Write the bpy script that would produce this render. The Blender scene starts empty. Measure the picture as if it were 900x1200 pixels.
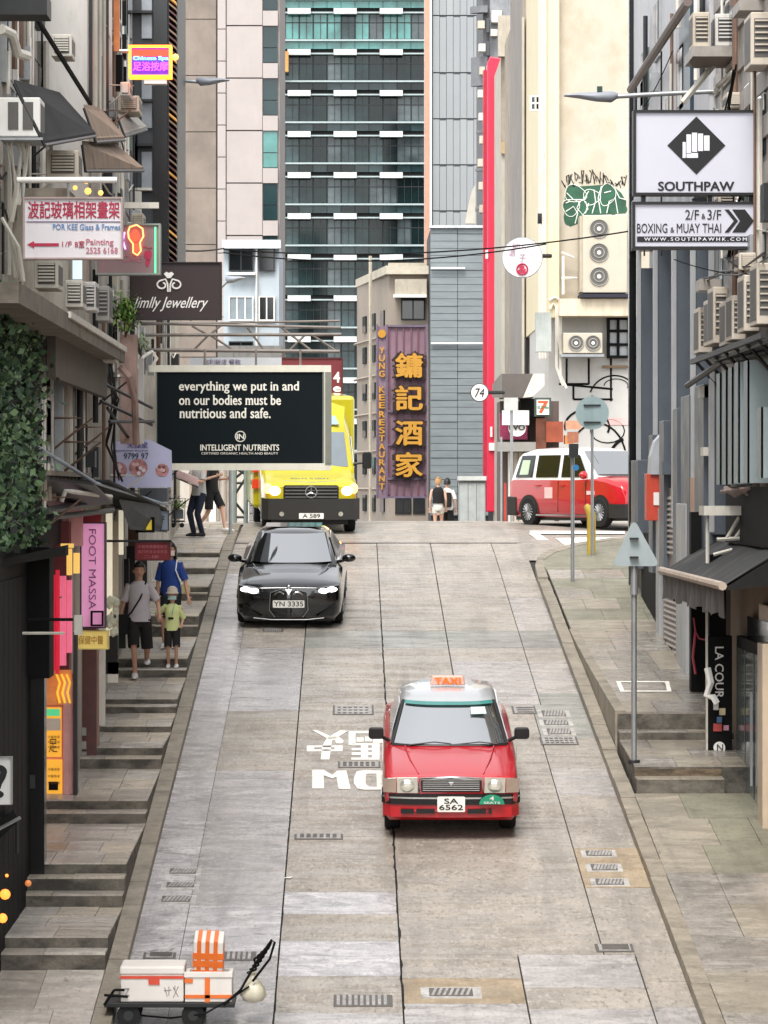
import bpy, bmesh, math, random
from mathutils import Vector, Matrix
random.seed(7)
scn = bpy.context.scene
COL = scn.collection
# ---------------------------------------------------------------- camera
FPX, CX, CY = 4200.0, 411.0, 575.0          # focal length in photo pixels, vanishing point of the level street axis
cam = bpy.data.cameras.new('camera')
cam.lens = FPX / 1200 * 36; cam.sensor_width = 36
cam.shift_x = (450 - CX) / 1200; cam.shift_y = -(600 - CY) / 1200
cam.clip_start = 0.5; cam.clip_end = 4000
camo = bpy.data.objects.new('camera', cam); COL.objects.link(camo)
camo.rotation_euler = (math.radians(90), 0, 0)
scn.camera = camo
# ---------------------------------------------------------------- sky and sun (bright overcast)
world = bpy.data.worlds.new("World"); scn.world = world; world.use_nodes = True
nt = world.node_tree; nt.nodes.clear()
sky = nt.nodes.new('ShaderNodeTexSky'); sky.sky_type = 'NISHITA'; sky.sun_disc = False
SUN_EL, SUN_AZ = math.radians(55), math.radians(195)
sky.sun_elevation = SUN_EL; sky.sun_rotation = SUN_AZ; sky.dust_density = 1.0; sky.air_density = 1.0
hsv = nt.nodes.new('ShaderNodeHueSaturation'); hsv.inputs['Saturation'].default_value = 0.12; hsv.inputs['Value'].default_value = 1.0
bg = nt.nodes.new('ShaderNodeBackground'); bg.inputs['Strength'].default_value = 0.15
wo = nt.nodes.new('ShaderNodeOutputWorld')
nt.links.new(sky.outputs[0], hsv.inputs['Color']); nt.links.new(hsv.outputs[0], bg.inputs[0]); nt.links.new(bg.outputs[0], wo.inputs[0])
sl = bpy.data.lights.new('sun', 'SUN'); sl.energy = 1.3; sl.angle = math.radians(25); sl.color = (1, 0.955, 0.9)
so = bpy.data.objects.new('sun', sl); COL.objects.link(so)
so.rotation_euler = Vector((math.sin(SUN_AZ) * math.cos(SUN_EL), math.cos(SUN_AZ) * math.cos(SUN_EL), math.sin(SUN_EL))).to_track_quat('Z', 'Y').to_euler()
scn.view_settings.view_transform = 'Standard'; scn.view_settings.look = 'None'
scn.view_settings.exposure = 1.55; scn.view_settings.gamma = 1
scn.render.engine = 'CYCLES'
try:
    scn.cycles.use_denoising = True; scn.cycles.max_bounces = 6
except Exception: pass

# ---------------------------------------------------------------- helpers
def C(h, k=1.0):
    h = h.lstrip('#'); out = []
    for i in (0, 2, 4):
        c = int(h[i:i+2], 16) / 255
        c = c / 12.92 if c <= 0.04045 else ((c + 0.055) / 1.055) ** 2.4
        out.append(min(1.0, c * k))
    return tuple(out)
def at(px, py, d): return Vector(((px - CX) * d / FPX, d, (CY - py) * d / FPX))
def X(px, d): return (px - CX) * d / FPX
def Z(py, d): return (CY - py) * d / FPX
SL = 478 / 4200
def rz(d):
    if d < 70: return -9.35 + SL * d
    if d < 82: t = d - 70; return -9.35 + SL * 70 + SL * t - SL * t * t / 24
    b = -9.35 + SL * 70 + SL * 6
    t = d - 82
    if t < 10: return b - 0.05 * t * t / 20
    return b - 0.25 - 0.05 * (t - 10)
def dpr(py):                                # the same, valid over the brow as well
    if py >= 658: return dp(py)
    lo, hi = 69.0, 82.0
    for _ in range(40):
        m_ = (lo + hi) / 2
        if CY - rz(m_) * FPX / m_ > py: lo = m_
        else: hi = m_
    return lo
def dp(py, off=0.0): return (9.35 - off) * 4200 / (py - 97)     # distance of the road-plane point seen at row py

_M = {}
def mat(name, col, rough=0.7, metal=0.0, var=0.12, scale=3.0, bump=0.0, dirt=0.0, dcol=(0.03, 0.028, 0.025), dstretch=(3, 3, 0.5), emit=0.0, ecol=None, fine=0.0, rvar=0.0, coat=0.0, spec=0.5, dlev=(0.5, 0.72), stretch=(1, 1, 1)):
    if name in _M: return _M[name]
    lum = .3 * col[0] + .6 * col[1] + .1 * col[2]
    if emit == 0 and lum < .07: q = max(.35, lum / .07) ** .8; col = tuple(c * q for c in col)
    dcol = tuple(c * .7 for c in dcol) if sum(dcol) < .3 else dcol
    m = bpy.data.materials.new(name); m.use_nodes = True
    n = m.node_tree.nodes; l = m.node_tree.links; b = n['Principled BSDF']
    b.inputs['Roughness'].default_value = rough; b.inputs['Metallic'].default_value = metal
    b.inputs['Specular IOR Level'].default_value = spec
    if coat: b.inputs['Coat Weight'].default_value = coat; b.inputs['Coat Roughness'].default_value = 0.04
    geo = n.new('ShaderNodeNewGeometry')
    def noise(sc, st=(1, 1, 1), det=5):
        mp = n.new('ShaderNodeMapping'); mp.inputs['Scale'].default_value = st
        l.new(geo.outputs['Position'], mp.inputs[0])
        t = n.new('ShaderNodeTexNoise'); t.inputs['Scale'].default_value = sc; t.inputs['Detail'].default_value = det
        t.inputs['Roughness'].default_value = 0.62
        l.new(mp.outputs[0], t.inputs['Vector']); return t.outputs[0]
    def ramp(src, a, c, v0=0, v1=1):
        r = n.new('ShaderNodeMapRange'); r.inputs[1].default_value = a; r.inputs[2].default_value = c
        r.inputs[3].default_value = v0; r.inputs[4].default_value = v1; l.new(src, r.inputs[0]); return r.outputs[0]
    def mix(f, a, c):
        x = n.new('ShaderNodeMix'); x.data_type = 'RGBA'
        if isinstance(f, float): x.inputs[0].default_value = f
        else: l.new(f, x.inputs[0])
        for i, v in ((6, a), (7, c)):
            if isinstance(v, tuple): x.inputs[i].default_value = (*v, 1)
            else: l.new(v, x.inputs[i])
        return x.outputs[2]
    out = None
    if var > 0:
        out = mix(ramp(noise(scale, stretch), 0.3, 0.7), tuple(c * (1 - var) for c in col), tuple(min(1, c * (1 + var)) for c in col))
        if fine > 0:
            out = mix(ramp(noise(scale * 14, stretch, 3), 0.38, 0.62), out, mix(fine, out, tuple(c * 0.55 for c in col)))
    if dirt > 0:
        f = ramp(noise(1.6, dstretch, 6), dlev[0], dlev[1], 0, dirt)
        out = mix(f, out if out is not None else col, dcol)
    if out is None: b.inputs['Base Color'].default_value = (*col, 1)
    else: l.new(out, b.inputs['Base Color'])
    if rvar > 0: l.new(ramp(noise(scale * 1.7, stretch), 0.3, 0.7, max(0.02, rough - rvar), min(1, rough + rvar)), b.inputs['Roughness'])
    if bump > 0:
        bp = n.new('ShaderNodeBump'); bp.inputs['Strength'].default_value = min(1, bump); bp.inputs['Distance'].default_value = 0.02 * max(1, bump)
        l.new(noise(scale * 6, stretch), bp.inputs['Height']); l.new(bp.outputs[0], b.inputs['Normal'])
    if emit > 0:
        b.inputs['Emission Color'].default_value = (*(ecol or col), 1); b.inputs['Emission Strength'].default_value = emit
    _M[name] = m; return m

def wpos(o):
    p = Vector((0, 0, 0))
    while o is not None: p += o.location; o = o.parent
    return p
def tag(o, label=None, cat=None, group=None, kind=None):
    if label: o['label'] = label
    if cat: o['category'] = cat
    if group: o['group'] = group
    if kind: o['kind'] = kind
    return o
def empty(name, loc=(0, 0, 0), label=None, cat=None, group=None, kind=None):
    o = bpy.data.objects.new(name, None); COL.objects.link(o); o.location = loc; o.empty_display_size = 0.2
    return tag(o, label, cat, group, kind)
class MB:
    def __init__(s): s.v = []; s.f = []; s.m = []
    def add(s, vs, fs, m=0):
        b = len(s.v); s.v += [tuple(v) for v in vs]; s.f += [tuple(i + b for i in f) for f in fs]; s.m += [m] * len(fs); return s
    def box(s, x0, x1, y0, y1, z0, z1, m=0):
        if x0 > x1: x0, x1 = x1, x0
        if y0 > y1: y0, y1 = y1, y0
        if z0 > z1: z0, z1 = z1, z0
        return s.add([(x0,y0,z0),(x1,y0,z0),(x1,y1,z0),(x0,y1,z0),(x0,y0,z1),(x1,y0,z1),(x1,y1,z1),(x0,y1,z1)],
              [(0,3,2,1),(4,5,6,7),(0,1,5,4),(1,2,6,5),(2,3,7,6),(3,0,4,7)], m)
    def hexa(s, p, m=0):      # 8 points: bottom ring then top ring
        return s.add(p, [(0,3,2,1),(4,5,6,7),(0,1,5,4),(1,2,6,5),(2,3,7,6),(3,0,4,7)], m)
    def prism(s, pts, off, m=0):   # closed polygon of 3d points extruded by off
        off = Vector(off); n = len(pts); a = [Vector(p) for p in pts]; b = [p + off for p in a]
        nrm = Vector((0, 0, 0))
        for i in range(n): nrm += a[i].cross(a[(i + 1) % n])
        if nrm.dot(off) > 0: a, b = a[::-1], b[::-1]
        return s.add(a + b, [tuple(range(n)), tuple(range(2*n-1, n-1, -1))] + [(i, i + n, (i+1) % n + n, (i+1) % n) for i in range(n)], m)
    def tube(s, pts, r, n=8, m=0, caps=True):
        pts = [Vector(p) for p in pts]; rs = r if isinstance(r, (list, tuple)) else [r] * len(pts)
        vs = []; prev = None
        for i, p in enumerate(pts):
            t = (pts[min(i+1, len(pts)-1)] - pts[max(i-1, 0)]).normalized()
            if prev is None:
                a = Vector((0, 0, 1)) if abs(t.z) < 0.9 else Vector((1, 0, 0))
                u = t.cross(a).normalized()
            else: u = (prev - t * prev.dot(t)).normalized()
            prev = u; w = t.cross(u)
            for k in range(n):
                a = 2 * math.pi * k / n; vs.append(p + (u * math.cos(a) + w * math.sin(a)) * rs[i])
        fs = [(i*n + k, i*n + (k+1) % n, (i+1)*n + (k+1) % n, (i+1)*n + k) for i in range(len(pts)-1) for k in range(n)]
        if caps: fs += [tuple(range(n))[::-1], tuple(range((len(pts)-1)*n, len(pts)*n))]
        return s.add(vs, fs, m)
    def cyl(s, a, b, r, r2=None, n=16, m=0): return s.tube([a, b], [r, r if r2 is None else r2], n, m)
    def loft(s, rows, closed=False, m=0, cap0=False, cap1=False):
        n = len(rows[0]); vs = [p for r in rows for p in r]; fs = []
        for i in range(len(rows) - 1):
            for k in range(n if closed else n - 1):
                fs.append((i*n + k, i*n + (k+1) % n, (i+1)*n + (k+1) % n, (i+1)*n + k))
        if cap0: fs.append(tuple(range(n))[::-1])
        if cap1: fs.append(tuple(range((len(rows)-1)*n, len(rows)*n)))
        return s.add(vs, fs, m)
    def ball(s, c, r, n=10, m=0):
        c = Vector(c); r = Vector(r) if not isinstance(r, (int, float)) else Vector((r, r, r)); rows = []
        for i in range(n // 2 + 1):
            a = math.pi * i / (n // 2) * 0.998 + 0.003
            rows.append([c + Vector((r.x*math.sin(a)*math.cos(2*math.pi*k/n), r.y*math.sin(a)*math.sin(2*math.pi*k/n), -r.z*math.cos(a))) for k in range(n)])
        return s.loft(rows, True, m, True, True)
    def xf(s, mtx): s.v = [tuple(mtx @ Vector(v)) for v in s.v]; return s
    def build(s, name, mats, parent=None, smooth=0, bevel=0, base=True, **t):
        if not isinstance(mats, (list, tuple)): mats = [mats]
        me = bpy.data.meshes.new(name)
        if parent is not None: org = wpos(parent)
        else:
            xs = [v[0] for v in s.v]; ys = [v[1] for v in s.v]; zs = [v[2] for v in s.v]
            org = Vector(((min(xs)+max(xs))/2, (min(ys)+max(ys))/2, min(zs))) if base else Vector((0, 0, 0))
        me.from_pydata([tuple(Vector(v) - org) for v in s.v], [], s.f)
        for m_ in mats: me.materials.append(m_)
        me.polygons.foreach_set('material_index', s.m)
        if smooth:
            me.polygons.foreach_set('use_smooth', [True] * len(s.f))
            try: me.set_sharp_from_angle(angle=math.radians(smooth))
            except Exception: pass
        me.update()
        o = bpy.data.objects.new(name, me); COL.objects.link(o)
        if parent is not None: o.parent = parent
        else: o.location = org
        if bevel:
            b = o.modifiers.new('bevel', 'BEVEL'); b.width = bevel; b.segments = 2; b.limit_method = 'ANGLE'
        return tag(o, **t)
def box(name, m, x0, x1, y0, y1, z0, z1, parent=None, bevel=0, **t):
    return MB().box(x0, x1, y0, y1, z0, z1).build(name, m, parent, bevel=bevel, **t)
def copy_tree(o, parent=None):
    c = o.copy(); COL.objects.link(c); c.parent = parent
    for ch in list(o.children): copy_tree(ch, c)
    return c
def put(o, loc, rz_=0, scale=None):
    o.location = loc; o.rotation_euler = (0, 0, rz_)
    if scale: o.scale = scale
    return o
# text as real, slightly thick letters, fitted into a rectangle; default frame faces the camera (-Y)
def text_mb(s, x0, x1, z0, z1, y, bold=0.0, thick=0.006, shear=0.0, fit=True, frame=None, spacing=1.0, depth=None, serif=False):
    cu = bpy.data.curves.new('t', 'FONT'); cu.body = s; cu.size = 1; cu.space_character = spacing
    cu.shear = shear; cu.resolution_u = 3; cu.extrude = 0.0
    ob = bpy.data.objects.new('t', cu); COL.objects.link(ob)
    dg = bpy.context.evaluated_depsgraph_get(); dg.update()
    me = bpy.data.meshes.new_from_object(ob.evaluated_get(dg)); bpy.data.objects.remove(ob)
    mb = MB()
    if len(me.vertices) == 0: return mb
    xs = [v.co.x for v in me.vertices]; ys = [v.co.y for v in me.vertices]
    ax, bx, ay, by = min(xs), max(xs), min(ys), max(ys)
    sx = (x1 - x0) / (bx - ax); sz = (z1 - z0) / (by - ay)
    def P(v, o):
        x = x0 + (v.co.x - ax) * sx; z = z0 + (v.co.y - ay) * sz
        return frame @ Vector((x, z, o)) if frame is not None else Vector((x, y - o, z))
    n = len(me.vertices)
    vs = [P(v, thick) for v in me.vertices] + [P(v, 0) for v in me.vertices]
    fs = [tuple(p.vertices) for p in me.polygons]
    cnt = {}
    for p in me.polygons:
        vv = list(p.vertices)
        for i in range(len(vv)): e = (vv[i], vv[(i+1) % len(vv)]); cnt[e] = 1
    for (a, b) in list(cnt):
        if (b, a) not in cnt: fs.append((b, a, a + n, b + n))
    H = (z1 - z0); W = (x1 - x0)
    def shifted(dx, dz, k):
        if frame is not None: o = frame.to_3x3() @ Vector((dx, dz, -.0004 * k))
        else: o = Vector((dx, .0004 * k, dz))
        return [Vector(v) + o for v in vs]
    mb.add(vs, fs)
    if bold > 0:
        q = bold * abs(sx) * 1.0; r_ = bold * abs(sz) * .7
        for k, (a, b) in enumerate(((q, 0), (-q, 0), (0, r_), (0, -r_))): mb.add(shifted(a, b, k + 1), fs)
    if serif:
        base, xh, asc = 0.0, None, None
        for (a, b) in list(cnt):
            if (b, a) in cnt: continue
            p, q_ = me.vertices[a].co, me.vertices[b].co
            L = abs(p.x - q_.x)
            if abs(p.y - q_.y) < .004 and .05 < L < .13 and (abs(p.y) < .02 or p.y > .45):
                cxm = (p.x + q_.x) / 2; t_ = .035; yb = p.y if abs(p.y) < .02 else p.y - t_
                pts = []
                for ux, uy in ((cxm - L * 1.15, yb), (cxm + L * 1.15, yb), (cxm + L * 1.15, yb + t_), (cxm - L * 1.15, yb + t_)):
                    pts.append((x0 + (ux - ax) * sx, y - thick - .0006, z0 + (uy - ay) * sz))
                mb.prism(pts, (0, thick, 0))
    bpy.data.meshes.remove(me); bpy.data.curves.remove(cu)
    return mb
def text(parent, s, x0, x1, z0, z1, y, m, name='lettering', **k):
    return text_mb(s, x0, x1, z0, z1, y, **k).build(name, m, parent)
# ---------------------------------------------------------------- materials

def road_mat(name, col, streak, wet, dark=.5, speck=.5, crack=.5, sy=1.0):
    """worn concrete: blotches, cross streaks of brush finish and painted wet sheen, speckle, hairline cracks, damp patches"""
    m = bpy.data.materials.new(name); m.use_nodes = True; n = m.node_tree.nodes; l = m.node_tree.links; b = n['Principled BSDF']
    geo = n.new('ShaderNodeNewGeometry')
    def tex(sc, st, det=5, kind='N', dist=0.0):
        mp = n.new('ShaderNodeMapping'); mp.inputs['Scale'].default_value = st; l.new(geo.outputs['Position'], mp.inputs[0])
        if kind == 'N':
            t = n.new('ShaderNodeTexNoise'); t.inputs['Detail'].default_value = det; t.inputs['Roughness'].default_value = .65; t.inputs['Distortion'].default_value = dist
        else:
            w = n.new('ShaderNodeTexNoise'); w.inputs['Scale'].default_value = 2.2; l.new(mp.outputs[0], w.inputs['Vector'])
            ad = n.new('ShaderNodeVectorMath'); ad.operation = 'MULTIPLY_ADD'; ad.inputs[1].default_value = (.5, .5, .5); l.new(w.outputs['Color'], ad.inputs[0]); l.new(mp.outputs[0], ad.inputs[2])
            t = n.new('ShaderNodeTexVoronoi'); t.feature = 'DISTANCE_TO_EDGE'; l.new(ad.outputs[0], t.inputs['Vector']); t.inputs['Scale'].default_value = sc; return t.outputs['Distance']
        t.inputs['Scale'].default_value = sc; l.new(mp.outputs[0], t.inputs['Vector']); return t.outputs[0]
    def ramp(src, a, c, v0=0., v1=1.):
        r = n.new('ShaderNodeMapRange'); r.inputs[1].default_value = a; r.inputs[2].default_value = c; r.inputs[3].default_value = v0; r.inputs[4].default_value = v1; l.new(src, r.inputs[0]); return r.outputs[0]
    def mix(f, a, c):
        x = n.new('ShaderNodeMix'); x.data_type = 'RGBA'; l.new(f, x.inputs[0])
        for k, v in ((6, a), (7, c)):
            if isinstance(v, tuple): x.inputs[k].default_value = (*v, 1)
            else: l.new(v, x.inputs[k])
        return x.outputs[2]
    def mul(a, c):
        x = n.new('ShaderNodeMath'); x.operation = 'MULTIPLY'; l.new(a, x.inputs[0]); l.new(c, x.inputs[1]); return x.outputs[0]
    k = lambda f: tuple(min(1, c * f) for c in col)
    o = mix(ramp(tex(.55, (1, 1.3, 1), 6), .34, .66), k(.80), k(1.18))
    o = mix(ramp(tex(2.0, (.7, .75 * sy, 1), 7), .49, .66, 0, .6), o, k(.55))
    o = mix(ramp(tex(2.3, (.55, 1.1 * sy, 1), 8, dist=1.2), .47, .64, 0, streak), o, k(1.55))  # pale streaks: brush finish plus wet sheen painted into the colour
    o = mix(ramp(tex(2.7, (.6, .9 * sy, 1), 8, dist=1.5), .50, .66, 0, min(1, streak * 1.1)), o, k(.52))
    o = mix(ramp(tex(26, (1, .28, 1), 4), .52, .64, 0, speck), o, k(.62))
    o = mix(ramp(tex(22, (1, .3, 1), 4), .54, .66, 0, speck * .8), o, k(1.45))
    cr = mul(ramp(tex(.55, (1, 1, 1), kind='V'), .0, .010, 1, 0), ramp(tex(.5, (1, 1, 1), 2), .50, .60, 0, crack))
    o = mix(cr, o, (.03, .027, .024))
    o = mix(ramp(tex(1.3, (1, .45, 1), 4), .66, .74, 0, .45), o, k(.42))
    o = mix(ramp(tex(1.0, (2.4, .10, 1), 5, dist=.5), .52, .68, 0, .42), o, k(.45))
    o = mix(ramp(tex(7.0, (1, .4, 1), 2), .70, .74, 0, .6), o, k(.35))
    l.new(o, b.inputs['Base Color'])
    w = tex(1.0, (.5, 1.8, 1), 5, dist=.6)
    w2 = tex(2.6, (.3, 1.5, 1), 6)
    ws = n.new('ShaderNodeMath'); ws.operation = 'ADD'; l.new(w, ws.inputs[0]); l.new(w2, ws.inputs[1])
    l.new(ramp(ws.outputs[0], 1.02 - wet * .25, 1.12 - wet * .2, .62, .62 - .42 * min(1, wet * 1.6)), b.inputs['Roughness'])
    bp = n.new('ShaderNodeBump'); bp.inputs['Strength'].default_value = .35; bp.inputs['Distance'].default_value = .01
    l.new(tex(30, (1, 1.5, 1), 4), bp.inputs['Height']); l.new(bp.outputs[0], b.inputs['Normal'])
    _M[name] = m; return m
ROAD_A = road_mat('road_concrete_warm', C('#989086'), .32, .4, speck=.95, sy=.35)
ROAD_B = road_mat('road_concrete_grey', C('#9a9592'), .65, .8, speck=.6)
ROAD_C = road_mat('road_concrete_pale', C('#aaa6a6'), .9, 1.2, speck=.6)  # whiter base colour paints the reflections of wet slabs
ROAD_D = road_mat('road_patch_slate', C('#888781'), .4, .4)
ROAD_T = road_mat('road_patch_tan', C('#9b8a72'), .4, .2)
PAVE = [road_mat('pavement_grey', C('#b6afa5'), .5, .5), road_mat('pavement_warm', C('#b5aa99'), .45, .35), road_mat('pavement_dark', C('#a79f94'), .5, .5)]
PAVE_R = [road_mat('right_pavement_grey', C('#908a82'), .5, .6, sy=.6), road_mat('right_pavement_warm', C('#8f8779'), .45, .5), road_mat('right_pavement_dark', C('#858077'), .5, .6)]
PAVE_MOSS = road_mat('pavement_mossy', C('#7d7a69'), .3, .2)
JOINT = mat('joint_dark', C('#3a342e'), .9, var=.2, scale=4)
RISER = mat('step_riser_stone', C('#6b655b'), .75, var=.3, scale=3, bump=.6, dirt=.7, dcol=C('#1b1916'), dstretch=(2, 2, 3), fine=.4, dlev=(.4, .62))
KERB = mat('kerb_stone', C('#8f8677'), .6, var=.3, scale=2.4, bump=.5, dirt=.45, dcol=C('#3a352d'), dstretch=(2, 2, 2), fine=.4)
PAINT_W = mat('road_paint_white', C('#e6e3da'), .6, var=.05, scale=4, dirt=.35, dcol=C('#8d877e'), dstretch=(4, 4, 4), dlev=(.55, .7))
IRON = mat('cast_iron_cover', C('#a19d99'), .5, .2, var=.35, scale=9, dirt=.45, dstretch=(8, 8, 8))
IRON_D = mat('cast_iron_dark', C('#5c5753'), .55, .2, var=.2, scale=8)
BLACK = mat('black_paint', C('#121212'), .75, spec=.2, var=.25, scale=3, dirt=.1, dcol=C('#35322f'))
BLACKG = mat('black_gloss', C('#0c0d0f'), .2, var=.1)
STEEL = mat('galvanised_steel', C('#9a9d9e'), .42, .55, var=.1, scale=5, dirt=.2, dcol=C('#5a554f'))
STEEL_D = mat('dark_steel', C('#3a3b3c'), .5, .4, var=.15, scale=5)
WHITE = mat('white_paint', C('#dedcd7'), .5, var=.04, dirt=.12, dcol=C('#8e877b'))
GRIME_WHITE = mat('grimy_white_plastic', C('#c5c1b6'), .6, var=.08, dirt=.3, dcol=C('#7c7261'), dstretch=(6, 6, 1.5))
CREAM_AC = mat('aged_cream_plastic', C('#b8ae9d'), .6, var=.08, dirt=.4, dcol=C('#6c5f50'), dstretch=(5, 5, 1.5))
GREYFAN = mat('fan_grille_grey', C('#575552'), .6, var=.1, scale=6)
GLASS_D = mat('dark_window_glass', C('#20262b'), .08, var=.25, scale=.8, spec=.7)
RUBBER = mat('rubber', C('#141414'), .8, var=.2, scale=12)
# ---------------------------------------------------------------- ground, road, pavements
XL, XR = -2.36, 3.49
g = MB()
gy = [-60, 0, 20, 30] + [70 + i for i in range(0, 34, 2)] + [130, 200, 500, 2500]
rows = []
for y in gy:
    z = max(rz(y), -12) - 0.45 if y > -50 else rz(y) - .45
    if y > 150: z = rz(150) - .45
    rows.append([(-600, y, z), (-8, y, z), (0, y, z), (9, y, z), (600, y, z)])
g.loft(rows).build('ground', mat('far_ground', C('#5a5651'), .8, dirt=.3), base=False, kind='structure')
def strip_mb(poly_l, poly_r, d0, d1, off, thick, n=None, tilt=0, xl=None, xr=None):
    n = n or max(1, int((d1 - d0) / 1.5) if d1 > 69 else 1)
    mb = MB(); top = []; bot = []
    for i in range(n + 1):
        d = d0 + (d1 - d0) * i / n; z = rz(d) + off
        a = poly_l(d) if callable(poly_l) else poly_l; b = poly_r(d) if callable(poly_r) else poly_r
        top.append([(a, d, z), (b, d, z + tilt)]); bot.append([(a, d, z - thick), (b, d, z - thick)])
    mb.loft([[t[0], t[1], b[1], b[0]] for t, b in zip(top, bot)], True, 0, True, True)
    mb.f = [f[::-1] for f in mb.f]
    return mb
road = strip_mb(-2.6, 3.7, 26, 84, -0.035, .3, 24).build('road', JOINT, base=False, kind='structure')
# strips of concrete slabs between the joints seen in the photo: rows of joints given by their photo row
A_, B_, P_, D_, T_ = ROAD_A, ROAD_B, ROAD_C, ROAD_D, ROAD_T
strips = [
 (XL, -1.83, [(1290, P_), (1172, P_), (1061, P_), (978, P_), (903, B_), (833, P_), (744, P_), (672, A_), (650, A_)], 637),
 (-1.83, -.77, [(1290, B_), (1121, P_), (1061, B_), (978, B_), (903, A_), (833, B_), (759, A_), (700, A_), (655, A_)], 637),
 (-.77, .53, [(1290, B_), (1187, A_), (1144, P_), (1103, A_), (1071, P_), (1045, A_), (980, A_), (905, A_), (820, A_), (759, D_), (739, A_), (678, A_), (648, A_)], 637),
 (.53, 1.79, [(1290, B_), (1176, T_), (1146, A_)], 1118),
 (1.79, 3.05, [(1290, B_), (1182, A_), (1157, B_)], 1118),
 (.53, 2.72, [(1118, A_), (1004, A_), (915, A_), (865, A_)], 826),
 (.53, 1.62, [(826, A_), (791, A_), (759, D_), (739, A_), (719, A_), (678, A_), (648, A_)], 637),
 (1.62, 2.86, [(826, B_), (775, A_), (759, D_), (739, A_), (700, A_), (678, A_), (652, A_)], 637),
 (2.72, XR, [(1118, A_), (1040, T_), (994, A_), (932, B_), (900, A_), (865, D_)], 826),
 (2.86, XR, [(826, D_), (812, B_), (775, A_), (759, D_), (739, B_), (700, A_), (672, A_)], 637),
 (3.05, XR, [(1290, B_), (1180, A_), (1150, A_)], 1118),
]
for x0, x1, js, end in strips:
    ys = [j[0] for j in js] + [end]
    gl = .003 if x0 in (XL,) else .009; gr_ = .003 if abs(x1 + 1.83) < .01 or x1 > 3.4 else .009
    if x0 == -1.83: gl = .003
    if x1 == XR: gl = .004
    for i, (y, m_) in enumerate(js):
        d0 = dpr(y); d1 = dpr(ys[i + 1]); g_ = random.choice((.003, .005, .009)); jx = random.uniform(-.012, .012)
        strip_mb(x0 + gl, x1 - gr_, d0 + g_, d1 - g_, random.uniform(-.003, .003), .05, tilt=random.uniform(-.004, .004)).build('slab', m_, road)
# beyond the brow of the hill: the level junction
jn = MB(); rows = []
for i in range(17):
    d = dpr(636) + (104 - dpr(636)) * i / 16
    rows.append([(-2.35, d, rz(d)), (.53, d, rz(d)), (3.49, d, rz(d))])
jn.loft(rows)
rows = []
for i in range(12):
    d = 70.2 + (104 - 70.2) * i / 11
    rows.append([(3.4, d, rz(d) - .006), (6, d, rz(d) - .006), (24, d, rz(d) - .006)])
jn.loft(rows)
rows = []
for i in range(8):
    d = 79 + (104 - 79) * i / 7
    rows.append([(-24, d, rz(d) - .006), (-6, d, rz(d) - .006), (-2.3, d, rz(d) - .006)])
jn.loft(rows).build('junction_road', ROAD_A, base=False, kind='structure')
# painted give-way triangle and lane edge on the junction
def on_plane(px, py):                       # road point seen at a photo pixel
    lo, hi = 30.0, 81.9
    for _ in range(50):
        m_ = (lo + hi) / 2
        if CY - rz(m_) * FPX / m_ > py: lo = m_
        else: hi = m_
    return Vector((X(px, lo), lo, rz(lo)))
mk = empty('give_way_marking', on_plane(680, 640), 'white painted give way triangle and bent edge line on the junction beside the red minivan', 'road marking')
for pl in ([(620, 626), (632, 626), (676, 656), (668, 659)], [(621, 626), (621, 622.5), (655, 622.5), (732, 623), (732, 626), (655, 626)], [(651, 631), (730, 630), (673, 648)]):
    mb = MB(); pts = [on_plane(*p) for p in pl]
    mb.prism([p + Vector((0, 0, .006)) for p in pts], (0, 0, .004)); mb.build('painted_line', PAINT_W, mk)

# ---- left pavement: landings and steps
lp = empty('left_pavement', (-3.1, 40, rz(40)), kind='structure')
def landing(xa, xb, d0, z0, d1, z1, mats, parent, cuts, depth=.5, xb_f=None, nose=.0):
    """paving stones of one landing; cuts = list of rows, each a list of x fractions"""
    n = len(cuts)
    for i, row in enumerate(cuts):
        a = d0 + (d1 - d0) * i / n; b = d0 + (d1 - d0) * (i + 1) / n
        za = z0 + (z1 - z0) * i / n; zb = z0 + (z1 - z0) * (i + 1) / n
        xs = [0] + row + [1]
        for k in range(len(xs) - 1):
            p = xa + (xb - xa) * xs[k] + .003; q = xa + (xb - xa) * xs[k + 1] - .003; j = random.uniform(-.005, .005)
            sk = random.uniform(-.03, .03) if 0 < k else 0
            MB().hexa([(p, a + .005, za - .045), (q, a + .005, za - .045), (q, b - .005, zb - .045), (p, b - .005, zb - .045),
                       (p, a + .005, za + j), (q, a + .005, za + j), (q, b - .005, zb + j), (p, b - .005, zb + j)]).build('paving_stone', random.choice(mats), parent)
    MB().hexa([(xa, d0, z0 - depth), (xb, d0, z0 - depth), (xb, d1, z1 - depth), (xa, d1, z1 - depth),
               (xa, d0, z0 - .02), (xb, d0, z0 - .02), (xb, d1, z1 - .02), (xa, d1, z1 - .02)]).build('riser', RISER, parent)
# each entry: rows (photo) of the riser edges from bottom to top, then the row where the landing above ends
stairs = [([(1136, 1117), (1110, 1097)], 1063, [22, 165]),
          ([(1062, 1048), (1044, 1028), (1024, 1011)], 965, None),
          ([(964, 952), (947, 937)], 901, None),
          ([(900, 888), (885, 875)], 858, None),
          ([(857, 850)], 836, None),
          ([(835, 827), (825, 818)], 794, None),
          ([(793, 784), (781, 771)], 746, None),
          ([(744, 733), (731, 721)], 704, None),
          ([(702, 695), (694, 687)], 673, None),
          ([(672, 665)], 653, None),
          ([(652, 647)], 617, None)]
XE = -2.56      # pavement edge behind the kerb
d = dp(1290, .12); z = rz(d) + .12
d1 = dp(1137, .1); landing(-3.9, XE, d, z, d1, rz(d1) + .1, PAVE, lp, [[.45], [.3, .7], [.55]])
LP_PROFILE = [(d, z), (d1, rz(d1) + .1)]
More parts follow.
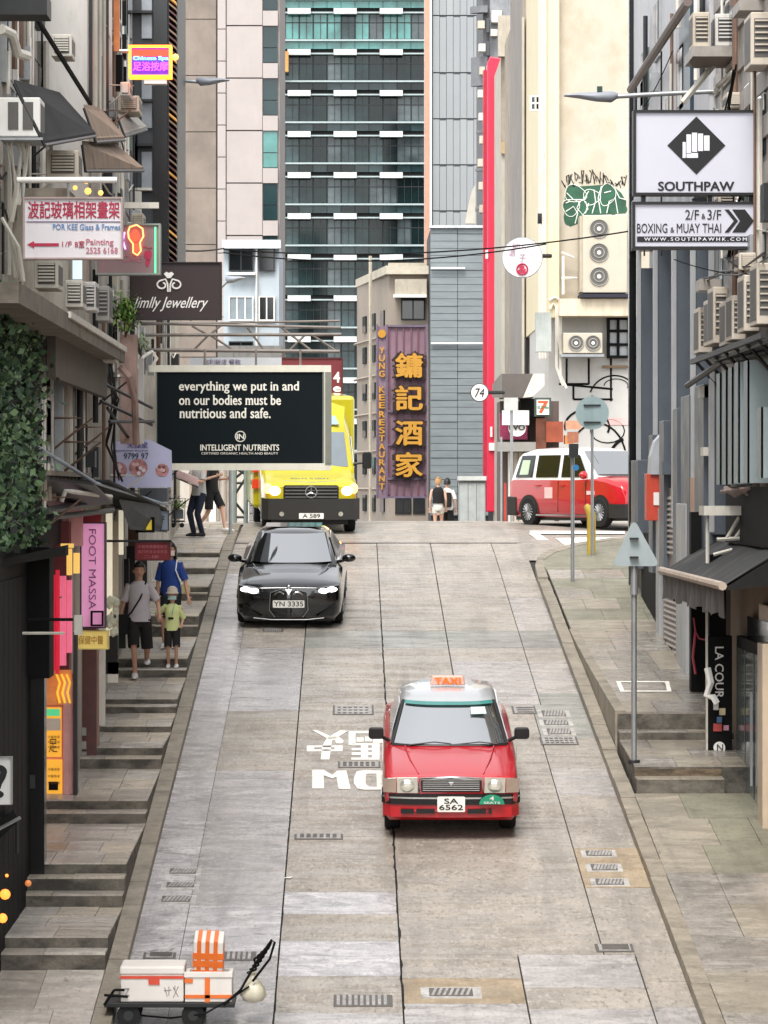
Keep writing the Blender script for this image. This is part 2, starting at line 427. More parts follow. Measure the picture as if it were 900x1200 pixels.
for si, (rs, end, _) in enumerate(stairs):
    dd = d1
    zz = (CY - rs[0][0]) * dd / FPX
    for ri, (yb, yt) in enumerate(rs):
        z2 = (CY - yt) * dd / FPX
        if ri < len(rs) - 1:
            nb = rs[ri + 1][0]; d2 = max(dd + .22, FPX * z2 / (CY - nb)) if z2 < 0 else dd + .3
            d2 = min(d2, dd + .42)
            tr = [[random.uniform(.35, .6)]]
            landing(-3.9, XE + .0, dd, z2, d2, z2 + .0, PAVE, lp, tr, .34)
            LP_PROFILE += [(dd + .01, z2), (d2, z2)]
            dd = d2
        else:
            off = .1
            d2 = dp(end, off) if dp(end, off) < 70 else 77.0
            zend = rz(d2) + off
            n = max(1, round((d2 - dd) / .9))
            cuts = [[random.uniform(.28, .5), random.uniform(.6, .85)] if random.random() < .6 else [random.uniform(.4, .6)] for _ in range(n)]
            landing(-3.9, XE, dd, z2, d2, zend, PAVE if si < 9 else PAVE[:2], lp, cuts, .5)
            LP_PROFILE += [(dd + .01, z2), (d2, zend)]
            dd = d2
    d1 = dd
def lz(d):
    for (a, za), (b, zb) in zip(LP_PROFILE, LP_PROFILE[1:]):
        if a <= d <= b: return za + (zb - za) * (d - a) / (b - a)
    return rz(d) + .1
# rounded end of the pavement at the brow
mb = MB(); pts = [(-3.9, 77), (-2.56, 77)] + [(-2.8 + .24 * math.cos(a), 77 + .5 * math.sin(a)) for a in [0, .5, 1, 1.57]] + [(-3.9, 77.5)]
mb.prism([(p[0], p[1], rz(77) + .1) for p in pts], (0, 0, -.3)).build('paving_stone', PAVE[0], lp)
# kerb stones, each its own piece
def kerb(x0, x1, da, db, hgt, parent, step=1.0, wob=.01):
    d = da
    while d < db:
        L = min(step * random.uniform(.7, 1.3), db - d); j = random.uniform(-wob, wob)
        xo = (lambda q: 0)
        strip_mb(x0 + j * .3, x1 + j * .3, d + .006, d + L - .006, hgt + j, .35, 1 if d < 69 else 2).build('kerb_stone', KERB, parent); d += L
kl = empty('left_kerb', (-2.46, 40, rz(40)), kind='structure'); kerb(XE + .004, XL, dp(1290), 77, .1, kl)
# ---- right pavement: sloping below, two flights of steps, sloping above
rp = empty('right_pavement', (4.3, 46, rz(46)), kind='structure')
kr = empty('right_kerb', (3.58, 45, rz(45)), kind='structure'); kerb(XR, 3.68, dp(1290), 66.8, .11, kr)
XK = 3.684
d0 = dp(1290, .12); d1 = 46.6; n = 9; XW = 5.6
for i in range(n):
    a = d0 + (d1 - d0) * i / n; b = d0 + (d1 - d0) * (i + 1) / n
    xs = [0] + random.choice([[.35, .7], [.3], [.5], [.42, .68]]) + [1]
    for k in range(len(xs) - 1):
        p = XK + (XW - XK) * xs[k] + .003; q = XK + (XW - XK) * xs[k + 1] - .003
        m_ = PAVE_MOSS if (i in (6, 7, 8) and k > 0) else random.choice([PAVE_R[0], PAVE_R[0], PAVE_R[1]])
        strip_mb(p, q, a + .004, b - .004, .11 + random.uniform(-.004, .004), .2).build('paving_stone', m_, rp)
ROCK = mat('step_rusty_rock', C('#6f5f4b'), .8, var=.35, scale=2.2, bump=.9, dirt=.7, dcol=C('#26221d'), dstretch=(1.5, 1, 5), dlev=(.42, .6))
XS = 4.86
zA = rz(46.6) + .11
zb1 = Z(912, 46.6); landing(3.72, XS, 46.6, zb1, 47.0, zb1, PAVE_R, rp, [[.5]], .4)
zb2 = Z(897, 47.0)
landing(3.72, 5.6, 47.0, zb2, 49.6, Z(867, 49.6), PAVE_R, rp, [[.3, .62], [.45], [.2, .7]], .5)
MB().box(3.725, XS, 46.985, 47.0, zb1, zb2 - .045).build('rock_riser', ROCK, rp)
z3 = Z(857, 49.6); landing(3.72, 5.6, 49.6, z3, 50.0, z3, PAVE_R, rp, [[.5]], .5)
z4 = Z(834, 50.0)
dU0, zU0, dU1 = 50.0, z4, 70.0
def rpz(d):
    if d < 46.6: return rz(d) + .11
    if d < 47: return zb1
    if d < 49.6: return zb2 + (Z(867, 49.6) - zb2) * (d - 47) / 2.6
    if d < 50: return z3
    return rz(d) + .12 + (zU0 - rz(50) - .12) * max(0, 1 - (d - 50) / 10.5) ** 1.25
n = 14
XSP = 3.72
for i in range(n):
    a = dU0 + (68 - dU0) * i / n; b = dU0 + (68 - dU0) * (i + 1) / n
    xs = [0] + random.choice([[.3, .66], [.22, .55], [.5], [.35, .75]]) + [1]
    for k in range(len(xs) - 1):
        p = XSP + (XW - XSP) * xs[k] + .003; q = XSP + (XW - XSP) * xs[k + 1] - .003; j = random.uniform(-.004, .004)
        m_ = PAVE_MOSS if i > 8 and random.random() < .6 else random.choice(PAVE_R)
        za, zb_ = rpz(a) + j, rpz(b) + j
        MB().hexa([(p, a + .006, za - .05), (q, a + .006, za - .05), (q, b - .006, zb_ - .05), (p, b - .006, zb_ - .05), (p, a + .006, za), (q, a + .006, za), (q, b - .006, zb_), (p, b - .006, zb_)]).build('paving_stone', m_, rp)
MB().loft([[(XSP, dd_, rpz(dd_) - .9), (XW, dd_, rpz(dd_) - .9), (XW, dd_, rpz(dd_) - .03), (XSP, dd_, rpz(dd_) - .03)] for dd_ in [dU0 + k * 1.0 for k in range(19)]], True, 0, True, True).build('riser', RISER, rp)
for k in range(10):
    a, b = 50 + k * 1.05, 51.05 + k * 1.05
    MB().hexa([(XSP - .03, a + .005, rz(a)), (XSP + .12, a + .005, rz(a)), (XSP + .12, b - .005, rz(b)), (XSP - .03, b - .005, rz(b)), (XSP - .03, a + .005, rpz(a) + .012), (XSP + .12, a + .005, rpz(a) + .012), (XSP + .12, b - .005, rpz(b) + .012), (XSP - .03, b - .005, rpz(b) + .012)]).build('edge_stone', KERB, rp)
# corner of the right pavement sweeping into the side street
cor = [(3.70, 68), (3.68, 69), (3.95, 70.4), (4.5, 71.6), (5.3, 72.6), (9, 73.6), (9, 68)]
mb = MB(); mb.prism([(x, y, rz(y) + .13) for x, y in cor], (0, 0, -.4)); mb.build('paving_stone', PAVE_MOSS, rp)
ck = [(3.49, 66.8), (3.52, 68.4), (3.62, 69.6), (3.9, 70.7), (4.5, 71.9), (5.3, 72.9), (9, 73.9)]
ci = [(3.68, 66.8), (3.68, 68), (3.72, 69.2), (4.0, 70.3), (4.55, 71.5), (5.3, 72.5), (9, 73.5)]
for (a, b), (c, e) in zip(zip(ck, ck[1:]), zip(ci, ci[1:])):
    MB().hexa([(a[0], a[1], rz(a[1]) - .2), (b[0], b[1], rz(b[1]) - .2), (e[0], e[1], rz(e[1]) - .2), (c[0], c[1], rz(c[1]) - .2),
               (a[0], a[1], rz(a[1]) + .14), (b[0], b[1], rz(b[1]) + .14), (e[0], e[1], rz(e[1]) + .14), (c[0], c[1], rz(c[1]) + .14)]).build('kerb_stone', KERB, kr)
# white painted rectangle on the upper right pavement
mb = MB()
def rpt(px, py):
    lo, hi = 50.0, 69.0
    for _ in range(40):
        m_ = (lo + hi) / 2
        if CY - rpz(m_) * FPX / m_ > py: lo = m_
        else: hi = m_
    return Vector((X(px, lo), lo, rpz(lo) + .006))
q = [rpt(722, 799), (rpt(784, 799)), (rpt(787, 811)), (rpt(727, 811))]
qi = [q[0].lerp(q[2], .08), q[1].lerp(q[3], .08), q[2].lerp(q[0], .08), q[3].lerp(q[1], .08)]
for i in range(4): mb.prism([q[i], q[(i+1) % 4], qi[(i+1) % 4], qi[i]], (0, 0, .004))
mb.build('painted_box', PAINT_W, label='white painted box outline on the upper right pavement by the louvred door', cat='road marking')

# ---- covers and gratings set in the road
def cover(name, px0, px1, py0, py1, label, style, group=None):
    d0, d1 = dp(py1), dp(py0); dm = (d0 + d1) / 2
    x0, x1 = X(px0, dm), X(px1, dm)
    r = empty(name, ((x0 + x1) / 2, dm, rz(dm)), label, 'manhole cover' if style != 'grate' else 'drain grate', group)
    def sheet(a, b, c, e, o, n_, m_): strip_mb(a, b, c, e, o, .012, 1).build(n_, m_, r)
    if style == 'grate':
        sheet(x0, x1, d0, d1, .010, 'frame', IRON_D)
        n = 9
        for i in range(n):
            a = x0 + .03 + (x1 - x0 - .06) * i / n
            sheet(a, a + (x1 - x0) / n * .5, d0 + .03, d1 - .03, .018, 'bar', IRON)
    elif style == 'panel':
        w = (x1 - x0)
        sheet(x0, x1, d0, d1, .010, 'frame', mat('pale_iron_frame', C('#b5b1ac'), .5, .2, var=.3, scale=9, dirt=.4))
        sheet(x0 + w*.14, x1 - w*.14, d0 + .05, d1 - .05, .016, 'lid', IRON_D)
        mb = MB()
        for i in range(7):
            a = x0 + w*.17 + w*.66*i/7
            mb.hexa([(a, d0+.07, rz(d0+.07)+.015), (a+.03, d0+.07, rz(d0+.07)+.015), (a+.07, d1-.07, rz(d1-.07)+.015), (a+.04, d1-.07, rz(d1-.07)+.015), (a, d0+.07, rz(d0+.07)+.021), (a+.03, d0+.07, rz(d0+.07)+.021), (a+.07, d1-.07, rz(d1-.07)+.021), (a+.04, d1-.07, rz(d1-.07)+.021)])
        mb.build('tread_ribs', IRON, r, kind='stuff')
    else:
        sheet(x0, x1, d0, d1, .010, 'frame', IRON_D)
        sheet(x0 + .03, x1 - .03, d0 + .03, d1 - .03, .016, 'lid', IRON)
        mb = MB()
        for i in range(6):
            for k in range(3):
                a = x0 + .07 + (x1 - x0 - .12) * i / 6; b = d0 + .06 + (d1 - d0 - .1) * k / 3
                mb.prism([(a, b, rz(b)+.017), (a+.05, b, rz(b)+.017), (a+.05, b+.06, rz(b+.06)+.017), (a, b+.06, rz(b+.06)+.017)], (0, 0, .006))
        mb.build('tread_studs', IRON_D, r, kind='stuff')
cover('manhole_cover', 390, 438, 827, 838, 'small pale cast iron cover in the lane just uphill of the painted lettering', 'lid')
cover('manhole_cover', 396, 446, 893, 900, 'narrow worn iron cover between the painted character and the painted letters', 'lid')
for k, (a, b, c, e) in enumerate([(193, 236, 1018, 1026), (189, 234, 1034, 1042), (183, 230, 1050, 1059)]):
    cover('manhole_cover', a, b, c, e, 'ribbed cover by the left kerb, %s of three in a row' % ['farthest uphill', 'middle one', 'nearest downhill'][k], 'panel', 'row of three ribbed covers by the left kerb')
for k, (a, b, c, e) in enumerate([(681, 722, 997, 1005), (687, 729, 1013, 1022), (692, 737, 1030, 1039)]):
    cover('manhole_cover', a, b, c, e, 'ribbed cover on the tan patch by the right kerb, %s of three' % ['farthest uphill', 'middle one', 'nearest downhill'][k], 'panel', 'row of three ribbed covers by the right kerb')
for k, (a, b, c, e) in enumerate([(630, 668, 833, 841), (632, 671, 844, 851), (636, 674, 854, 862), (633, 677, 864, 873)]):
    cover('manhole_cover', a, b, c, e, 'iron cover beside the taxi near the steps, %s of the cluster of four' % ['uphill end', 'second from uphill', 'third from uphill', 'downhill end'][k], 'panel' if k < 3 else 'lid', 'cluster of covers beside the taxi')
cover('manhole_cover', 600, 628, 828, 837, 'square dark iron cover left of the cluster of covers, uphill of the taxi mirror', 'lid')
cover('manhole_cover', 698, 742, 1107, 1116, 'small studded cover alone near the lower right kerb', 'lid')
cover('drain_grate', 391, 460, 1167, 1180, 'barred drain grate at the bottom centre of the road', 'grate')
cover('manhole_cover', 493, 564, 1158, 1170, 'large pale cover in a tan patch at the bottom right of centre', 'panel')
cover('drain_grate', 238, 300, 1116, 1126, 'barred drain grate partly behind the handcart boxes', 'grate')
cover('manhole_cover', 168, 206, 1117, 1124, 'plain iron cover near the left kerb, uphill of the handcart', 'lid')
cover('manhole_cover', 345, 402, 978, 984, 'faint pale cover in the road downhill of the painted letters', 'lid')
cover('drain_grate', 308, 332, 737, 741, 'narrow grate in the gutter in front of the black car', 'grate')

# ---- painted lettering, read from uphill
th = math.atan(SL)
def road_text(parent, s, xr, xl, yn, yf, name, bold):
    """characters turned to face a driver coming downhill; xr..xl photo-right to photo-left in metres, rows yf (far) .. yn (near)"""
    df, dn = dp(yf), dp(yn); L = (df - dn) / math.cos(th)
    fr = Matrix(((-1, 0, 0, xr), (0, -math.cos(th), -math.sin(th), df), (0, -math.sin(th), math.cos(th), rz(df) + .008), (0, 0, 0, 1)))
    text_mb(s, 0, xr - xl, 0, L, 0, frame=fr, bold=bold, thick=.004).build(name, PAINT_W, parent)
rm = empty('slow_marking', (.4, dp(890), rz(dp(890))), 'white painted Chinese characters and the word SLOW facing uphill, half under the taxi', 'road marking')
road_text(rm, '慢', 1.56, .49, 891, 857, 'character', .015)
for ch_, a, b in (('L', .78, .50), ('S', 1.22, .84)): road_text(rm, ch_, a, b, 925, 903, 'letter', .04)
def zp(x, y): return on_plane(340 + x / 6.923, 840 + y / 6.92) + Vector((0, 0, .006))
def painted(name, polys):
    for pl in polys: MB().prism([zp(*p) for p in pl], (0, 0, .004)).build(name, PAINT_W, rm)
painted('letter', [[(180, 435), (270, 435), (275, 585), (180, 585)], [(270, 435), (345, 478), (345, 505), (272, 478)], [(345, 478), (380, 443), (455, 440), (375, 490), (345, 505)], [(375, 488), (455, 440), (490, 590), (395, 590)]])
def bar(x0, y0, x1, y1): return [(x0, y0), (x1, y0), (x1, y1), (x0, y1)]
ring_o = [(518, 500), (540, 448), (590, 440), (755, 440), (755, 595), (600, 595), (545, 585), (518, 545)]; ring_i = [(612, 500), (618, 468), (640, 465), (700, 465), (705, 575), (640, 572), (622, 560), (612, 540)]
painted('letter', [[ring_o[i], ring_o[(i+1) % 8], ring_i[(i+1) % 8], ring_i[i]] for i in range(8)])
painted('character_stroke', [[(178, 112), (215, 112), (365, 178), (320, 190)], [(405, 115), (470, 118), (340, 200), (318, 350), (248, 350), (262, 240), (300, 175)], [(345, 165), (400, 170), (435, 200), (425, 220), (375, 218)], bar(135, 238, 425, 252), bar(135, 270, 425, 284), bar(135, 252, 195, 270), bar(360, 252, 425, 270)])
painted('character_stroke', [bar(475, 120, 530, 232), bar(530, 120, 770, 138), bar(540, 172, 596, 206), bar(608, 166, 664, 204), bar(672, 180, 770, 214), bar(500, 220, 725, 236), bar(500, 258, 725, 276), bar(500, 294, 725, 314), bar(496, 336, 725, 352), bar(575, 236, 632, 258), bar(575, 276, 632, 294), bar(575, 314, 632, 336), bar(664, 236, 725, 258), bar(664, 276, 725, 294), bar(664, 314, 725, 336)])
# jagged open crack along the main lane joint
random.seed(21)
ck_ = MB(); d = dp(1215); top = []; bot = []
while d < 66:
    c = .53 + random.uniform(-.012, .012); w = random.choice([.004, .006, .008, .013]) ; z = rz(d) + .0015
    top.append((c - w, d, z)); bot.append((c + w, d, z)); d += random.uniform(.12, .4)
ck_.loft([[a, b] for a, b in zip(top, bot)]); ck_.f = [f[::-1] for f in ck_.f]
ck_.build('crack', mat('crack_black', C('#1c1815'), .95), road)
ck_ = MB(); d = dp(1215); top = []; bot = []
while d < 60:
    c = -.77 + random.uniform(-.01, .01); w = random.choice([.003, .005, .007]) ; z = rz(d) + .0015
    top.append((c - w, d, z)); bot.append((c + w, d, z)); d += random.uniform(.12, .4)
ck_.loft([[a, b] for a, b in zip(top, bot)]); ck_.f = [f[::-1] for f in ck_.f]
ck_.build('crack', mat('crack_black', C('#1c1815')), road)
# ---------------------------------------------------------------- far buildings across the junction
def pb(name, m, px0, px1, py0, py1, d, depth, parent=None, bevel=0, **t):
    """box whose near face fills the photo rectangle px0..px1, py0..py1 at distance d"""
    return MB().box(X(px0, d), X(px1, d), d, d + depth, Z(py1, d), Z(py0, d)).build(name, m, parent, bevel=bevel, **t)
def win(parent, px0, px1, py0, py1, d, fm, gm, nx=1, nz=1, fr=1.0, proud=.06, name='window'):
    """framed window proud of the wall face d, with separate panes as sub-parts"""
    x0, x1, z0, z1 = X(px0, d), X(px1, d), Z(py1, d), Z(py0, d); f = fr * d / FPX
    mb = MB(); mb.box(x0, x1, d - proud, d + .02, z0, z0 + f).box(x0, x1, d - proud, d + .02, z1 - f, z1)
    mb.box(x0, x0 + f, d - proud, d + .02, z0 + f, z1 - f).box(x1 - f, x1, d - proud, d + .02, z0 + f, z1 - f)
    for i in range(1, nx): a = x0 + (x1 - x0) * i / nx; mb.box(a - f / 2, a + f / 2, d - proud * .8, d + .02, z0 + f, z1 - f)
    for i in range(1, nz): a = z0 + (z1 - z0) * i / nz; mb.box(x0 + f, x1 - f, d - proud * .7, d + .02, a - f / 2, a + f / 2)
    w = mb.build(name, fm, parent)
    MB().box(x0 + f * .5, x1 - f * .5, d - proud * .35, d + .01, z0 + f * .5, z1 - f * .5).build('pane', gm, w)
    return w
# glass office tower, 300 m off
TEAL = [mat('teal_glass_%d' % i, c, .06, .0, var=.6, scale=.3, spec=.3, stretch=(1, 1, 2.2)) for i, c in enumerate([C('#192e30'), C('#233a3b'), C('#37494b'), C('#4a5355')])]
TEALB = mat('teal_spandrel_glass', C('#263f42'), .08, var=.5, scale=.25, spec=.4)
TEALT = mat('teal_bright_glass', C('#4d8580'), .08, var=.5, scale=.35, spec=.5)
ALU = mat('pale_aluminium', C('#98a5a5'), .4, .1, var=.08)
DK = mat('dark_mullion', C('#23292b'), .5, var=.2)
D = 300
gt = empty('office_tower', (X(412, D), D + 8, -30), 'dark teal glass office tower with thin white floor lines, far up the street', 'office tower')
pb('core', mat('tower_core', C('#14191b'), .6), 326, 498, -260, 700, D + .5, 16, gt)
rows = [(18 + 48.1 * k) for k in range(-5, 11)]
for y in rows:
    top = (y < 20)
    pb('white_ledge', ALU, 334, 498, y - 4.3, y - 2.6, D - .55, 1.0, gt)
    for a in (337, 391, 445): pb('sunshade_box', mat('sunshade_white', C('#bfc2c0'), .5), a, a + 27, y - 8.6, y - 2.0 , D - 1.1, .5, gt)
    pb('white_ledge', ALU, 334, 498, y + 28.0, y + 30.0, D - .55, 1.0, gt)
    pb('transom', DK, 334, 498, y + 8, y + 9, D - .06, .1, gt)
    for k in range(20): pb('mullion', DK, 334.3 + k * 8.2, 334.9 + k * 8.2, y - 1.5, y + 27.5, D - .08, .1, gt)
    n = 10; w = (498 - 334) / n
    for k in range(n):
        a = 334 + w * k
        t = random.uniform(-.05, .05)
        o = pb('window', TEALT if top and random.random() < .6 else TEAL[(k * 7 + int(y)) % 4 if k < 6 else random.choice([2, 3, 0])], a + .45, a + w - .45, y - 1.6, y + 27.6, D, .3, gt)  # lighter grey panes in the right columns paint a reflected building
        pb('spandrel_pane', TEALT if top else random.choice([TEALB, TEAL[0], TEALB, TEAL[2]]), a + .3, a + w - .3, y + 30.4, y + 39.2, D - .1, .3, gt)
pb('side_wall', DK, 326, 333.5, -250, 620, D - .3, 3, gt)
for k in range(-3, 22): pb('stone_tile', mat('black_stone_tile', C('#2c2a2c'), .35, var=.3), 326.6, 333, 20 + k * 24.2, 20 + k * 24.2 + 23.2, D - .42, .1, gt)
pb('hoarding', mat('orange_hoarding', C('#c08a4a'), .7, dirt=.3), 326, 338, 60, 84, D - 1.6, .8, gt)
# pink and teal striped office block
D = 170
pk = mat('pink_stone_panel', C('#a9a09c'), .55, var=.05, scale=.8, dirt=.12, dcol=C('#9a8a86'))
ob = empty('office_block', (X(290, D), D + 8, -14), 'pale pink stone office block with a column of teal windows left of the glass tower', 'office block')
pb('wall', mat('office_block_joint', C('#857f7b'), .8), 251, 328, -160, 640, D + .25, 14, ob)
for k in range(-4, 16): pb('stone_panel', pk, 253, 264.4, 37.5 * k - 3, 37.5 * k + 33.5, D, .3, ob)
for k in range(-3, 10):
    y = 30 + 61.5 * k
    pb('stone_panel', pk, 265.6, 307.4, y + .8, y + 60.7, D + .06, .3, ob)
    pb('stone_panel', pk, 308, 325.5, y - 17.5, y, D + .02, .3, ob)
    for a, b in ((y + 1, y + 25.5), (y + 26.5, y + 43)): pb('window', random.choice([TEALB, TEALT, TEALB]), 308.6, 325, a, b, D + .12, .2, ob)
# brown concrete tower beside it
D = 100
ct = empty('concrete_tower', (X(180, D), D + 5, -5), 'windowless brown concrete tower with pour lines behind the neon sign', 'tower')
pb('wall', mat('tower_joint', C('#4a433d'), .9), 60, 253.6, -300, 700, D + .05, .9, ct)
for k in range(-4, 9): pb('concrete_panel', mat('brown_concrete', C('#7a7067'), .8, var=.28, scale=.8, dirt=.5, dcol=C('#6a5f56'), dstretch=(2, 2, .6)), 208, 253, 23 + 66 * k, 88 + 66 * k, D, .1, ct)
# pale blue low block with windows
D = 130
LB = mat('pale_blue_render', C('#a9b4bb'), .7, var=.06, dirt=.3, dcol=C('#7d8489'))
pbk = empty('apartment_block', (X(298, D), D + 4, -6), 'pale blue rendered low block with two windows above the long hanging frames', 'building')
pb('wall', LB, 262, 327, 284, 640, D + .1, 8, pbk)
pb('cornice', mat('pale_blue_cornice', C('#c3ccd1'), .7), 260, 329, 281, 291, D - .3, .5, pbk)
win(pbk, 268, 297, 291, 318, D, DK, GLASS_D, 2, 1, 1.5); win(pbk, 268, 297, 347, 376, D, WHITE, mat('pale_window', C('#7e8a90'), .2), 3, 1, 1.5)
pb('sill', WHITE, 266, 299, 377, 380, D - .3, .4, pbk); pb('sill', WHITE, 266, 299, 319, 322, D - .3, .4, pbk)
win(pbk, 268, 297, 400, 425, D, DK, GLASS_D, 2, 1, 1.5)
win(pbk, 303, 322, 291, 318, D, DK, GLASS_D, 1, 1, 1.5); win(pbk, 303, 322, 347, 376, D, WHITE, GLASS_D, 2, 1, 1.5)
pb('pipe', WHITE, 299.5, 301.5, 291, 640, D - .05, .15, pbk)
# low dark shops in the left distance behind the billboard
D = 112
sh = empty('shop_terrace', (X(300, D), D + 4, -4), 'shuttered grey shop terrace behind the hanging billboard and ambulance', 'building')
pb('wall', mat('terrace_grey', C('#84827f'), .8, dirt=.5), 120, 330, 405, 680, D + .1, 8, sh)
for k in range(9): pb('shutter_slat', mat('shutter_grey', C('#9a9a97'), .5, var=.1), 250, 304, 530 + 9 * k, 538 + 9 * k, D - .02, .12, sh)
win(sh, 205, 245, 540, 600, D, DK, GLASS_D, 2, 1, 1.5); win(sh, 150, 190, 430, 470, D, DK, GLASS_D, 2, 1, 1.5)
pb('fascia', mat('terrace_fascia', C('#b9b6ae'), .6), 240, 330, 505, 524, D - .5, .6, sh)
# grey panel tower with copper edge
D = 200
gp = empty('panel_tower', (X(540, D), D + 10, -15), 'pale grey metal panel tower with a thin copper corner strip', 'tower')
pb('wall', mat('panel_joint', C('#63676a'), .8), 504, 620, -260, 700, D + .1, 16, gp)
pb('corner_strip', mat('copper_strip', C('#b98e79'), .45, .3, var=.1), 497.5, 503, -250, 690, D - .4, 1.2, gp)
pb('corner_trim', WHITE, 503.2, 506, -250, 690, D - .3, 1.0, gp)
pmt = [mat('grey_panel_%d' % i, c, .5, .1, var=.05, scale=.3) for i, c in enumerate([C('#8f9294'), C('#898c8e'), C('#949798')])]
for i in range(8):
    a = 507 + i * 8; w = 8; off = (i % 2) * 0
    for y0, y1 in ((-130, -75), (-74, 18), (19, 85), (86, 139), (140, 193), (194, 247), (248, 300)):
        pb('metal_panel', pmt[0 if random.random() < .8 else 2], a + .4, a + w - .1, y0 + (i % 2) * 1.2, y1 - .6, D, .12, gp)
# textured grey cladding wall
D = 145
cl = empty('clad_building', (X(536, D), D + 6, -7), 'grey corrugated cladding wall behind the two pedestrians at the brow', 'building')
CLM = mat('grey_cladding', C('#7f8789'), .5, .15, var=.14, scale=1.2, dirt=.25, dcol=C('#5f6568'), dstretch=(1, 1, 3), stretch=(.4, 1, 3))
pb('wall', mat('clad_backing', C('#3f4345'), .8), 505, 572, 266, 640, D + .12, 8, cl)
y = 266; k = 0
while y < 600:
    h = 8.6 if k % 3 else 8.2
    pb('cladding_sheet', CLM, 504.5, 536, y, y + h - .5, D - random.uniform(0, .05), .14, cl)
    pb('cladding_sheet', CLM, 536.6, 572, y, y + h - .5, D - random.uniform(0, .05), .14, cl); y += h; k += 1
pb('parapet', mat('clad_parapet', C('#c5c9ca'), .5, dirt=.3), 503, 572, 264, 267, D - .2, .5, cl)
pb('white_rail', WHITE, 505, 568, 401, 403, D - .22, .1, cl); pb('white_rail', WHITE, 505, 545, 313, 315, D - .22, .1, cl)
cb = empty('kiosk_box', (X(556, 120), 120.4, rz(120)), 'pale grey metal cabinet with three doors at the far kerb behind the pedestrians', 'cabinet')
D = 120
pb('body', mat('cabinet_body', C('#a3a9a8'), .6, dirt=.3), 538, 569, 560, 625, D + .05, 1.0, cb)
for a in (539, 549, 559): pb('door', mat('cabinet_door', C('#b5bab8'), .5, dirt=.3), a, a + 9.2, 566, 622, D, .06, cb)
pb('lid', mat('cabinet_lid', C('#d1d4d0'), .5), 537, 570, 558, 563, D - .1, 1.2, cb)
# beige old restaurant building and its big neon sign
D = 150
BE = mat('beige_render', C('#94897d'), .8, var=.08, scale=.7, dirt=.35, dcol=C('#7d7266'), dstretch=(1.5, 1.5, .5))
yk = empty('restaurant_building', (X(460, D), D + 5, -7), 'beige corner building with cream rooftop parapet behind the tall purple restaurant sign', 'building')
# street side (left, in receding shade) and front
MB().prism([(X(419, D), D + 9, -12), (X(456, D), D, -12), (X(502, D), D, -12), (X(502, D), D + 9, -12)], (0, 0, Z(322, D) + 12)).build('wall', BE, yk)
MB().prism([(X(417, D), D + 9.4, Z(322, D)), (X(452, D), D - .5, Z(322, D)), (X(502, D), D - .5, Z(322, D)), (X(502, D), D + 9, Z(322, D))], (0, 0, .35)).build('parapet', mat('cream_parapet', C('#b7b09f'), .7, dirt=.2), yk)
pb('penthouse', mat('cream_render', C('#a8a090'), .7, dirt=.25), 455, 500, 308, 322, D + .5, 5, yk)
pb('balcony_band', mat('cream_render', C('#cfc5b0')), 463, 500, 327, 347, D - 1.2, 1.3, yk)
pb('balcony_lip', WHITE, 461, 500, 345, 348.5, D - 1.4, .3, yk)
win(yk, 470, 498, 349, 375, D, DK, GLASS_D, 2, 1, 1.5)
for y in (362, 400, 445, 490, 535, 580):
    for f in (.22, .50, .78):
        # windows on the oblique side wall
        p = Vector((X(419, D), D + 9, 0)).lerp(Vector((X(456, D), D, 0)), f); q = Vector((X(419, D), D + 9, 0)).lerp(Vector((X(456, D), D, 0)), f + .10)
        n_ = Vector((-(q.y - p.y), q.x - p.x, 0)).normalized() * -1
        if n_.y > 0: n_ = -n_
        z0, z1 = Z(y + 20, D), Z(y, D)
        w = MB().prism([p + n_ * .07 + Vector((0, 0, z0)), q + n_ * .07 + Vector((0, 0, z0)), q + n_ * .07 + Vector((0, 0, z1)), p + n_ * .07 + Vector((0, 0, z1))], -n_ * .1).build('window', GLASS_D, yk)
for y in (394, 438, 483, 528, 573):
    a = Vector((X(418.5, D), D + 9, Z(y, D))); b = Vector((X(456, D), D - .1, Z(y, D)))
    MB().tube([a + Vector((-.1, -.2, 0)), b + Vector((-.15, -.1, 0))], .06, 4).build('ledge', BE, yk)
MB().tube([at(434, 300, D + 2), at(434, 620, D + 2)], .08, 6).build('drain_pipe', mat('cream_render', C('#cfc5b0')), yk)
win(yk, 463, 482, 578, 602, D, DK, GLASS_D, 2, 1, 1.5); win(yk, 484, 498, 560, 602, D, DK, GLASS_D, 1, 1, 1.5)
D = 138
PUR = mat('purple_sign_board', C('#7d6a78'), .5, var=.2, scale=1.2, dirt=.25, dcol=C('#5c4058'))
PURD = mat('purple_sign_frame', C('#675a6e'), .5, var=.2)
MAR = mat('maroon_sign_rib', C('#6d4450'), .5, var=.2)
GOLD = mat('gold_neon_letter', C('#b5842c'), .5, emit=.04, ecol=C('#e8a020'), var=.1)
BRN = mat('brown_letter_edge', C('#3a2016'), .6)
ys = empty('restaurant_sign', (X(470, D), D, Z(585, D)), 'tall purple neon restaurant sign with four gold Chinese characters and a narrow English column', 'sign', None)
pb('board', mat('mauve_board', C('#7f6672'), .5, var=.25, scale=.8, dirt=.3, dcol=C('#6d4258')), 454, 499, 382, 582, D + .08, .35, ys)
pb('side_board', PUR, 442, 453.4, 382, 584, D, .4, ys)
for a in (455, 463.5, 472, 481, 489, 497.4): pb('rib', MAR, a, a + 1.8, 384, 580, D, .1, ys)
for y in (381, 481, 520, 560, 581.5): pb('cross_bar', PURD, 453, 501, y, y + 2.2, D - .04, .12, ys)
for a in (441, 452.5, 499): pb('frame_post', PURD, a, a + 2, 380, 584, D - .06, .5, ys)
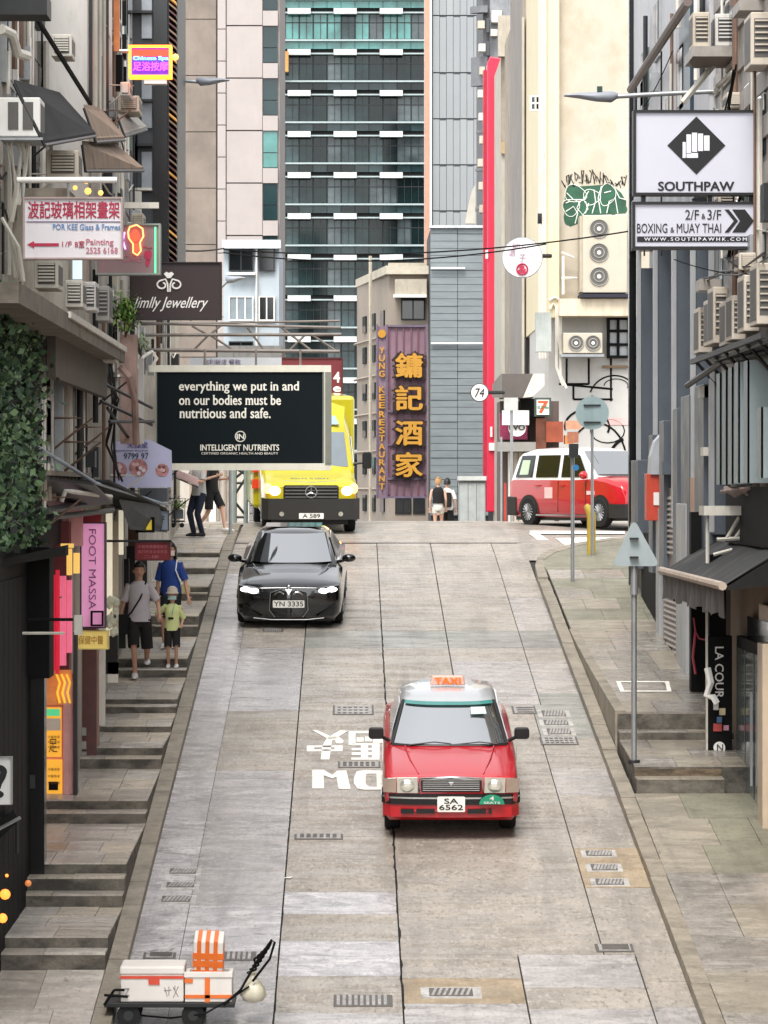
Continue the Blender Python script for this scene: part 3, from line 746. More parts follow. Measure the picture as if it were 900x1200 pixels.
for ch, y in zip('鏞記酒家', (414, 452, 493, 530)):
    text_mb(ch, X(461.5, D), X(497, D), Z(y + 31, D), Z(y - 1, D), D - .12, bold=.075, thick=.05).build('character_edge', BRN, ys)
    text_mb(ch, X(464, D), X(494.5, D), Z(y + 28.5, D), Z(y + .5, D), D - .22, bold=.03, thick=.06).build('character', GOLD, ys)
for i, ch in enumerate('YUNG KEE'):
    if ch != ' ': text_mb(ch, X(444.4, D), X(450.6, D), Z(407 + i * 9.2 + 7, D), Z(407 + i * 9.2, D), D - .08, bold=.03, thick=.05).build('letter', GOLD, ys)
for i, ch in enumerate('RESTAURANT'):
    text_mb(ch, X(444.4, D), X(450.6, D), Z(482 + i * 9.4 + 7, D), Z(482 + i * 9.4, D), D - .08, bold=.03, thick=.05).build('letter', GOLD, ys)
mb = MB(); mb.cyl(at(447.5, 391, D - .02), at(447.5, 391, D - .1), .16, n=12); mb.build('round_emblem', GOLD, ys)
# ---- right side of the street beyond the junction
D = 94
CRM = mat('cream_painted_wall', C('#b9b0a0'), .7, var=.12, scale=.7, dirt=.8, dcol=C('#a4947b'), dstretch=(1, 1, .7), dlev=(.45, .75))
CRY = mat('cream_corner_pillar', C('#cfc3a0'), .6, var=.05, scale=1, dirt=.2, dcol=C('#b89a68'))
cw = empty('graffiti_building', (X(690, D), D + 5, -4), 'tall cream building with green graffiti across the junction', 'building')
pb('wall', CRM, 655, 800, -260, 352, D, 12, cw)
pb('pillar', CRY, 643, 655.3, -260, 372, D - .3, 12.3, cw)
pb('ledge', mat('beige_ledge', C('#cdbfa8'), .7, dirt=.3), 655.6, 750, 350, 370, D - .9, 1, cw)
pb('wall', mat('mural_white_wall', C('#b5b3ae'), .7, var=.04, dirt=.15, dcol=C('#8c867c')), 643, 800, 371, 680, D + .25, 10, cw)
# painted arch mural: black lines and curves of flat paint
mu = MB()
for pts in ([(664, 420), (664, 450), (690, 450), (690, 420)], [(655, 450), (718, 456)], [(672, 452), (672, 468), (718, 468)], [(716, 375), (716, 470)]):
    for a, b in zip(pts, pts[1:]): mu.tube([at(*a, D + .245), at(*b, D + .245)], .028, 4)
mu.build('painted_lines', BLACK, cw)
mu = MB()
for (cx, cy, rx, ry, a0, a1, r) in [(700, 540, 34, 44, 180, 350, .025), (720, 470, 30, 30, 200, 340, .02), (688, 500, 26, 20, 170, 380, .03), (735, 560, 26, 46, 150, 260, .04), (712, 505, 20, 14, 0, 360, .015), (722, 452, 14, 8, 180, 380, .012)]:
    mu.tube([at(cx + rx * math.cos(math.radians(a0 + (a1 - a0) * i / 16)), cy + ry * math.sin(math.radians(a0 + (a1 - a0) * i / 16)), D + .24) for i in range(17)], r, 4)
mu.build('painted_curves', BLACK, cw, kind='stuff')
pb('painted_blush', mat('mural_pink', C('#d8a9a4'), .7), 712, 737, 490, 498, D + .23, .01, cw)
win(cw, 711, 750, 372, 420, D + .2, BLACK, mat('white_blind', C('#a9aeb0'), .4), 3, 3, 3.2, proud=.2)
pb('timber_rail', mat('brown_trim', C('#6d5a45'), .7), 706, 737, 428, 431, D + .1, .1, cw)
# graffiti, flat paint on the wall
GR = [mat('green_graffiti', C('#1d5238'), .5, var=.35, scale=3), mat('white_graffiti_line', C('#e2e6de'), .6), mat('black_tag_paint', C('#26302b'), .6)]
gr = MB(); gr.prism([at(x, y, D - .002) for x, y in [(661, 258), (662, 232), (668, 219), (684, 218), (700, 217), (716, 216), (728, 226), (734, 236), (733, 250), (700, 252), (682, 252), (678, 262), (668, 266)]], (0, .001, 0))
def blob(cx, cy, rx, ry, rot=0, n=18, wob=.1):
    pts = []
    for i in range(n):
        a = 2 * math.pi * i / n; r = 1 + wob * math.sin(3 * a + cx); x = rx * r * math.cos(a); y = ry * r * math.sin(a)
        pts.append((cx + x * math.cos(rot) - y * math.sin(rot), cy + x * math.sin(rot) + y * math.cos(rot)))
    return pts
k = 0
for b in [blob(674, 227, 12, 9, .3), blob(669, 243, 9, 9), blob(668, 256, 8, 8), blob(684, 240, 10, 10, .4), blob(693, 231, 9, 8), blob(703, 240, 9, 12), blob(712, 228, 8, 12, .2), blob(719, 240, 8, 11), blob(728, 243, 6, 8, -.5)]:
    gr.prism([at(x, y, D - .004 - .001 * k) for x, y in b], (0, .003, 0)); k += 1
gr.build('green_letters', GR[0], cw, kind='stuff')
gr = MB()
for pts in [[(664, 226), (672, 234), (684, 234), (690, 224)], [(663, 248), (672, 242), (677, 250), (674, 262)], [(680, 236), (676, 244), (683, 252), (689, 245), (686, 236)], [(696, 222), (698, 236), (694, 250)], [(705, 218), (701, 232), (704, 250)], [(711, 250), (714, 236), (721, 232), (724, 250)], [(720, 220), (726, 232), (733, 234)], [(690, 238), (686, 250)], [(708, 226), (716, 224)], [(663, 238), (668, 236)]]:
    gr.tube([at(x, y, D - .02) for x, y in pts], .013, 4)
for b in [blob(674, 227, 13, 10, .3), blob(712, 228, 9, 13, .2), blob(693, 231, 10, 9), blob(669, 243, 10, 10)]:
    gr.tube([at(x, y, D - .018) for x, y in b + b[:1]], .009, 4)
gr.build('white_outlines', GR[1], cw, kind='stuff')
gr = MB(); random.seed(5)
for i in range(26):
    x = 661 + i * 2.9; y = 206 + abs(i - 11) * .55
    pts = [(x + random.uniform(-3, 3), y + random.uniform(-9, 9)) for _ in range(4)]
    gr.tube([at(a, b, D - .015) for a, b in pts], .011, 4)
gr.build('tag_scrawl', GR[2], cw, kind='stuff')
# AC units on that wall
def fan(parent, cx, cz, y, r):
    f = MB().cyl((cx, y - .02, cz), (cx, y + .02, cz), r, n=20).build('fan_grille', GREYFAN, parent)
    MB().cyl((cx, y - .035, cz), (cx, y - .02, cz), r * .22, n=12).build('hub', WHITE, f)
    mb = MB()
    for rr in (.55, .98):
        mb.tube([(cx + r * rr * math.cos(a * math.pi / 10), y - .03, cz + r * rr * math.sin(a * math.pi / 10)) for a in range(21)], .012, 4)
    mb.build('guard_rings', mat('fan_guard', C('#9b9890'), .5), f, kind='stuff')
def ac_fans(px0, px1, py0, py1, d, depth, fans, label, side=None, group=None):
    r = empty('air_conditioner', (X((px0 + px1) / 2, d), d + depth / 2, Z(py1, d)), label, 'air conditioner', group)
    pb('casing', CREAM_AC2, px0, px1, py0, py1, d, depth, r, bevel=.02)
    for (a, b, rad) in fans: fan(r, X(a, d), Z(b, d), d, rad * d / FPX)
    return r
CREAM_AC2 = mat('beige_ac_casing', C('#b5ad9c'), .5, var=.04, dirt=.2, dcol=C('#9c8e76'))
r = ac_fans(683, 735, 252, 343, D - 1.0, .9, [(702, 268, 11), (702, 296, 11), (702, 324, 11)], 'tall beige three fan air conditioner hanging under the green graffiti')
pb('side_panel', mat('ac_side', C('#a99f8d'), .6), 679.5, 682.8, 253, 342, D - .9, .8, r)
pb('bracket', mat('blue_black_bracket', C('#24233a'), .6), 680, 738, 344.2, 348.5, D - 1.1, 1.1, r)
r = ac_fans(660, 706, 390, 414, D - .8, .8, [(675, 402, 9), (695, 402, 9)], 'wide twin fan air conditioner low on the white mural wall')
pb('shelf', STEEL, 657, 708, 415, 418, D - .9, .9, r)
# pipes and boxes on the left of the cream building
pp = MB()
for x in (633, 636.5, 640): pp.tube([at(x, -200, D + 1), at(x, 420, D + 1)], .045, 6)
pp.build('riser_pipes', mat('white_pipe', C('#d8d3c8'), .5, dirt=.2), cw, kind='stuff')
bx = pb('switch_box', mat('pale_grey_box', C('#aeb3ad'), .6, dirt=.2), 628, 646, 366, 412, D - .9, .5, label='pale grey electrical box with a diagonal bracket left of the twin fan unit', cat='electrical box')
pc = MB()
for pts in [[(644, 352), (650, 348), (657, 352), (657, 440), (664, 455)], [(645, 362), (648, 356), (652, 360), (652, 430), (660, 452)], [(660, 352), (655, 356), (655, 400), (658, 418)], [(660, 300), (660, 345)], [(658, 326), (676, 326)], [(658, 296), (672, 302)]]:
    pc.tube([at(x, y, D - .35) for x, y in pts], .04, 6)
pc.build('bent_pipes', mat('white_pipe', C('#d8d3c8')), cw, kind='stuff')
pb('window', GLASS_D, 630, 635, 250, 262, D + .95, .1, cw)
w = win(cw, 621, 634, 112, 130, D + 2, WHITE, GLASS_D, 2, 2, 2)
# receding fronts between red fin and cream building
def plain_building(px0, px1, ytop, ybot, d, depth, m_, label, extra=()):
    r = empty('side_building', (X((px0 + px1) / 2, d), d + depth / 2, Z(ybot, d)), label, 'building')
    pb('wall', m_, px0, px1, ytop, ybot, d, depth, r)
    for nm, mm, a, b, c, e, pr in extra: pb(nm, mm, a, b, c, e, d - pr, pr + .02, r)
    return r
GPL = mat('grey_plaster', C('#8d8680'), .8, var=.12, scale=.9, dirt=.45, dcol=C('#5b544d'))
WPL = mat('peeling_white_plaster', C('#b3aea2'), .8, var=.1, scale=1.3, dirt=.4, dcol=C('#97866c'), dstretch=(1, 1, .6))
BPL = mat('stained_concrete', C('#9a8f80'), .8, var=.2, scale=1, dirt=.5, dcol=C('#564e43'), dstretch=(2, 2, .5))
plain_building(612, 643, -200, 640, 106, 8, GPL, 'narrow grey plastered building with thin window slits left of the cream pillar',
    [('pilaster', WPL, 612, 614.5, 20, 620, .3), ('pipe', STEEL_D, 617, 618.5, 0, 620, .2), ('ledge', WPL, 621, 640, 3, 8, .4), ('ledge', BPL, 616, 634, 248, 300, .25)] + [('window', GLASS_D, 623, 629, 40 + 60 * k, 62 + 60 * k, .05) for k in range(9)])
plain_building(601, 612, 25, 640, 114, 6, BPL, 'sooty concrete sliver building beside the white plaster strip',
    [('window', GLASS_D, 606, 609, 100 + 48 * k, 116 + 48 * k, .08) for k in range(10)] + [('pipe', WPL, 603, 604.2, 60, 600, .2)])
plain_building(587.5, 601.5, 66, 640, 122, 7, WPL, 'peeling white plaster building strip beside the tall red fin',
    [('band', BPL, 587, 602, 66, 165, .1), ('band', mat('tan_plaster', C('#b59c78'), .8, dirt=.3), 587, 602, 165.5, 180, .14), ('cap', mat('pale_concrete', C('#b3aa9b'), .8, dirt=.3), 584, 612, 18, 66, .4)])
RED = mat('red_fin_paint', C('#cf2745'), .4, var=.05, dirt=.1, dcol=C('#8e1b30'))
rf = empty('red_fin_sign', (X(578, 128), 128.5, Z(600, 128)), 'tall crimson vertical fin running up the building left of the white plaster strip', 'sign')
D = 128
mb = MB(); pts = [at(571, 600, D), at(588, 600, D), at(588, 68, D), at(574, 66, D), at(571, 74, D)]
mb.prism(pts, (0, 1.2, 0)); mb.build('fin', RED, rf, bevel=.05)
pb('side_flange', mat('red_flange', C('#a81f39'), .5), 566.5, 570.8, 82, 600, D + .5, .6, rf)
pb('small_plate', WHITE, 569, 572, 293, 303, D - .1, .08, rf); pb('small_plate', WHITE, 573, 583, 519, 528, D - .1, .08, rf); pb('small_plate', WHITE, 574.5, 577, 500, 512, D - .1, .08, rf)
# dark round-cornered block with balconies
D = 152
rbk = empty('balcony_block', (X(580, D), D + 5, -8), 'dark round cornered block with stacked balconies and tiny window units behind the red fin', 'building')
DG = mat('dark_grey_render', C('#55565a'), .6, var=.15, dirt=.3)
pb('wall', DG, 566, 640, -200, 640, D + 1.2, 8, rbk)
pb('wall_face', mat('mid_grey_render', C('#85878a'), .6, dirt=.4), 574, 600, -200, 300, D + 1.0, .3, rbk)
for y0, y1, a in ((-60, -20, 552), (4, 12, 552), (64, 98, 553), (150, 153, 559), (195, 198, 558), (240, 243, 558)):
    mb = MB(); cx, cz = X(572, D), 0; R = X(572, D) - X(a, D)
    pts = [(cx - R * math.cos(t), D + 1.2 - R * math.sin(t) * .8, Z(y1, D)) for t in [i * math.pi / 20 for i in range(11)]] + [(cx, D + 1.2, Z(y1, D))]
    mb.prism(pts, (0, 0, Z(y0, D) - Z(y1, D))); mb.build('balcony', mat('balcony_grey', C('#6d6f73'), .5, dirt=.2) if y0 > 0 else DG, rbk)
for k in range(9):
    y = 24 + k * 27
    pb('window_unit', random.choice([GRIME_WHITE, CREAM_AC]), 560 + (k % 3), 568 + (k % 2), y, y + 9, D - .1, .6, rbk)
    pb('window', GLASS_D, 570, 573.5, y - 3, y + 14, D + .6, .4, rbk)
pb('window_unit', GRIME_WHITE, 576, 588, 12, 26, D + .5, .6, rbk); pb('window_unit', GRIME_WHITE, 575, 583, 34, 42, D + .5, .6, rbk)
# spotted sail-like panel near the foot
MB().prism([at(545, 262, D - 1), at(557, 262, D - 1), at(557, 216, D - 1), at(553, 224, D - 1), at(548, 244, D - 1)], (0, .2, 0)).build('white_fin', WPL, rbk)
# tall buildings closing the right background behind the near ones
D = 112
bgd = empty('background_block', (X(770, D), D + 6, -6), 'pale background block showing beside the thin dark corner post', 'building')
pb('wall', mat('pale_back_wall', C('#b9b4ac'), .8, dirt=.3), 735, 1300, -300, 700, D, 10, bgd)
# shops at the foot of the right side, beyond the junction
D = 90
sf = empty('corner_shops', (X(612, D), D + 1, rz(D)), 'row of small shop fronts with a dark awning below the white round sign', 'shop')
pb('wall', mat('shop_back', C('#5a4d47'), .8, dirt=.4), 586, 655, 470, 650, D + .8, 2, sf)
pb('awning', mat('dark_grey_awning', C('#57514c'), .7, var=.1), 588, 625, 438, 466, D - .8, 1.6, sf)
MB().prism([at(588, 438, D - .8), at(588, 466, D - .8), at(578, 466, D + .6), at(578, 450, D + .6)], (-.02, 0, 0)).build('awning_side', mat('awning_flank', C('#6f6c66'), .7), sf)
MB().prism([at(613, 466, D - .9), at(625, 438, D - .9), at(638, 438, D - .9), at(638, 452, D - .9), at(624, 465, D - .9)], (0, .3, 0)).build('white_light_box', GRIME_WHITE, sf)
pb('dark_fascia', BLACK, 610, 640, 467, 488, D, .8, sf)
pb('shop_window', mat('magenta_window', C('#7e2344'), .3, var=.3), 586, 618, 484, 515, D + .2, .5, sf)
pb('panel', mat('orange_panel', C('#9a4a30'), .5, var=.25, scale=2), 640, 660, 494, 518, D + .1, .5, sf)
pb('panel', mat('warm_glow_panel', C('#b3703a'), .5, emit=.05, var=.3), 662, 672, 510, 520, D + .1, .5, sf)
pb('panel', mat('brown_panel', C('#7d4a35'), .6, var=.3), 628, 640, 490, 530, D + .15, .5, sf)
pb('grey_beam', mat('grey_fascia', C('#8e8a84'), .6), 583, 628, 518, 529, D - .2, .8, sf)
pb('shop_door', mat('pale_shop_door', C('#d6d1c4'), .5, dirt=.2), 596, 622, 530, 640, D + .3, .4, sf)
for x in (601, 607, 613, 619): pb('door_bar', mat('door_bar', C('#7f6a48'), .6), x, x + 1.2, 530, 640, D + .2, .1, sf)
pb('grey_door', mat('grey_shop_door', C('#8b8b88'), .6), 625, 650, 530, 640, D + .4, .4, sf)
# ---------------------------------------------------------------- left side of the street
FXL = -3.65
CONC_L = mat('stained_grey_render', C('#b0a99d'), .85, var=.16, scale=1.1, dirt=.55, dcol=C('#4b443c'), dstretch=(2.5, 2.5, .5), bump=.3, dlev=(.42, .68))
PINKC = mat('faded_pink_render', C('#a68c82'), .85, var=.16, scale=1.4, dirt=.55, dcol=C('#54433c'), dstretch=(2, 2, .6), bump=.3)
PALEW = mat('pale_patchy_wall', C('#c4c1bc'), .8, var=.07, scale=.9, dirt=.35, dcol=C('#6e655a'), dstretch=(3, 3, .7))
DARKB = mat('charcoal_cladding', C('#3d4146'), .5, var=.15, dirt=.2)
TIN = mat('rusty_tin_sheet', C('#7d6a58'), .8, var=.25, scale=2.5, dirt=.5, dcol=C('#4a3a2e'), bump=.3)
CANVAS = mat('black_canvas', C('#1c1b1a'), .9, var=.3, scale=3, bump=.3)
def ubox(name, m, x0, x1, d0, d1, z0, z1, parent=None, bevel=0, **t): return box(name, m, x0, x1, d0, d1, z0, z1, parent, bevel, **t)
# black corner shop
bs = empty('black_shop', (-4.2, 36, rz(36)), 'black fronted shop with projecting fascia and ivy wall above, nearest on the left', 'shop')
ubox('wall', BLACK, -8, -3.66, 25, 41.2, rz(25) - 1, -.62, bs)
for k in range(14): ubox('board', BLACK, -3.665, -3.645, 33 + k * .52, 33.49 + k * .52, -6, -.95, bs)
ubox('fascia', BLACK, -3.9, X(58, 40.6), 40.6, 41.2, Z(795, 40.6), Z(641, 40.6), bs, bevel=.01)
MB().hexa([(-3.9, 36, Z(655, 40.6)-.05), (X(79, 40.6)-.02, 40.59, Z(646, 40.6)-.05), (X(79, 40.6)-.02, 41, Z(646, 40.6)-.05), (-3.9, 41, Z(655, 40.6)-.05), (-3.9, 36, Z(655, 40.6)+.0), (X(79, 40.6)-.02, 40.59, Z(642, 40.6)+.03), (X(79, 40.6)-.02, 41, Z(642, 40.6)+.03), (-3.9, 41, Z(655, 40.6))]).build('roof_edge', BLACK, bs)
ubox('pillar', BLACKG, X(27, 40.9), X(52, 40.9), 40.9, 41.2, Z(1090, 40.9), Z(795, 40.9), bs)
pb('switch_plate', STEEL_D, 31, 41, 908, 924, 40.88, .02, bs)
pb('fascia_batten', DARKB, 0, 57, 742, 744, 40.58, .03, bs)
MB().tube([at(-5, 742, 39.5), at(75, 742, 40.3)], .018, 6).build('pale_rail', GRIME_WHITE, bs)
MB().tube([at(20, 724, 40.2), at(20, 740, 40.2)], .02, 6).tube([at(20, 726, 40.2), at(85, 726, 40.5)], .02, 6).build('black_bracket', BLACK, bs)
pb('small_lamp_box', GRIME_WHITE, 87, 96, 721, 744, 40.5, .1, bs)
# ivy on the wall above
iv = empty('ivy', (-3.7, 38, Z(640, 40)), 'dark green ivy covering the wall above the black shop', 'ivy')
random.seed(11)
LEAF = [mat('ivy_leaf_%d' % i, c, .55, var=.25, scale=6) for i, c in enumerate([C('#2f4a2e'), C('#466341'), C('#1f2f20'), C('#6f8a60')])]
ubox('shade_backing', mat('ivy_shade', C('#1b1f18'), .9), -3.9, -3.72, 33, 41, Z(642, 40), Z(352, 40), iv)  # near-black slab paints the shade between the leaves
for gi in range(4):
    mb = MB()
    for _ in range(2600):
        d = random.uniform(36, 41.15); z = random.uniform(-.62, 2.14) ; x = -3.7 + abs(random.gauss(0, .05 + .05 * math.sin(d * 3.1) ** 2 * math.sin(z * 4 + d) ** 2 + .03))
        s = random.uniform(.02, .065); u = Vector((random.uniform(-.4, 1), random.uniform(-1, .3), random.uniform(-.8, .8))).normalized(); w = u.cross(Vector((random.random() - .5, random.random() - .5, random.random() - .5))).normalized(); v = w.cross(u)
        p = Vector((x, d, z)); mb.add([p - w * s, p - v * s * .7 + w*s*.2, p + w * s * 1.1, p + v * s * .7+ w*s*.2], [(0, 1, 2, 3)])
    mb.build('leaves', LEAF[gi], iv, kind='stuff')
for _ in range(1):
    ubox('shade_fringe', mat('ivy_shade', C('#1b1f18')), -3.72, -3.7, 36, 41, -.7, -.6, iv)  # thin near-black strip paints shade along the ivy's lower edge
# low level: pink shop
PINK = mat('pink_shop_wall', C('#d99d9a'), .6, var=.08, dirt=.2, dcol=C('#8a5f5a'))  # pink lightened so the wall colour carries some of the shop's glow
ps = empty('pink_shop', (-4.0, 44, lz(44)), 'pink walled shop with amber posters inside its doorway past the black shop', 'shop')
ubox('back_wall', PINK, -4.6, -4.4, 41.2, 45.8, -5.2, 0, ps)
ubox('side_wall', PINK, -4.6, X(88, 45.8), 45.8, 46, -5.2, Z(790, 45.8), ps)
ubox('corner_post', mat('pink_post', C('#d9a39c'), .5, dirt=.15), X(74, 45.7), X(86, 45.7), 45.7, 45.8, -5.2, Z(795, 45.8), ps)
ubox('edge_trim', STEEL_D, X(86.5, 45.7), X(91, 45.7), 45.6, 45.8, -5.2, Z(740, 45.8), ps)
ubox('upper_wall', mat('maroon_shop_front', C('#6c2a2f'), .6, var=.2), -4.6, -3.6, 45.8, 46.2, Z(790, 45.8), -.4, ps)
ubox('lintel', BLACK, -4.6, -3.7, 41.2, 45.7, Z(640, 44), -.1, ps)
AMB = mat('amber_poster', C('#d39a2c'), .5, emit=.3, ecol=C('#e0a030'), var=.15, scale=5)
pb('poster', AMB, 52, 72, 829, 887, 45.76, .03, ps); pb('poster', AMB, 53, 73, 890, 968, 45.75, .03, ps)
pb('green_sign', mat('green_lit_sign', C('#3f9a68'), .5, emit=.5), 52, 70, 831, 839, 45.74, .03, ps)
pb('poster_band', mat('cream_poster', C('#d9d2bf'), .5), 53, 71, 842, 856, 45.74, .02, ps)
pb('lit_panel', mat('orange_lit_panel', C('#d98a50'), .5, emit=.08, ecol=C('#e08a40'), var=.3, scale=6), 52, 84, 785, 826, 45.72, .04, ps)
mb = MB()
for x in (66, 72, 78): mb.tube([at(x, 790, 45.68), at(x + 4, 800, 45.68), at(x + 1, 812, 45.68), at(x + 4, 824, 45.68)], .016, 5)
mb.build('curvy_strokes', mat('yellow_stroke', C('#f0c040'), .5, emit=.25), ps, kind='stuff')
for y in (862, 868, 874, 900, 908, 916, 938): text(ps, '中醫推拿', X(56, 45.7), X(70, 45.7), Z(y + 3.5, 45.7), Z(y, 45.7), 45.735, mat('brown_ink', C('#5d3c1c'), .6), thick=.004)
text(ps, '足', X(57, 45.7), X(67, 45.7), Z(880, 45.7) - .02, Z(866, 45.7) , 45.73, mat('brown_ink', C('#5d3c1c')), thick=.004)
pb('dark_figure_print', BLACK, 57, 68, 916, 926, 45.735, .01, ps)
tag(pb('pink_carton', mat('pink_carton', C('#d8a8a4'), .7), 52, 66, 951, 992, 45.0, .3), 'pink carton on the floor under the amber poster of the pink shop', 'box')
RN = mat('red_neon_panel', C('#c01838'), .4, emit=.12, ecol=C('#ff2040'))
PN = mat('pink_neon_panel', C('#d06a86'), .4, emit=.16, ecol=C('#ff7090'), var=.2)
for a, b, c, e, m_ in [(60, 64, 674, 786, RN), (65, 69, 668, 790, RN), (70, 77, 675, 780, PN), (78, 84, 680, 765, PN)]: pb('neon_strip', m_, a, b, c, e, 45.3, .1, ps)
for a, b, c, e in [(71, 86, 637, 642), (78, 84, 643, 674), (86, 93, 648, 672)]: pb('yellow_tube', mat('yellow_tube', C('#dcb058'), .4, emit=.3), a, b, c, e, 44.8, .08, ps)
# next units up the hill: base walls
lw = empty('left_terrace', (-5, 58, rz(58)), 'grimy pink and grey terrace with shop fronts along the left steps', 'building')
ubox('wall', CONC_L, -9, FXL, 46.2, 76.5, -6, 3.9, lw)
pb('pillar', mat('dark_red_tile', C('#5b2b26'), .35, var=.2, scale=6), 93, 113, 735, 905, 48.7, .3, lw)
pb('pillar_edge', mat('brown_edge', C('#8a6a5c'), .5), 113, 115, 735, 905, 48.75, .3, lw)
pb('pale_panel', GRIME_WHITE, 116, 123, 640, 850, 48.9, .1, lw)
for k, y in enumerate((853, 869, 881)): pb('meter_box', mat('meter_grey', C('#8c8a86'), .5), 94, 101, y, y + 9, 48.62, .08, lw)
pb('pink_upper_wall', PINK, 58, 96, 592, 640, 46.15, .2, lw)
pb('red_panel', mat('crimson_panel', C('#8d1420'), .5, var=.15), 96, 119, 598, 640, 47.5, .2, lw)
SHOPD = mat('dark_doorway', C('#241d1a'), .7, var=.3)
# recessed dark fronts with lit cream boards
LIT = mat('lit_cream_board', C('#d9d0b8'), .5, emit=.25, var=.15, scale=4)
for a, b, c, e, d, m_ in [(124, 131, 600, 745, 51.5, LIT), (132, 138, 610, 755, 52.5, mat('pale_post', C('#b9a98f'), .6, dirt=.3)), (139, 144, 598, 650, 53.5, LIT), (124, 138, 745, 790, 52, SHOPD), (145, 151, 655, 730, 57.3, SHOPD), (148, 158, 640, 700, 57.9, SHOPD), (154, 164, 664, 700, 59.2, mat('brown_goods', C('#6a4433'), .7, var=.3)), (164, 172, 655, 700, 61, SHOPD), (150, 162, 612, 640, 57.5, mat('brown_door', C('#5a3a30'), .6))]:
    pb('front_panel', m_, a, b, c, e, d, .15, lw)
mb = MB()
for i in range(16):
    p = at(random.uniform(127, 137), random.uniform(690, 745), 51.4); mb.ball(p, (.05, .04, .07), 6)
mb.build('hanging_goods', mat('pale_goods', C('#c9c8b0'), .7, var=.3, scale=8), lw, kind='stuff')
# the upper storeys
up = empty('left_tenement', (-6.5, 45, 2), 'grimy tenement with patched walls, canopies and pipes over the left shops', 'building')
ubox('wall', CONC_L, -10, -4.35, 25, 50, -.5, 8.4, up)
ubox('gable_wall', PALEW, -10, FXL - .02, 50, 50.3, 3.9, 8.6, up)
for k in range(9): ubox('tin_rib', mat('grey_tin', C('#8b867d'), .7, dirt=.4), -4.38, -4.3, 37.0 + k * 1.3, 37.6 + k * 1.3, 3.5, 7.5, up)
ubox('wall', CONC_L, -10, FXL, 50.3, 60, 3.9, 8.6, up)
for k in range(8): pb('tin_batten', mat('dark_tin', C('#5f5a52'), .7, dirt=.3) if k % 2 else mat('grey_tin', C('#8b867d')), 22 + k * 5.2, 24.5 + k * 5.2, 30 + k * 11, 200, 49.8, .15, up)
pb('dark_edge', STEEL_D, 104, 108, -60, 118, 49.9, .2, up)
MB().tube([at(42, 20, 44), at(106, 122, 49.6)], .035, 6).build('diagonal_pipe', BLACK, up)
MB().tube([at(2, 34, 40), at(14, 40, 40.2), at(20, 62, 40.4), at(32, 66, 40.6)], .06, 8).build('elbow_pipe', GRIME_WHITE, up, smooth=40)
for x, d in ((112, 49.7), (117, 49.8), (122, 50)): MB().tube([at(x, -80, d), at(x, 130, d)], .03, 6).build('pipe', mat('grey_pipe', C('#9a948a'), .6, dirt=.4), up)
pb('sheet_roof', STEEL_D, -10, 55, -6, 17, 41, .6, up)
pb('amber_reflection_strip', mat('amber_reflection_glass', C('#a8683a'), .3, emit=.03, ecol=C('#ff8030'), var=.6, scale=2), 133, 140, -60, 60, 52.5, .06, up)  # amber reflection painted into the glass colour, with a faint glow
pb('pale_shutter', PALEW, 124, 131, -60, 118, 52.2, .1, up)
pb('dark_box', BLACK, 130, 143, 64, 104, 53, .4, up)
for y in (0, 40, 78): pb('window', GLASS_D, 143, 148, y, y + 30, 54, .1, up)
# charcoal tower with pale panels and gold slats
ch = empty('charcoal_building', (-4, 63, 3.9), 'charcoal clad building with a column of gold lit slats at its edge', 'building')
ubox('wall', DARKB, -10, -3.04, 60, 66, 3.7, 9.6, ch)
for y0, y1 in ((-60, 45), (90, 150), (178, 222)): pb('pale_glazing', mat('pale_grey_glazing', C('#8f9499'), .2, var=.2), 166, 178, y0, y1, 59.95, .1, ch)
pb('dark_band', BLACKG, 180, 196, -60, 310, 59.9, .1, ch)
for y in range(-40, 300, 52): pb('ledge', GRIME_WHITE if y in (220,) else STEEL_D, 152, 178, y, y + 3, 59.8, .2, ch)
GOLDS = mat('gold_lit_slat', C('#b58a4a'), .4, emit=.1, ecol=C('#ffb050'), var=.6, scale=1.2)
SLM = [GOLDS, mat('maroon_slat', C('#5b3433'), .5), mat('bronze_slat', C('#7d6450'), .5)]
for k in range(44):
    y = -20 + k * 7.6
    MB().prism([at(198, y, 59.9), at(206.5, y + 7, 59.9), at(206.5, y + 9.4, 59.9), at(198, y + 2.4, 59.9)], (0, .3, 0)).build('slat', SLM[0] if k % 9 == 2 else SLM[1 + k % 2], ch)
pb('slat_backing', BLACK, 197, 207, -40, 318, 60.22, .3, ch)
pb('white_rail', GRIME_WHITE, 145, 186, 237, 244, 51.5, .1, ch)
# lower slab / canopy with its soffit
slb = empty('canopy_slab', (-3.4, 42, 1.85), 'long dirty concrete canopy slab running under the left air conditioners', 'canopy')
ubox('slab', mat('dirty_slab', C('#6f675c'), .85, var=.2, dirt=.6, dcol=C('#2e2a25'), dstretch=(1, 1, 2)), -4.4, -3.15, 34, 50, 1.78, 1.98, slb)
ubox('slab_edge', GRIME_WHITE, -3.16, -3.12, 40, 50, 1.93, 2.0, slb)
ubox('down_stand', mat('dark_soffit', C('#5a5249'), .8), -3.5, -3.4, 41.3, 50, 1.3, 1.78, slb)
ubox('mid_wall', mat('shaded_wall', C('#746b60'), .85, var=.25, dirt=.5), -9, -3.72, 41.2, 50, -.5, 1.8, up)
for k in range(5):
    d = 42 + k * 1.55
    MB().box(-3.73, -3.62, d, d + .12, 0.0, 1.55).build('window_post', GRIME_WHITE if k % 2 else STEEL, up)
    MB().box(-3.735, -3.70, d + .2, d + 1.3, .1, 1.5).build('window', GLASS_D, up)
mb = MB()
for k in range(12):
    d = 41.5 + k * .6; mb.cyl((-3.6, d, -.12), (-3.6, d, .18), .05, .03, 6)
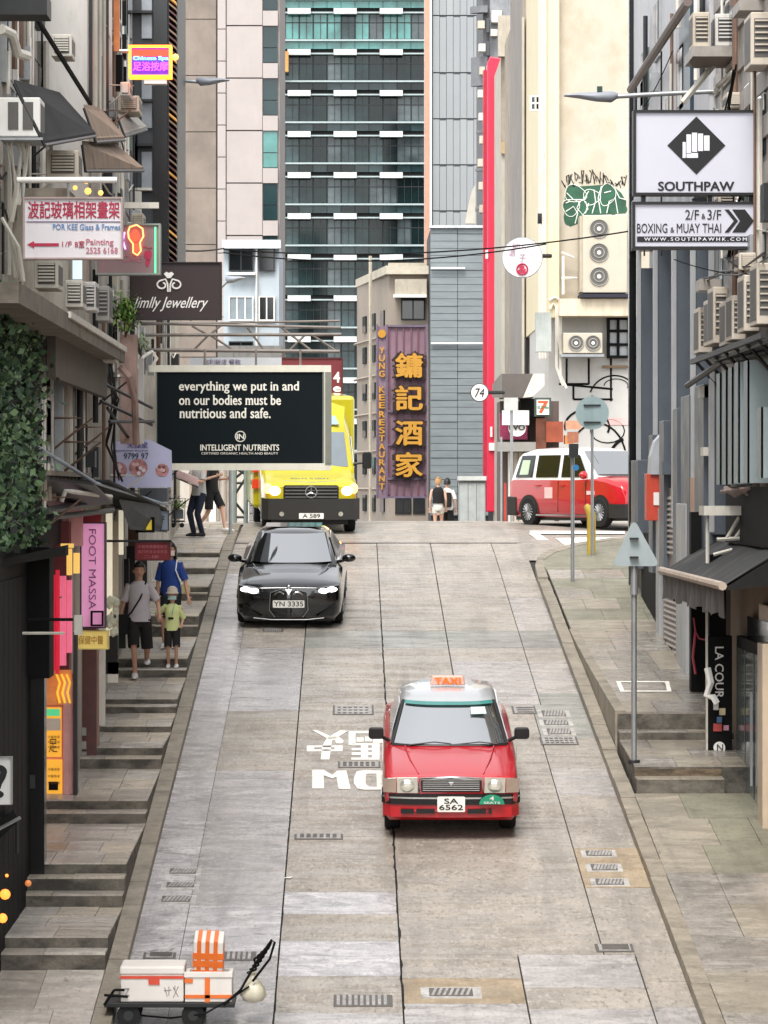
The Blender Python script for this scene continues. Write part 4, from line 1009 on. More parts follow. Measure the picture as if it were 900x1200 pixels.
mb.box(-3.68, -3.54, 41.3, 49, .18, .24); mb.build('balustrade', mat('carved_stone', C('#8a7f70'), .8, dirt=.4), up, kind='stuff')
MB().tube([at(140, 430, 50), at(150, 440, 50), at(158, 470, 50.5), at(160, 520, 51)], .05, 6).build('rusty_pipe', PINKC, up)
pb('pilaster', PINKC, 141, 160, 392, 520, 52, .3, lw); pb('pilaster', PALEW, 162, 168, 420, 520, 54, .2, lw)
for k in range(6): pb('white_fin', PALEW, 130 + k * 8, 133.5 + k * 8, 448, 512, 56 + k, .1, lw)
pb('fin_backing', CONC_L, 120, 182, 440, 560, 57.2, .2, lw)
for (a, b) in [((112, 445), (178, 478)), ((118, 470), (178, 498)), ((128, 494), (180, 494)), ((126, 478), (150, 512))]: MB().tube([at(*a, 50.5), at(*b, 52)], .025, 5).build('stair_rail', STEEL_D, lw)
# shop awnings over the steps
aw = empty('shop_awnings', (-3.3, 50, 0), 'dark patched shop awnings sagging over the left steps below the flower banner', 'awning')
def sheet3(name, pts, m_, parent, off=(0, 0, -.03)): return MB().prism(pts, off).build(name, m_, parent)
sheet3('awning_sheet', [at(38, 562, 42), at(128, 562, 46), at(196, 596, 58), at(112, 600, 58)], CANVAS, aw)
sheet3('awning_sheet', [at(36, 556, 41.6), at(110, 566, 44), at(132, 588, 46), at(58, 592, 44)], mat('black_vinyl', C('#242322'), .45, var=.3), aw)
sheet3('awning_sheet', [at(140, 585, 50), at(186, 592, 56), at(196, 622, 58), at(152, 618, 53)], mat('grey_tarp', C('#45474a'), .7, var=.3, scale=4), aw)
MB().tube([at(38, 520, 41.4), at(112, 566, 45), at(197, 592, 58)], .022, 6).build('awning_pole', mat('pale_blue_pole', C('#8d9ca8'), .5), aw)
MB().tube([at(72, 588, 43), at(77, 575, 43), at(84, 576, 43), at(130, 582, 46)], .03, 6).build('rolled_fabric', GRIME_WHITE, aw, smooth=40)
MB().tube([at(45, 600, 42), at(128, 586, 47)], .05, 6).tube([at(60, 606, 43), at(132, 598, 48)], .04, 6).build('awning_roller', STEEL_D, aw, kind='stuff')
tb = pb('crate', mat('dark_slate_box', C('#4a4e54'), .6, var=.2), 164, 196, 572, 588, 57, .5, label='dark slate storage box under the flower banner by the top of the steps', cat='box')
# top corner: plants, small trolley
def leafy(name, c, r, n, mats, label, cat, stem=None, leaf=.05, group=None):
    e = empty(name, (c[0], c[1], c[2] - r[2]), label, cat, group)
    for gi, m_ in enumerate(mats):
        mb = MB()
        for _ in range(n // len(mats)):
            while True:
                q = Vector((random.uniform(-1, 1), random.uniform(-1, 1), random.uniform(-1, 1)))
                if q.length < 1: break
            q *= (.5 + .5 * random.random())
            p = Vector(c) + Vector((q.x * r[0], q.y * r[1], q.z * r[2])); s = leaf * random.uniform(.6, 1.3)
            u = Vector((random.gauss(0, 1), random.gauss(0, 1), random.gauss(0, .7))).normalized(); w = u.cross(Vector((0, 0, 1))).normalized(); v = u.cross(w)
            mb.add([p, p + u * s + w * s * .35, p + u * s * 2.1, p + u * s - w * s * .35], [(0, 1, 2, 3)])
        mb.build('leaves', m_, e, kind='stuff')
    mb = MB()
    for k in range(5):
        mb.tube([Vector(c) + Vector((0, 0, -r[2])), Vector(c) + Vector((random.uniform(-.6, .6) * r[0], 0, random.uniform(-.2, .6) * r[2]))], .01, 4)
    mb.build('stem', mat('stem_brown', C('#5b4a35'), .8), e, kind='stuff')
    return e
LG = [mat('leaf_bright', C('#6f9a45'), .5, var=.25), mat('leaf_mid', C('#4b7335'), .5, var=.25), mat('leaf_yellow', C('#9ab060'), .5, var=.2)]
leafy('balcony_plant', at(147, 365, 52), (.24, .3, .38), 420, LG, 'bright green leafy balcony plant left of the brown jewellery sign', 'plant', leaf=.06)
leafy('balcony_plant', at(165, 402, 54), (.24, .3, .18), 240, [LG[1], LG[2]], 'smaller trailing plant below the brown jewellery sign', 'plant', leaf=.035)
leafy('potted_plant', at(208, 592, 73), (.22, .2, .12), 200, LG, 'small green potted plant on the dark trolley at the top of the steps', 'plant', leaf=.04)
tr = empty('market_trolley', (X(206, 73), 73.2, lz(73)), 'dark folding trolley with a grey crate at the top of the left steps', 'trolley')
pb('crate', mat('slate_crate', C('#5c6268'), .6), 200, 214, 597, 608, 73, .4, tr); pb('deck', STEEL_D, 200, 216, 610, 612, 73, .45, tr)
for a in (203, 213): MB().cyl((X(a, 73), 73, Z(615.5, 73)), (X(a, 73), 73.05, Z(615.5, 73)), .05, n=12).build('wheel', RUBBER, tr)
MB().tube([at(216, 612, 73), at(217, 584, 73.3)], .012, 5).build('handle', STEEL, tr)

# ---- air conditioners on the left fronts
def side_ac(px0, px1, py0, py1, d, length, label, m_=GRIME_WHITE, group='box air conditioners on the left fronts', grille='slats', sgn=1):
    """unit hung on a side wall: its short end faces the camera, its long face the street"""
    e = empty('air_conditioner', (X((px0 + px1) / 2, d), d + length / 2, Z(py1, d)), label, 'air conditioner', group)
    pb('casing', m_, px0, px1, py0, py1, d, length, e, bevel=.012)
    w = px1 - px0; h = py1 - py0
    if grille == 'two':
        for a in (.26, .6): pb('vent', GREYFAN, px0 + w * a, px0 + w * (a + .24), py0 + h * .12, py0 + h * .82, d - .012, .02, e)
    else:
        mb = MB(); n = 6; a, b = X(px0 + w * .18, d), X(px0 + w * .85, d)
        pb('vent', GREYFAN, px0 + w * .15, px0 + w * .88, py0 + h * .12, py0 + h * .85, d - .006, .02, e)
        for i in range(n):
            z = Z(py0 + h * (.16 + .68 * i / n), d); mb.box(a, b, d - .03, d - .006, z - .012, z + .008)
        mb.build('vent_slats', m_, e, kind='stuff')
    xs = X(px1, d) if sgn > 0 else X(px0, d)
    MB().box(xs - .005, xs + .005, d + length * .1, d + length * .9, Z(py1, d) + .06, Z(py0, d) - .06).build('side_grille', GREYFAN, e)
    return e
side_ac(-4, 47, 114, 160, 40, .6, 'white window unit under the black canopy at the top left edge', WHITE, None, 'two')
pb('bracket', STEEL, 0, 50, 161, 164, 39.95, .7, up)
side_ac(40, 68, 304, 338, 41, .7, 'small white unit right below the left end of the white picture framing sign')
side_ac(76, 97, 328, 360, 42.5, .6, 'leftmost unit of the pair standing on the canopy slab')
side_ac(98, 112, 330, 364, 44, .6, 'right unit of the pair standing on the canopy slab', PALEW)
side_ac(112, 128, 335, 376, 46, .7, 'dark grilled unit beside the balcony plant', mat('grey_ac', C('#8e8b85'), .6, dirt=.3))
side_ac(54, 92, 176, 208, 43, .6, 'old brown framed unit with black grid behind the picture framing sign bar', CREAM_AC)
side_ac(138, 163, 112, 131, 52, .8, 'unit with square holes below the dark box by the neon sign', CREAM_AC)
side_ac(141, 152, 96, 112, 51.2, .7, 'slim unit just left of the neon sign bracket', PALEW)
# canopies
def canopy(pts, m_, label, ribs=5, thick=.03):
    e = empty('canopy', pts[0], label, 'canopy')
    MB().prism(pts, (0, 0, -thick)).build('sheet', m_, e)
    a, b, c, f = [Vector(p) for p in pts]
    for i in range(ribs):
        t = i / (ribs - 1); p = a.lerp(b, t); q = f.lerp(c, t)
        MB().tube([p + Vector((0, 0, -thick - .02)), q + Vector((0, 0, -thick - .02))], .016, 4).build('rib', STEEL_D, e)
    MB().tube([f + Vector((0, 0, -.05)), c + Vector((0, 0, -.05))], .022, 5).build('edge_bar', STEEL_D, e)
    return e
canopy([at(16, 93, 40), at(70, 108, 46), at(112, 155, 46), at(52, 165, 40)], CANVAS, 'ragged black canopy over the top left window unit')
canopy([at(98, 122, 46), at(118, 126, 50), at(146, 160, 50), at(112, 162, 46)], TIN, 'faded brown tin canopy, upper of the two beside the black canopy')
canopy([at(96, 165, 45), at(135, 168, 50), at(168, 196, 50), at(100, 196, 45)], TIN, 'rusty tin canopy, lower of the two above the picture framing sign')
canopy([at(138, 134, 51), at(158, 134, 54), at(172, 148, 54), at(146, 156, 51)], mat('grey_tin', C('#8b867d')), 'small grey canopy beneath the unit with square holes')
# pipes and cables on the near wall
pc = MB()
for pts in [[(20, 165), (24, 180), (20, 230), (14, 260)], [(26, 165), (30, 190), (26, 232)], [(33, 168), (30, 200), (22, 240)], [(2, 255), (22, 290), (28, 330)], [(10, 60), (10, 110)]]:
    pc.tube([at(a, b, 40.3) for a, b in pts], .022, 5)
pc.build('cables', GRIME_WHITE, up, kind='stuff')
pb('lit_window', mat('cold_lit_window', C('#bcd0d8'), .4, emit=.35), 85, 96, 303, 327, 43.5, .05, up)
for x, y in ((88, 222), (97, 214), (104, 206), (117, 226), (110, 218)):
    pass
lamp = empty('warm_lamps', at(105, 220, 47), 'cluster of warm bare lamps glowing above the white picture framing sign', 'lamp')
for x, y, r_ in ((88, 220, .03), (101, 212, .04), (103, 224, .045), (118, 226, .035)):
    MB().ball(at(x, y, 46), r_, 8).build('bulb', mat('warm_bulb', C('#ffb060'), .5, emit=1.0, ecol=(1, .40, .08)), lamp, smooth=60)
for y in (650, 700): MB().tube([at(70, y, 41), at(72, y, 43)], .01, 4).build('hook', STEEL_D, bs)
# ---------------------------------------------------------------- right side of the street
FXR = 5.25
SLATE = mat('slate_blue_render', C('#4f565e'), .42, var=.12, scale=.8, dirt=.25, dcol=C('#31363c'), dstretch=(2, 2, .5), rvar=.1)
SLATE_L = mat('pilaster_grey', C('#9a9c9d'), .45, var=.1, scale=.8, dirt=.25, dcol=C('#54585c'), dstretch=(3, 3, .5), rvar=.1)
PANR = mat('pale_grey_cladding', C('#a9a9ac'), .55, var=.06, dirt=.25, dcol=C('#77757a'), dstretch=(3, 3, .4))
BTILE = mat('beige_tile', C('#b6a58f'), .4, var=.1, scale=3, dirt=.25, dcol=C('#85735c'))
GTILE = mat('mosaic_grey_tile', C('#918b84'), .5, var=.15, scale=3, dirt=.4, dcol=C('#5b544c'), dstretch=(2, 2, .7))
r1 = empty('slate_building', (6.2, 58, rz(58)), 'slate grey building with tall pilasters ending in a black corner post at the junction', 'building')
ubox('wall', SLATE, 5.5, 12, 50, 66, -5, 9.6, r1)
ubox('corner_post', BLACKG, 5.12, 5.25, 65.9, 66.15, -3, 9.6, r1)
for d in (64.4, 60.9, 57.4, 54.2, 51.4):
    ubox('pilaster', SLATE, 5.22, 5.5, d, d + .9, -.6 + random.uniform(-.1, .1), 4.4 - .4 * ((d * 10) % 3 > 1.5), r1, bevel=.01)
    ubox('pilaster_skylight_strip', SLATE_L, 5.14, 5.22, d - .02, d + .1, -.6, 4.4, r1, bevel=.01)  # paler strip paints skylight on the pilaster's camera-facing edge
for a, b, z1 in ((63.9, 65.5, .55), (60.8, 61.6, .95), (58.6, 59.5, 1.15), (56.2, 57.0, 1.3), (54.2, 55.6, 1.45), (52.0, 53.4, 1.55)):
    ubox('lower_panel', SLATE, 5.12, 5.5, a, b, -1.4, z1, r1, bevel=.01)
ubox('lintel', SLATE, 5.15, 5.5, 50.5, 66, 4.4, 5.3, r1)
ubox('base_wall', mat('brown_grey_base', C('#6f6761'), .6, dirt=.4), 5.28, 5.5, 50.5, 65.9, -5, -.7, r1)
for k in range(6): ubox('upper_cladding_panel', PANR, 5.2, 5.5, 56.3 + k * 1.6, 57.86 + k * 1.6, 5.32, 9.5, r1)
ubox('blue_strip', mat('dark_blue_panel', C('#2f4552'), .4), 5.15, 5.5, 54.4, 56.2, 5.32, 9.5, r1)
ubox('upper_wall', PANR, 5.2, 5.5, 52, 54.3, 5.32, 9.5, r1)
MB().tube([at(739, 105, 62), at(789, 28, 54), at(806, 2, 52)], .07, 8).build('handrail', mat('brown_rail', C('#6a5c56'), .5), r1, smooth=40)
for x, y0, y1, d in ((755, 88, 300, 60), (775, 60, 300, 57)): MB().tube([at(x, y0, d), at(x, y1, d)], .015, 5).build('rail_post', STEEL_D, r1)
# ground level of the slate building
ubox('black_opening', BLACK, 5.22, 5.3, 60.6, 64.4, -3.6, -.75, r1)
dr = ubox('louvred_door', mat('brown_door_paint', C('#75685d'), .5, dirt=.3), 5.2, 5.28, 56.4, 59.6, -3.2, .05, r1)
for k in range(34):
    z = -3.05 + k * .088
    if -1.35 < z < -1.1: continue
    MB().hexa([(5.165, 56.7, z), (5.2, 56.7, z + .03), (5.2, 59.3, z + .03), (5.165, 59.3, z), (5.165, 56.7, z + .018), (5.2, 56.7, z + .055), (5.2, 59.3, z + .055), (5.165, 59.3, z + .018)]).build('louvre', mat('louvre_brown', C('#8d8074'), .5, dirt=.3), dr)
ubox('pilaster', SLATE_L, 5.1, 5.28, 54.6, 56.2, -3.6, -.2, r1, bevel=.01)
ubox('pilaster', SLATE_L, 5.14, 5.28, 59.8, 60.4, -3.4, -.3, r1, bevel=.01)
ubox('copper_reflection_panel', mat('copper_reflection_paint', C('#a5785a'), .3, .3, var=.3, scale=1), 5.13, 5.28, 52.4, 54.4, -1.4, .2, r1)  # panel added to paint the copper reflection on the slate front
rb = empty('red_cabinet', (X(770, 60), 60.4, Z(610, 60)), 'red and grey wall cabinet with curved hood by the louvred door', 'cabinet')
pb('body', mat('vermilion_metal', C('#b8402c'), .4, var=.12, dirt=.2), 758, 782, 555, 610, 60, .5, rb, bevel=.01)
mb = MB(); pts = [at(762, 556, 59.95), at(763, 535, 59.95), at(768, 517, 59.95), at(775, 509, 59.95), at(792, 509, 59.95), at(792, 556, 59.95)]
mb.prism(pts, (0, .6, 0)); mb.build('hood', mat('pale_grey_hood', C('#a2a6ab'), .4, dirt=.2), rb)
pb('sticker', WHITE, 766, 774, 577, 592, 59.98, .02, rb)
pb('hood_band', SLATE, 776, 806, 540, 556, 58, .5, rb)
MB().ball(at(805, 530, 56), .07, 8).build('wall_lamp', mat('pinkish_lamp', C('#c9a093'), .4), r1, smooth=60)
tag(MB().box(X(810, 52.3), X(829, 52.3), 52.3, 52.6, Z(835, 52.3), Z(600, 52.3)).build('black_partition', BLACK), 'black partition board beside the louvred door', 'partition')
hs = tag(MB().tube([at(813, 724, 52.2), at(815, 740, 52.2), at(819, 748, 52.2), at(827, 750, 52.1), at(828, 742, 52.1)], .015, 6).tube([at(815, 740, 52.2), at(812, 770, 52.2), at(815, 790, 52.2)], .02, 6).build('looped_hose', mat('pink_hose', C('#b34a5c'), .5), smooth=40), 'thin pink looped hose hanging on the black partition', 'hose')
# beige tiled building nearest on the right
r0 = empty('beige_building', (6.5, 44, rz(44)), 'beige and mosaic tiled building with glass shop doors at the right edge', 'building')
ubox('wall', mat('beige_backing', C('#7d6f5f'), .8), 5.3, 12, 25, 50, -8, .2, r0)
ubox('wall', GTILE, 5.3, 12, 25, 52, .2, 8.2, r0)
for i in range(12):       # stone tiles along the front
    d = 34 + i * 1.0
    for k in range(8):
        z = -6.4 + k * .62
        if d > 44.9 and z < -2.1 and d < 48: continue
        if z > -1.35: continue
        ubox('stone_tile', BTILE, 5.24 + random.uniform(-.004, .004), 5.3, d + .01, d + .99, z + .01, z + .61, r0)
ubox('dark_window', GLASS_D, 5.22, 5.3, 43.6, 47.2, -2.0, -1.65, r0)
gd = ubox('glass_door', BLACK, 5.2, 5.3, 45.0, 48.3, -4.6, -1.95, r0)
for k in range(3): ubox('pane', mat('shop_glass', C('#6d7775'), .12, var=.3, scale=1), 5.19, 5.21, 45.15 + k * 1.05, 46.05 + k * 1.05, -4.35, -2.1, gd)
ubox('handle', STEEL, 5.14, 5.17, 46.1, 46.16, -3.8, -2.6, gd)
ubox('dark_panel', BLACK, 5.23, 5.3, 44.5, 50, -.72, .05, r0)  # flat black panel on the wall above the awning
ubox('door_sill', mat('brown_sill', C('#6c5f50'), .7), 5.12, 5.3, 43, 48.3, -4.95, -4.6, r0)
ubox('post', BTILE, 5.1, 5.3, 44.4, 44.95, -5.2, -1.9, r0, bevel=.01)
cp = empty('shop_pillar_sign', (X(843, 48.5), 48.6, Z(925, 48.5)), 'black pillar sign with vertical white lettering and stickers by the steps', 'sign')
pb('board', BLACK, 830, 858, 745, 901, 48.5, .3, cp, bevel=.01); pb('plinth', RISER, 829, 860, 900, 932, 48.45, .5, cp)
pb('white_edge', GRIME_WHITE, 827.6, 829.6, 700, 900, 48.5, .1, cp); pb('upper_board', BLACK, 831, 851, 650, 744, 48.6, .2, cp)
M90 = lambda px, py, d: Matrix(((0, 1, 0, X(px, d)), (0, 0, -1, d), (-1, 0, 0, Z(py, d)), (0, 0, 0, 1)))   # text reading downwards
def vtext(parent, s, pxl, pxr, py0, py1, d, m_, **k):
    """one line of writing turned a quarter to the right, filling px..,py.."""
    w = (py1 - py0) * d / FPX; h = (pxr - pxl) * d / FPX
    fr = Matrix(((0, 1, 0, X(pxl, d)), (0, 0, -1, d), (-1, 0, 0, Z(py0, d)), (0, 0, 0, 1)))
    return text_mb(s, 0, w, 0, h, 0, frame=fr, **k).build('lettering', m_, parent)
vtext(cp, 'LA COUR', 838, 848, 758, 818, 48.49, WHITE, bold=.01)
text(cp, 'N', X(840, 48.5), X(847, 48.5), Z(880, 48.5), Z(872, 48.5), 48.475, BLACK)
MB().cyl(at(843, 876, 48.495), at(843, 876, 48.48), .08, n=20).build('round_sticker', WHITE, cp)
for a, b, c, e, h in ((836, 846, 848, 857, '#b6463f'), (848, 854, 850, 856, '#c28a9a'), (840, 846, 840, 847, '#4a6f9a'), (843, 850, 830, 838, '#c7b98f'), (836, 842, 820, 832, '#d6d4cd')): pb('sticker', mat('sticker_' + h[1:], C(h), .5), a, b, c, e, 48.48, .02, cp)
tag(MB().tube([at(829, 783, 48.3), at(833, 800, 48.25), at(828, 815, 48.3), at(836, 817, 48.2), at(840, 824, 48.2)], .05, 6).build('torn_paper', WHITE, smooth=40), 'torn white paper bundle tied to the side of the black pillar sign', 'paper')
# awning
aw2 = empty('black_awning', (4.9, 48, -1.2), 'black canvas awning with a grey roller edge over the right steps', 'awning')
da, db_ = 44.0, 52.6; xo = 4.58; zo = -1.17
rows = []
for i in range(9):
    d = da + (db_ - da) * i / 8; s = .02 * math.sin(i * 2.2)
    rows.append([(5.3, d, -.72 + s), (4.95, d, -.93 + s), (xo, d, zo + s), (xo, d, zo - .03 + s), (4.95, d, -.97 + s), (5.3, d, -.76 + s)])
MB().loft(rows, True, 0, True, True).build('fabric', mat('worn_black_canvas', C('#2d2c2b'), .75, var=.35, scale=2.5, dirt=.4, dcol=C('#6a6762'), dstretch=(1, 2, 1)), aw2, smooth=40)
mb = MB(); rows = []
for i in range(61):
    d = da + (db_ - da) * i / 60; w = .018 * math.sin(i * 1.3) + .012 * math.sin(i * .41)
    rows.append([(xo + .0, d, zo - .02), (xo + w, d, zo - .2), (xo + w * 1.6, d, zo - .38 - .03 * math.sin(i * .8))])
mb.loft(rows).build('valance', mat('grey_valance', C('#55524f'), .85, var=.2, scale=4, dirt=.4), aw2, smooth=60)
MB().tube([(xo - .02, da - .05, zo), (xo - .02, db_ + .05, zo)], .055, 8).build('roller_edge', mat('rusty_white_tube', C('#a99a8b'), .6, dirt=.6, dcol=C('#6d4a35'), dstretch=(3, 3, 3)), aw2, smooth=40)
MB().prism([(5.3, da, -.74), (xo, da, zo), (xo, da, zo - .06), (5.3, da, -1.15)], (0, .03, 0)).build('end_panel', CANVAS, aw2)
# bracket shelf above the awning
bk = empty('wall_bracket', (5.1, 49, -.2), 'rusty white steel bracket shelf on the wall above the black awning', 'bracket')
pb('shelf', GRIME_WHITE, 825, 880, 593, 604, 48, .7, bk); 
for pts in ([(829, 604), (829, 660)], [(852, 630), (866, 606)], [(862, 630), (878, 606)], [(840, 632), (884, 630)], [(836, 650), (858, 644)]): MB().tube([at(a, b, 48.2) for a, b in pts], .025, 5).build('strut', GRIME_WHITE, bk)
# grey vertical blades
bl = empty('grey_louvre_screen', (5.2, 46, 0), 'screen of tall blue grey vertical blades on the right wall', 'screen')
BLD = mat('blade_blue_grey', C('#8b9799'), .45, .1, var=.06, scale=1, dirt=.15)
for a, d, b, y0, y1 in ((844, 48.8, 851, 437, 568), (851, 48.1, 858, 434, 568), (858, 47.3, 866, 430, 567), (865.5, 46.4, 876, 424, 566), (876.5, 45.4, 896, 422, 566), (892.5, 44.2, 912, 477, 560)):
    MB().box(X(a, d), X(a, d) + .3, d, d + .06, Z(y1, d), Z(y0, d)).box(X(a, d) , X(a, d) + .02, d, d + .5, Z(y1, d), Z(y0, d)).build('blade', BLD, bl)
ubox('hanger_rail', STEEL_D, 5.0, 5.3, 43, 49.4, Z(420, 48) , Z(417, 48), bl)
tag(MB().tube([at(850, 572, 48), at(862, 580, 47.8), at(872, 574, 47.5), at(884, 584, 47), at(898, 576, 46)], .04, 6).tube([at(846, 576, 48), at(880, 572, 47), at(900, 584, 46)], .03, 6).build('cable_bundle', mat('pinkish_cables', C('#8b7a72'), .7, var=.3, scale=9), smooth=40), 'tangled cable bundle below the blue grey blades', 'cables')
# row of air conditioners on its long bracket
GA = 'air conditioners in the row on the right wall'
BA = mat('beige_ac_side', C('#bfb5a6'), .55, var=.06, dirt=.25, dcol=C('#8a7c69'), dstretch=(4, 4, 1.5))
for a, b, c, e, d, lb in ((819, 835, 360, 413, 51.2, 'far left lowest unit of the right wall row'), (831, 846, 350, 404, 49.6, 'second unit from the far end of the right wall row'), (836, 853, 336, 402, 48.6, 'taller third unit of the right wall row'), (850, 868, 352, 404, 47.4, 'fourth unit of the row, low with white front'), (858, 874, 346, 398, 46.4, 'fifth unit of the row, between the low and the tall ones'), (872, 890, 322, 388, 45, 'tall beige unit second from the right picture edge'), (887, 908, 308, 380, 43.8, 'tall beige unit nearest the right picture edge')):
    e_ = side_ac(a, b, c, e, d, .8, lb, BA, GA, sgn=-1)
rk = empty('unit_rack', (5.1, 47, 1.9), 'long dark steel rack carrying the row of air conditioners', 'rack')
for xx in (4.95, 5.3): MB().hexa([(xx - .03, 43, 1.83), (xx + .03, 43, 1.83), (xx + .03, 52, 1.83), (xx - .03, 52, 1.83), (xx - .03, 43, 1.9), (xx + .03, 43, 1.9), (xx + .03, 52, 1.9), (xx - .03, 52, 1.9)]).build('rail', STEEL_D, rk)
for k in range(7): MB().tube([(4.95, 43.6 + k * 1.3, 1.85), (5.3, 43.6 + k * 1.3, 1.45)], .025, 5).build('strut', STEEL_D, rk)
pb('beam', GTILE, 820, 870, 327, 340, 50.5, .6, r0)
MB().tube([at(805, 452, 53), at(846, 424, 49), at(900, 412, 45)], .045, 6).build('flex_pipe', STEEL_D, rk)
pb('pale_ledge', GRIME_WHITE, 821, 845, 452, 466, 52, .4, r1); pb('pale_ledge', GRIME_WHITE, 824, 846, 524, 534, 51.5, .4, r1)
# mosaic ledges and units at the top right
pb('mosaic_ledge', GTILE, 812, 872, 54, 66, 49, 1.2, r0)
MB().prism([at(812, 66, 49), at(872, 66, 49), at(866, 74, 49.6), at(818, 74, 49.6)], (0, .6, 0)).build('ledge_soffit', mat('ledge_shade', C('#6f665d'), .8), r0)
side_ac(812, 832, 14, 55, 49.2, .6, 'window unit with twin panels on the mosaic ledge at the top right', CREAM_AC, 'units at the top right', sgn=-1)
side_ac(838, 862, 16, 54, 49.4, .6, 'second window unit on the mosaic ledge beside the twin panel one', PALEW, 'units at the top right', sgn=-1)
side_ac(880, 905, 14, 76, 45, .8, 'large pale unit at the very top right picture corner', BA, 'units at the top right', sgn=-1)
pb('mosaic_ledge', GTILE, 866, 905, 0, 12, 46, .8, r0)
MB().tube([at(800, 120, 50), at(838, 74, 50)], .05, 6).tube([at(838, 110, 50), at(842, 100, 50), at(860, 84, 49)], .04, 6).build('stay_pipe', GRIME_WHITE, r0, kind='stuff')
for k in range(5): ubox('upper_window', GLASS_D, 5.27, 5.31, 44 + k * 1.7, 45.1 + k * 1.7, 4.3, 5.4, r0)
for k in range(16):
    for j in range(3): ubox('mosaic_band', GTILE, 5.26, 5.31, 40 + j*4, 43.95 + j*4, 3.0 + k * .3, 3.28 + k * .3, r0) if k % 2 else None
# ---------------------------------------------------------------- vehicles, built facing -Y with the front at y = 0
TAXI_RED = mat('taxi_red_paint', C('#b00a1a'), .3, var=.03, coat=.8, spec=.4, dirt=.08, dcol=C('#6d2a2a'))
TAXI_SIL = mat('silver_roof_paint', C('#b9bbbd'), .3, .35, var=.03, coat=.8)
CARBLK = mat('black_car_paint', C('#0b0c12'), .18, .1, var=.03, coat=1.0)
YELP = mat('ambulance_yellow_paint', C('#b3a800'), .3, var=.03, coat=.7)
CHROME = mat('chrome_trim', C('#c9c9c9'), .15, .95, var=.03)
TRIM = mat('black_trim', C('#141414'), .5, var=.1)
GLASSW = mat('windscreen_glass', C('#27302f'), .03, var=.2, scale=1.5, spec=1.0, coat=1.0); GLASSW.node_tree.nodes['Principled BSDF'].inputs['IOR'].default_value = 3.0
LAMPC = mat('clear_lamp', C('#b9b5a8'), .1, .3, var=.15, scale=12, coat=.8)
LAMPA = mat('corner_lamp', C('#9d8a7c'), .15, .1, var=.15, coat=.8)
PLATE = mat('plate_white', C('#e6e4dd'), .4)
TYRE = RUBBER; RIM = mat('wheel_rim', C('#5f6163'), .5, .4, var=.1); SPOKE = mat('wheel_spoke', C('#8b8d8e'), .4, .4, var=.1)
def mirror(pts): return [(-x, z) for x, z in pts[::-1]] + [(x, z) for x, z in pts]
def sect_loft(secs, cap0=True, cap1=True, m=0):
    mb = MB(); rows = []
    for y, pts in secs:
        full = [(-x, (y if not isinstance(y, (list, tuple)) else 0), z) for x, z in pts] + [(x, y, z) for x, z in pts[::-1]]
        rows.append(full)
    mb.loft(rows, True, m, cap0, cap1)
    return mb
def wheel(parent, x, y, r, w=.2, spokes=10):
    t = MB(); rows = []
    for a, rr in ((-w/2, r*.6), (-w/2, r*.93), (-w*.36, r), (w*.36, r), (w/2, r*.93), (w/2, r*.6)):
        rows.append([(x + a, y + rr * math.cos(k*math.pi/14), r + rr * math.sin(k*math.pi/14)) for k in range(28)])
    t = t.loft(rows, True, 0, True, True).build('wheel', TYRE, parent, smooth=40)
    s = 1 if x > 0 else -1; xo = x + s * w * .46
    mb = MB().cyl((xo - s*.05, y, r), (xo, y, r), r * .62, n=24)
    mb.build('rim', RIM, t, smooth=30)
    mb = MB()
    for k in range(spokes):
        a = 2 * math.pi * k / spokes; mb.tube([(xo + s*.012, y, r), (xo + s*.012, y + r*.58*math.cos(a), r + r*.58*math.sin(a))], .018, 4)
    mb.build('spokes', SPOKE, t, kind='stuff')
    return t
def quad3(name, pts, m_, parent, off):   # thin solid panel
    return MB().prism(pts, off).build(name, m_, parent)
def rrect(cx, cz, w, h, y, r, n=4):
    pts = []
    for sx, sz, a0 in ((1, 1, 0), (-1, 1, 90), (-1, -1, 180), (1, -1, 270)):
        for i in range(n + 1):
            a = math.radians(a0 + 90 * i / n); pts.append((cx + sx * (w/2 - r) + r*math.cos(a), y, cz + sz * (h/2 - r) + r*math.sin(a)))
    return pts
def plate(parent, lines, cx, cz, w, h, y, col=PLATE):
    p = MB().prism(rrect(cx, cz, w, h, y, .015), (0, -.015, 0)).build('number_plate', col, parent)
    n = len(lines); hh = h * .82 / n
    for i, (s, f) in enumerate(lines):
        z1 = cz + h/2 - h*.09 - i*hh; text_mb(s, cx - w*f/2, cx + w*f/2, z1 - hh*.88, z1 - hh*.06, y - .016, bold=.012, thick=.004).build('plate_letters', TRIM, p)
    return p

# ---- red taxi saloon
tx = empty('taxi', (0, 0, 0), 'red saloon taxi with silver roof and orange TAXI sign driving down the street', 'taxi')
# lower body sections: (y, [(x,z) from sill up to centre top])
def tsec(y, w, zb, zs, zt, crown=.02): return (y, [(w*.90, zb), (w*.98, zb+.08), (w, (zb+zs)/2), (w*.985, zs-.06), (w*.95, zs), (w*.84, zt), (w*.45, zt+crown*.8), (0.001, zt+crown)])
secs = [tsec(.03, .80, .44, .70, .745), tsec(.06, .825, .42, .76, .80), tsec(.22, .84, .22, .80, .835), tsec(.6, .8475, .19, .85, .885, .03), tsec(1.15, .8475, .19, .92, .965, .03), tsec(1.35, .8475, .19, .94, .985, .03), tsec(3.5, .8475, .19, .95, 1.0, .02), tsec(3.7, .8475, .2, .95, .99, .02), tsec(4.55, .83, .24, .92, .95), tsec(4.68, .80, .3, .88, .90)]
sect_loft(secs).build('body', TAXI_RED, tx, smooth=38)
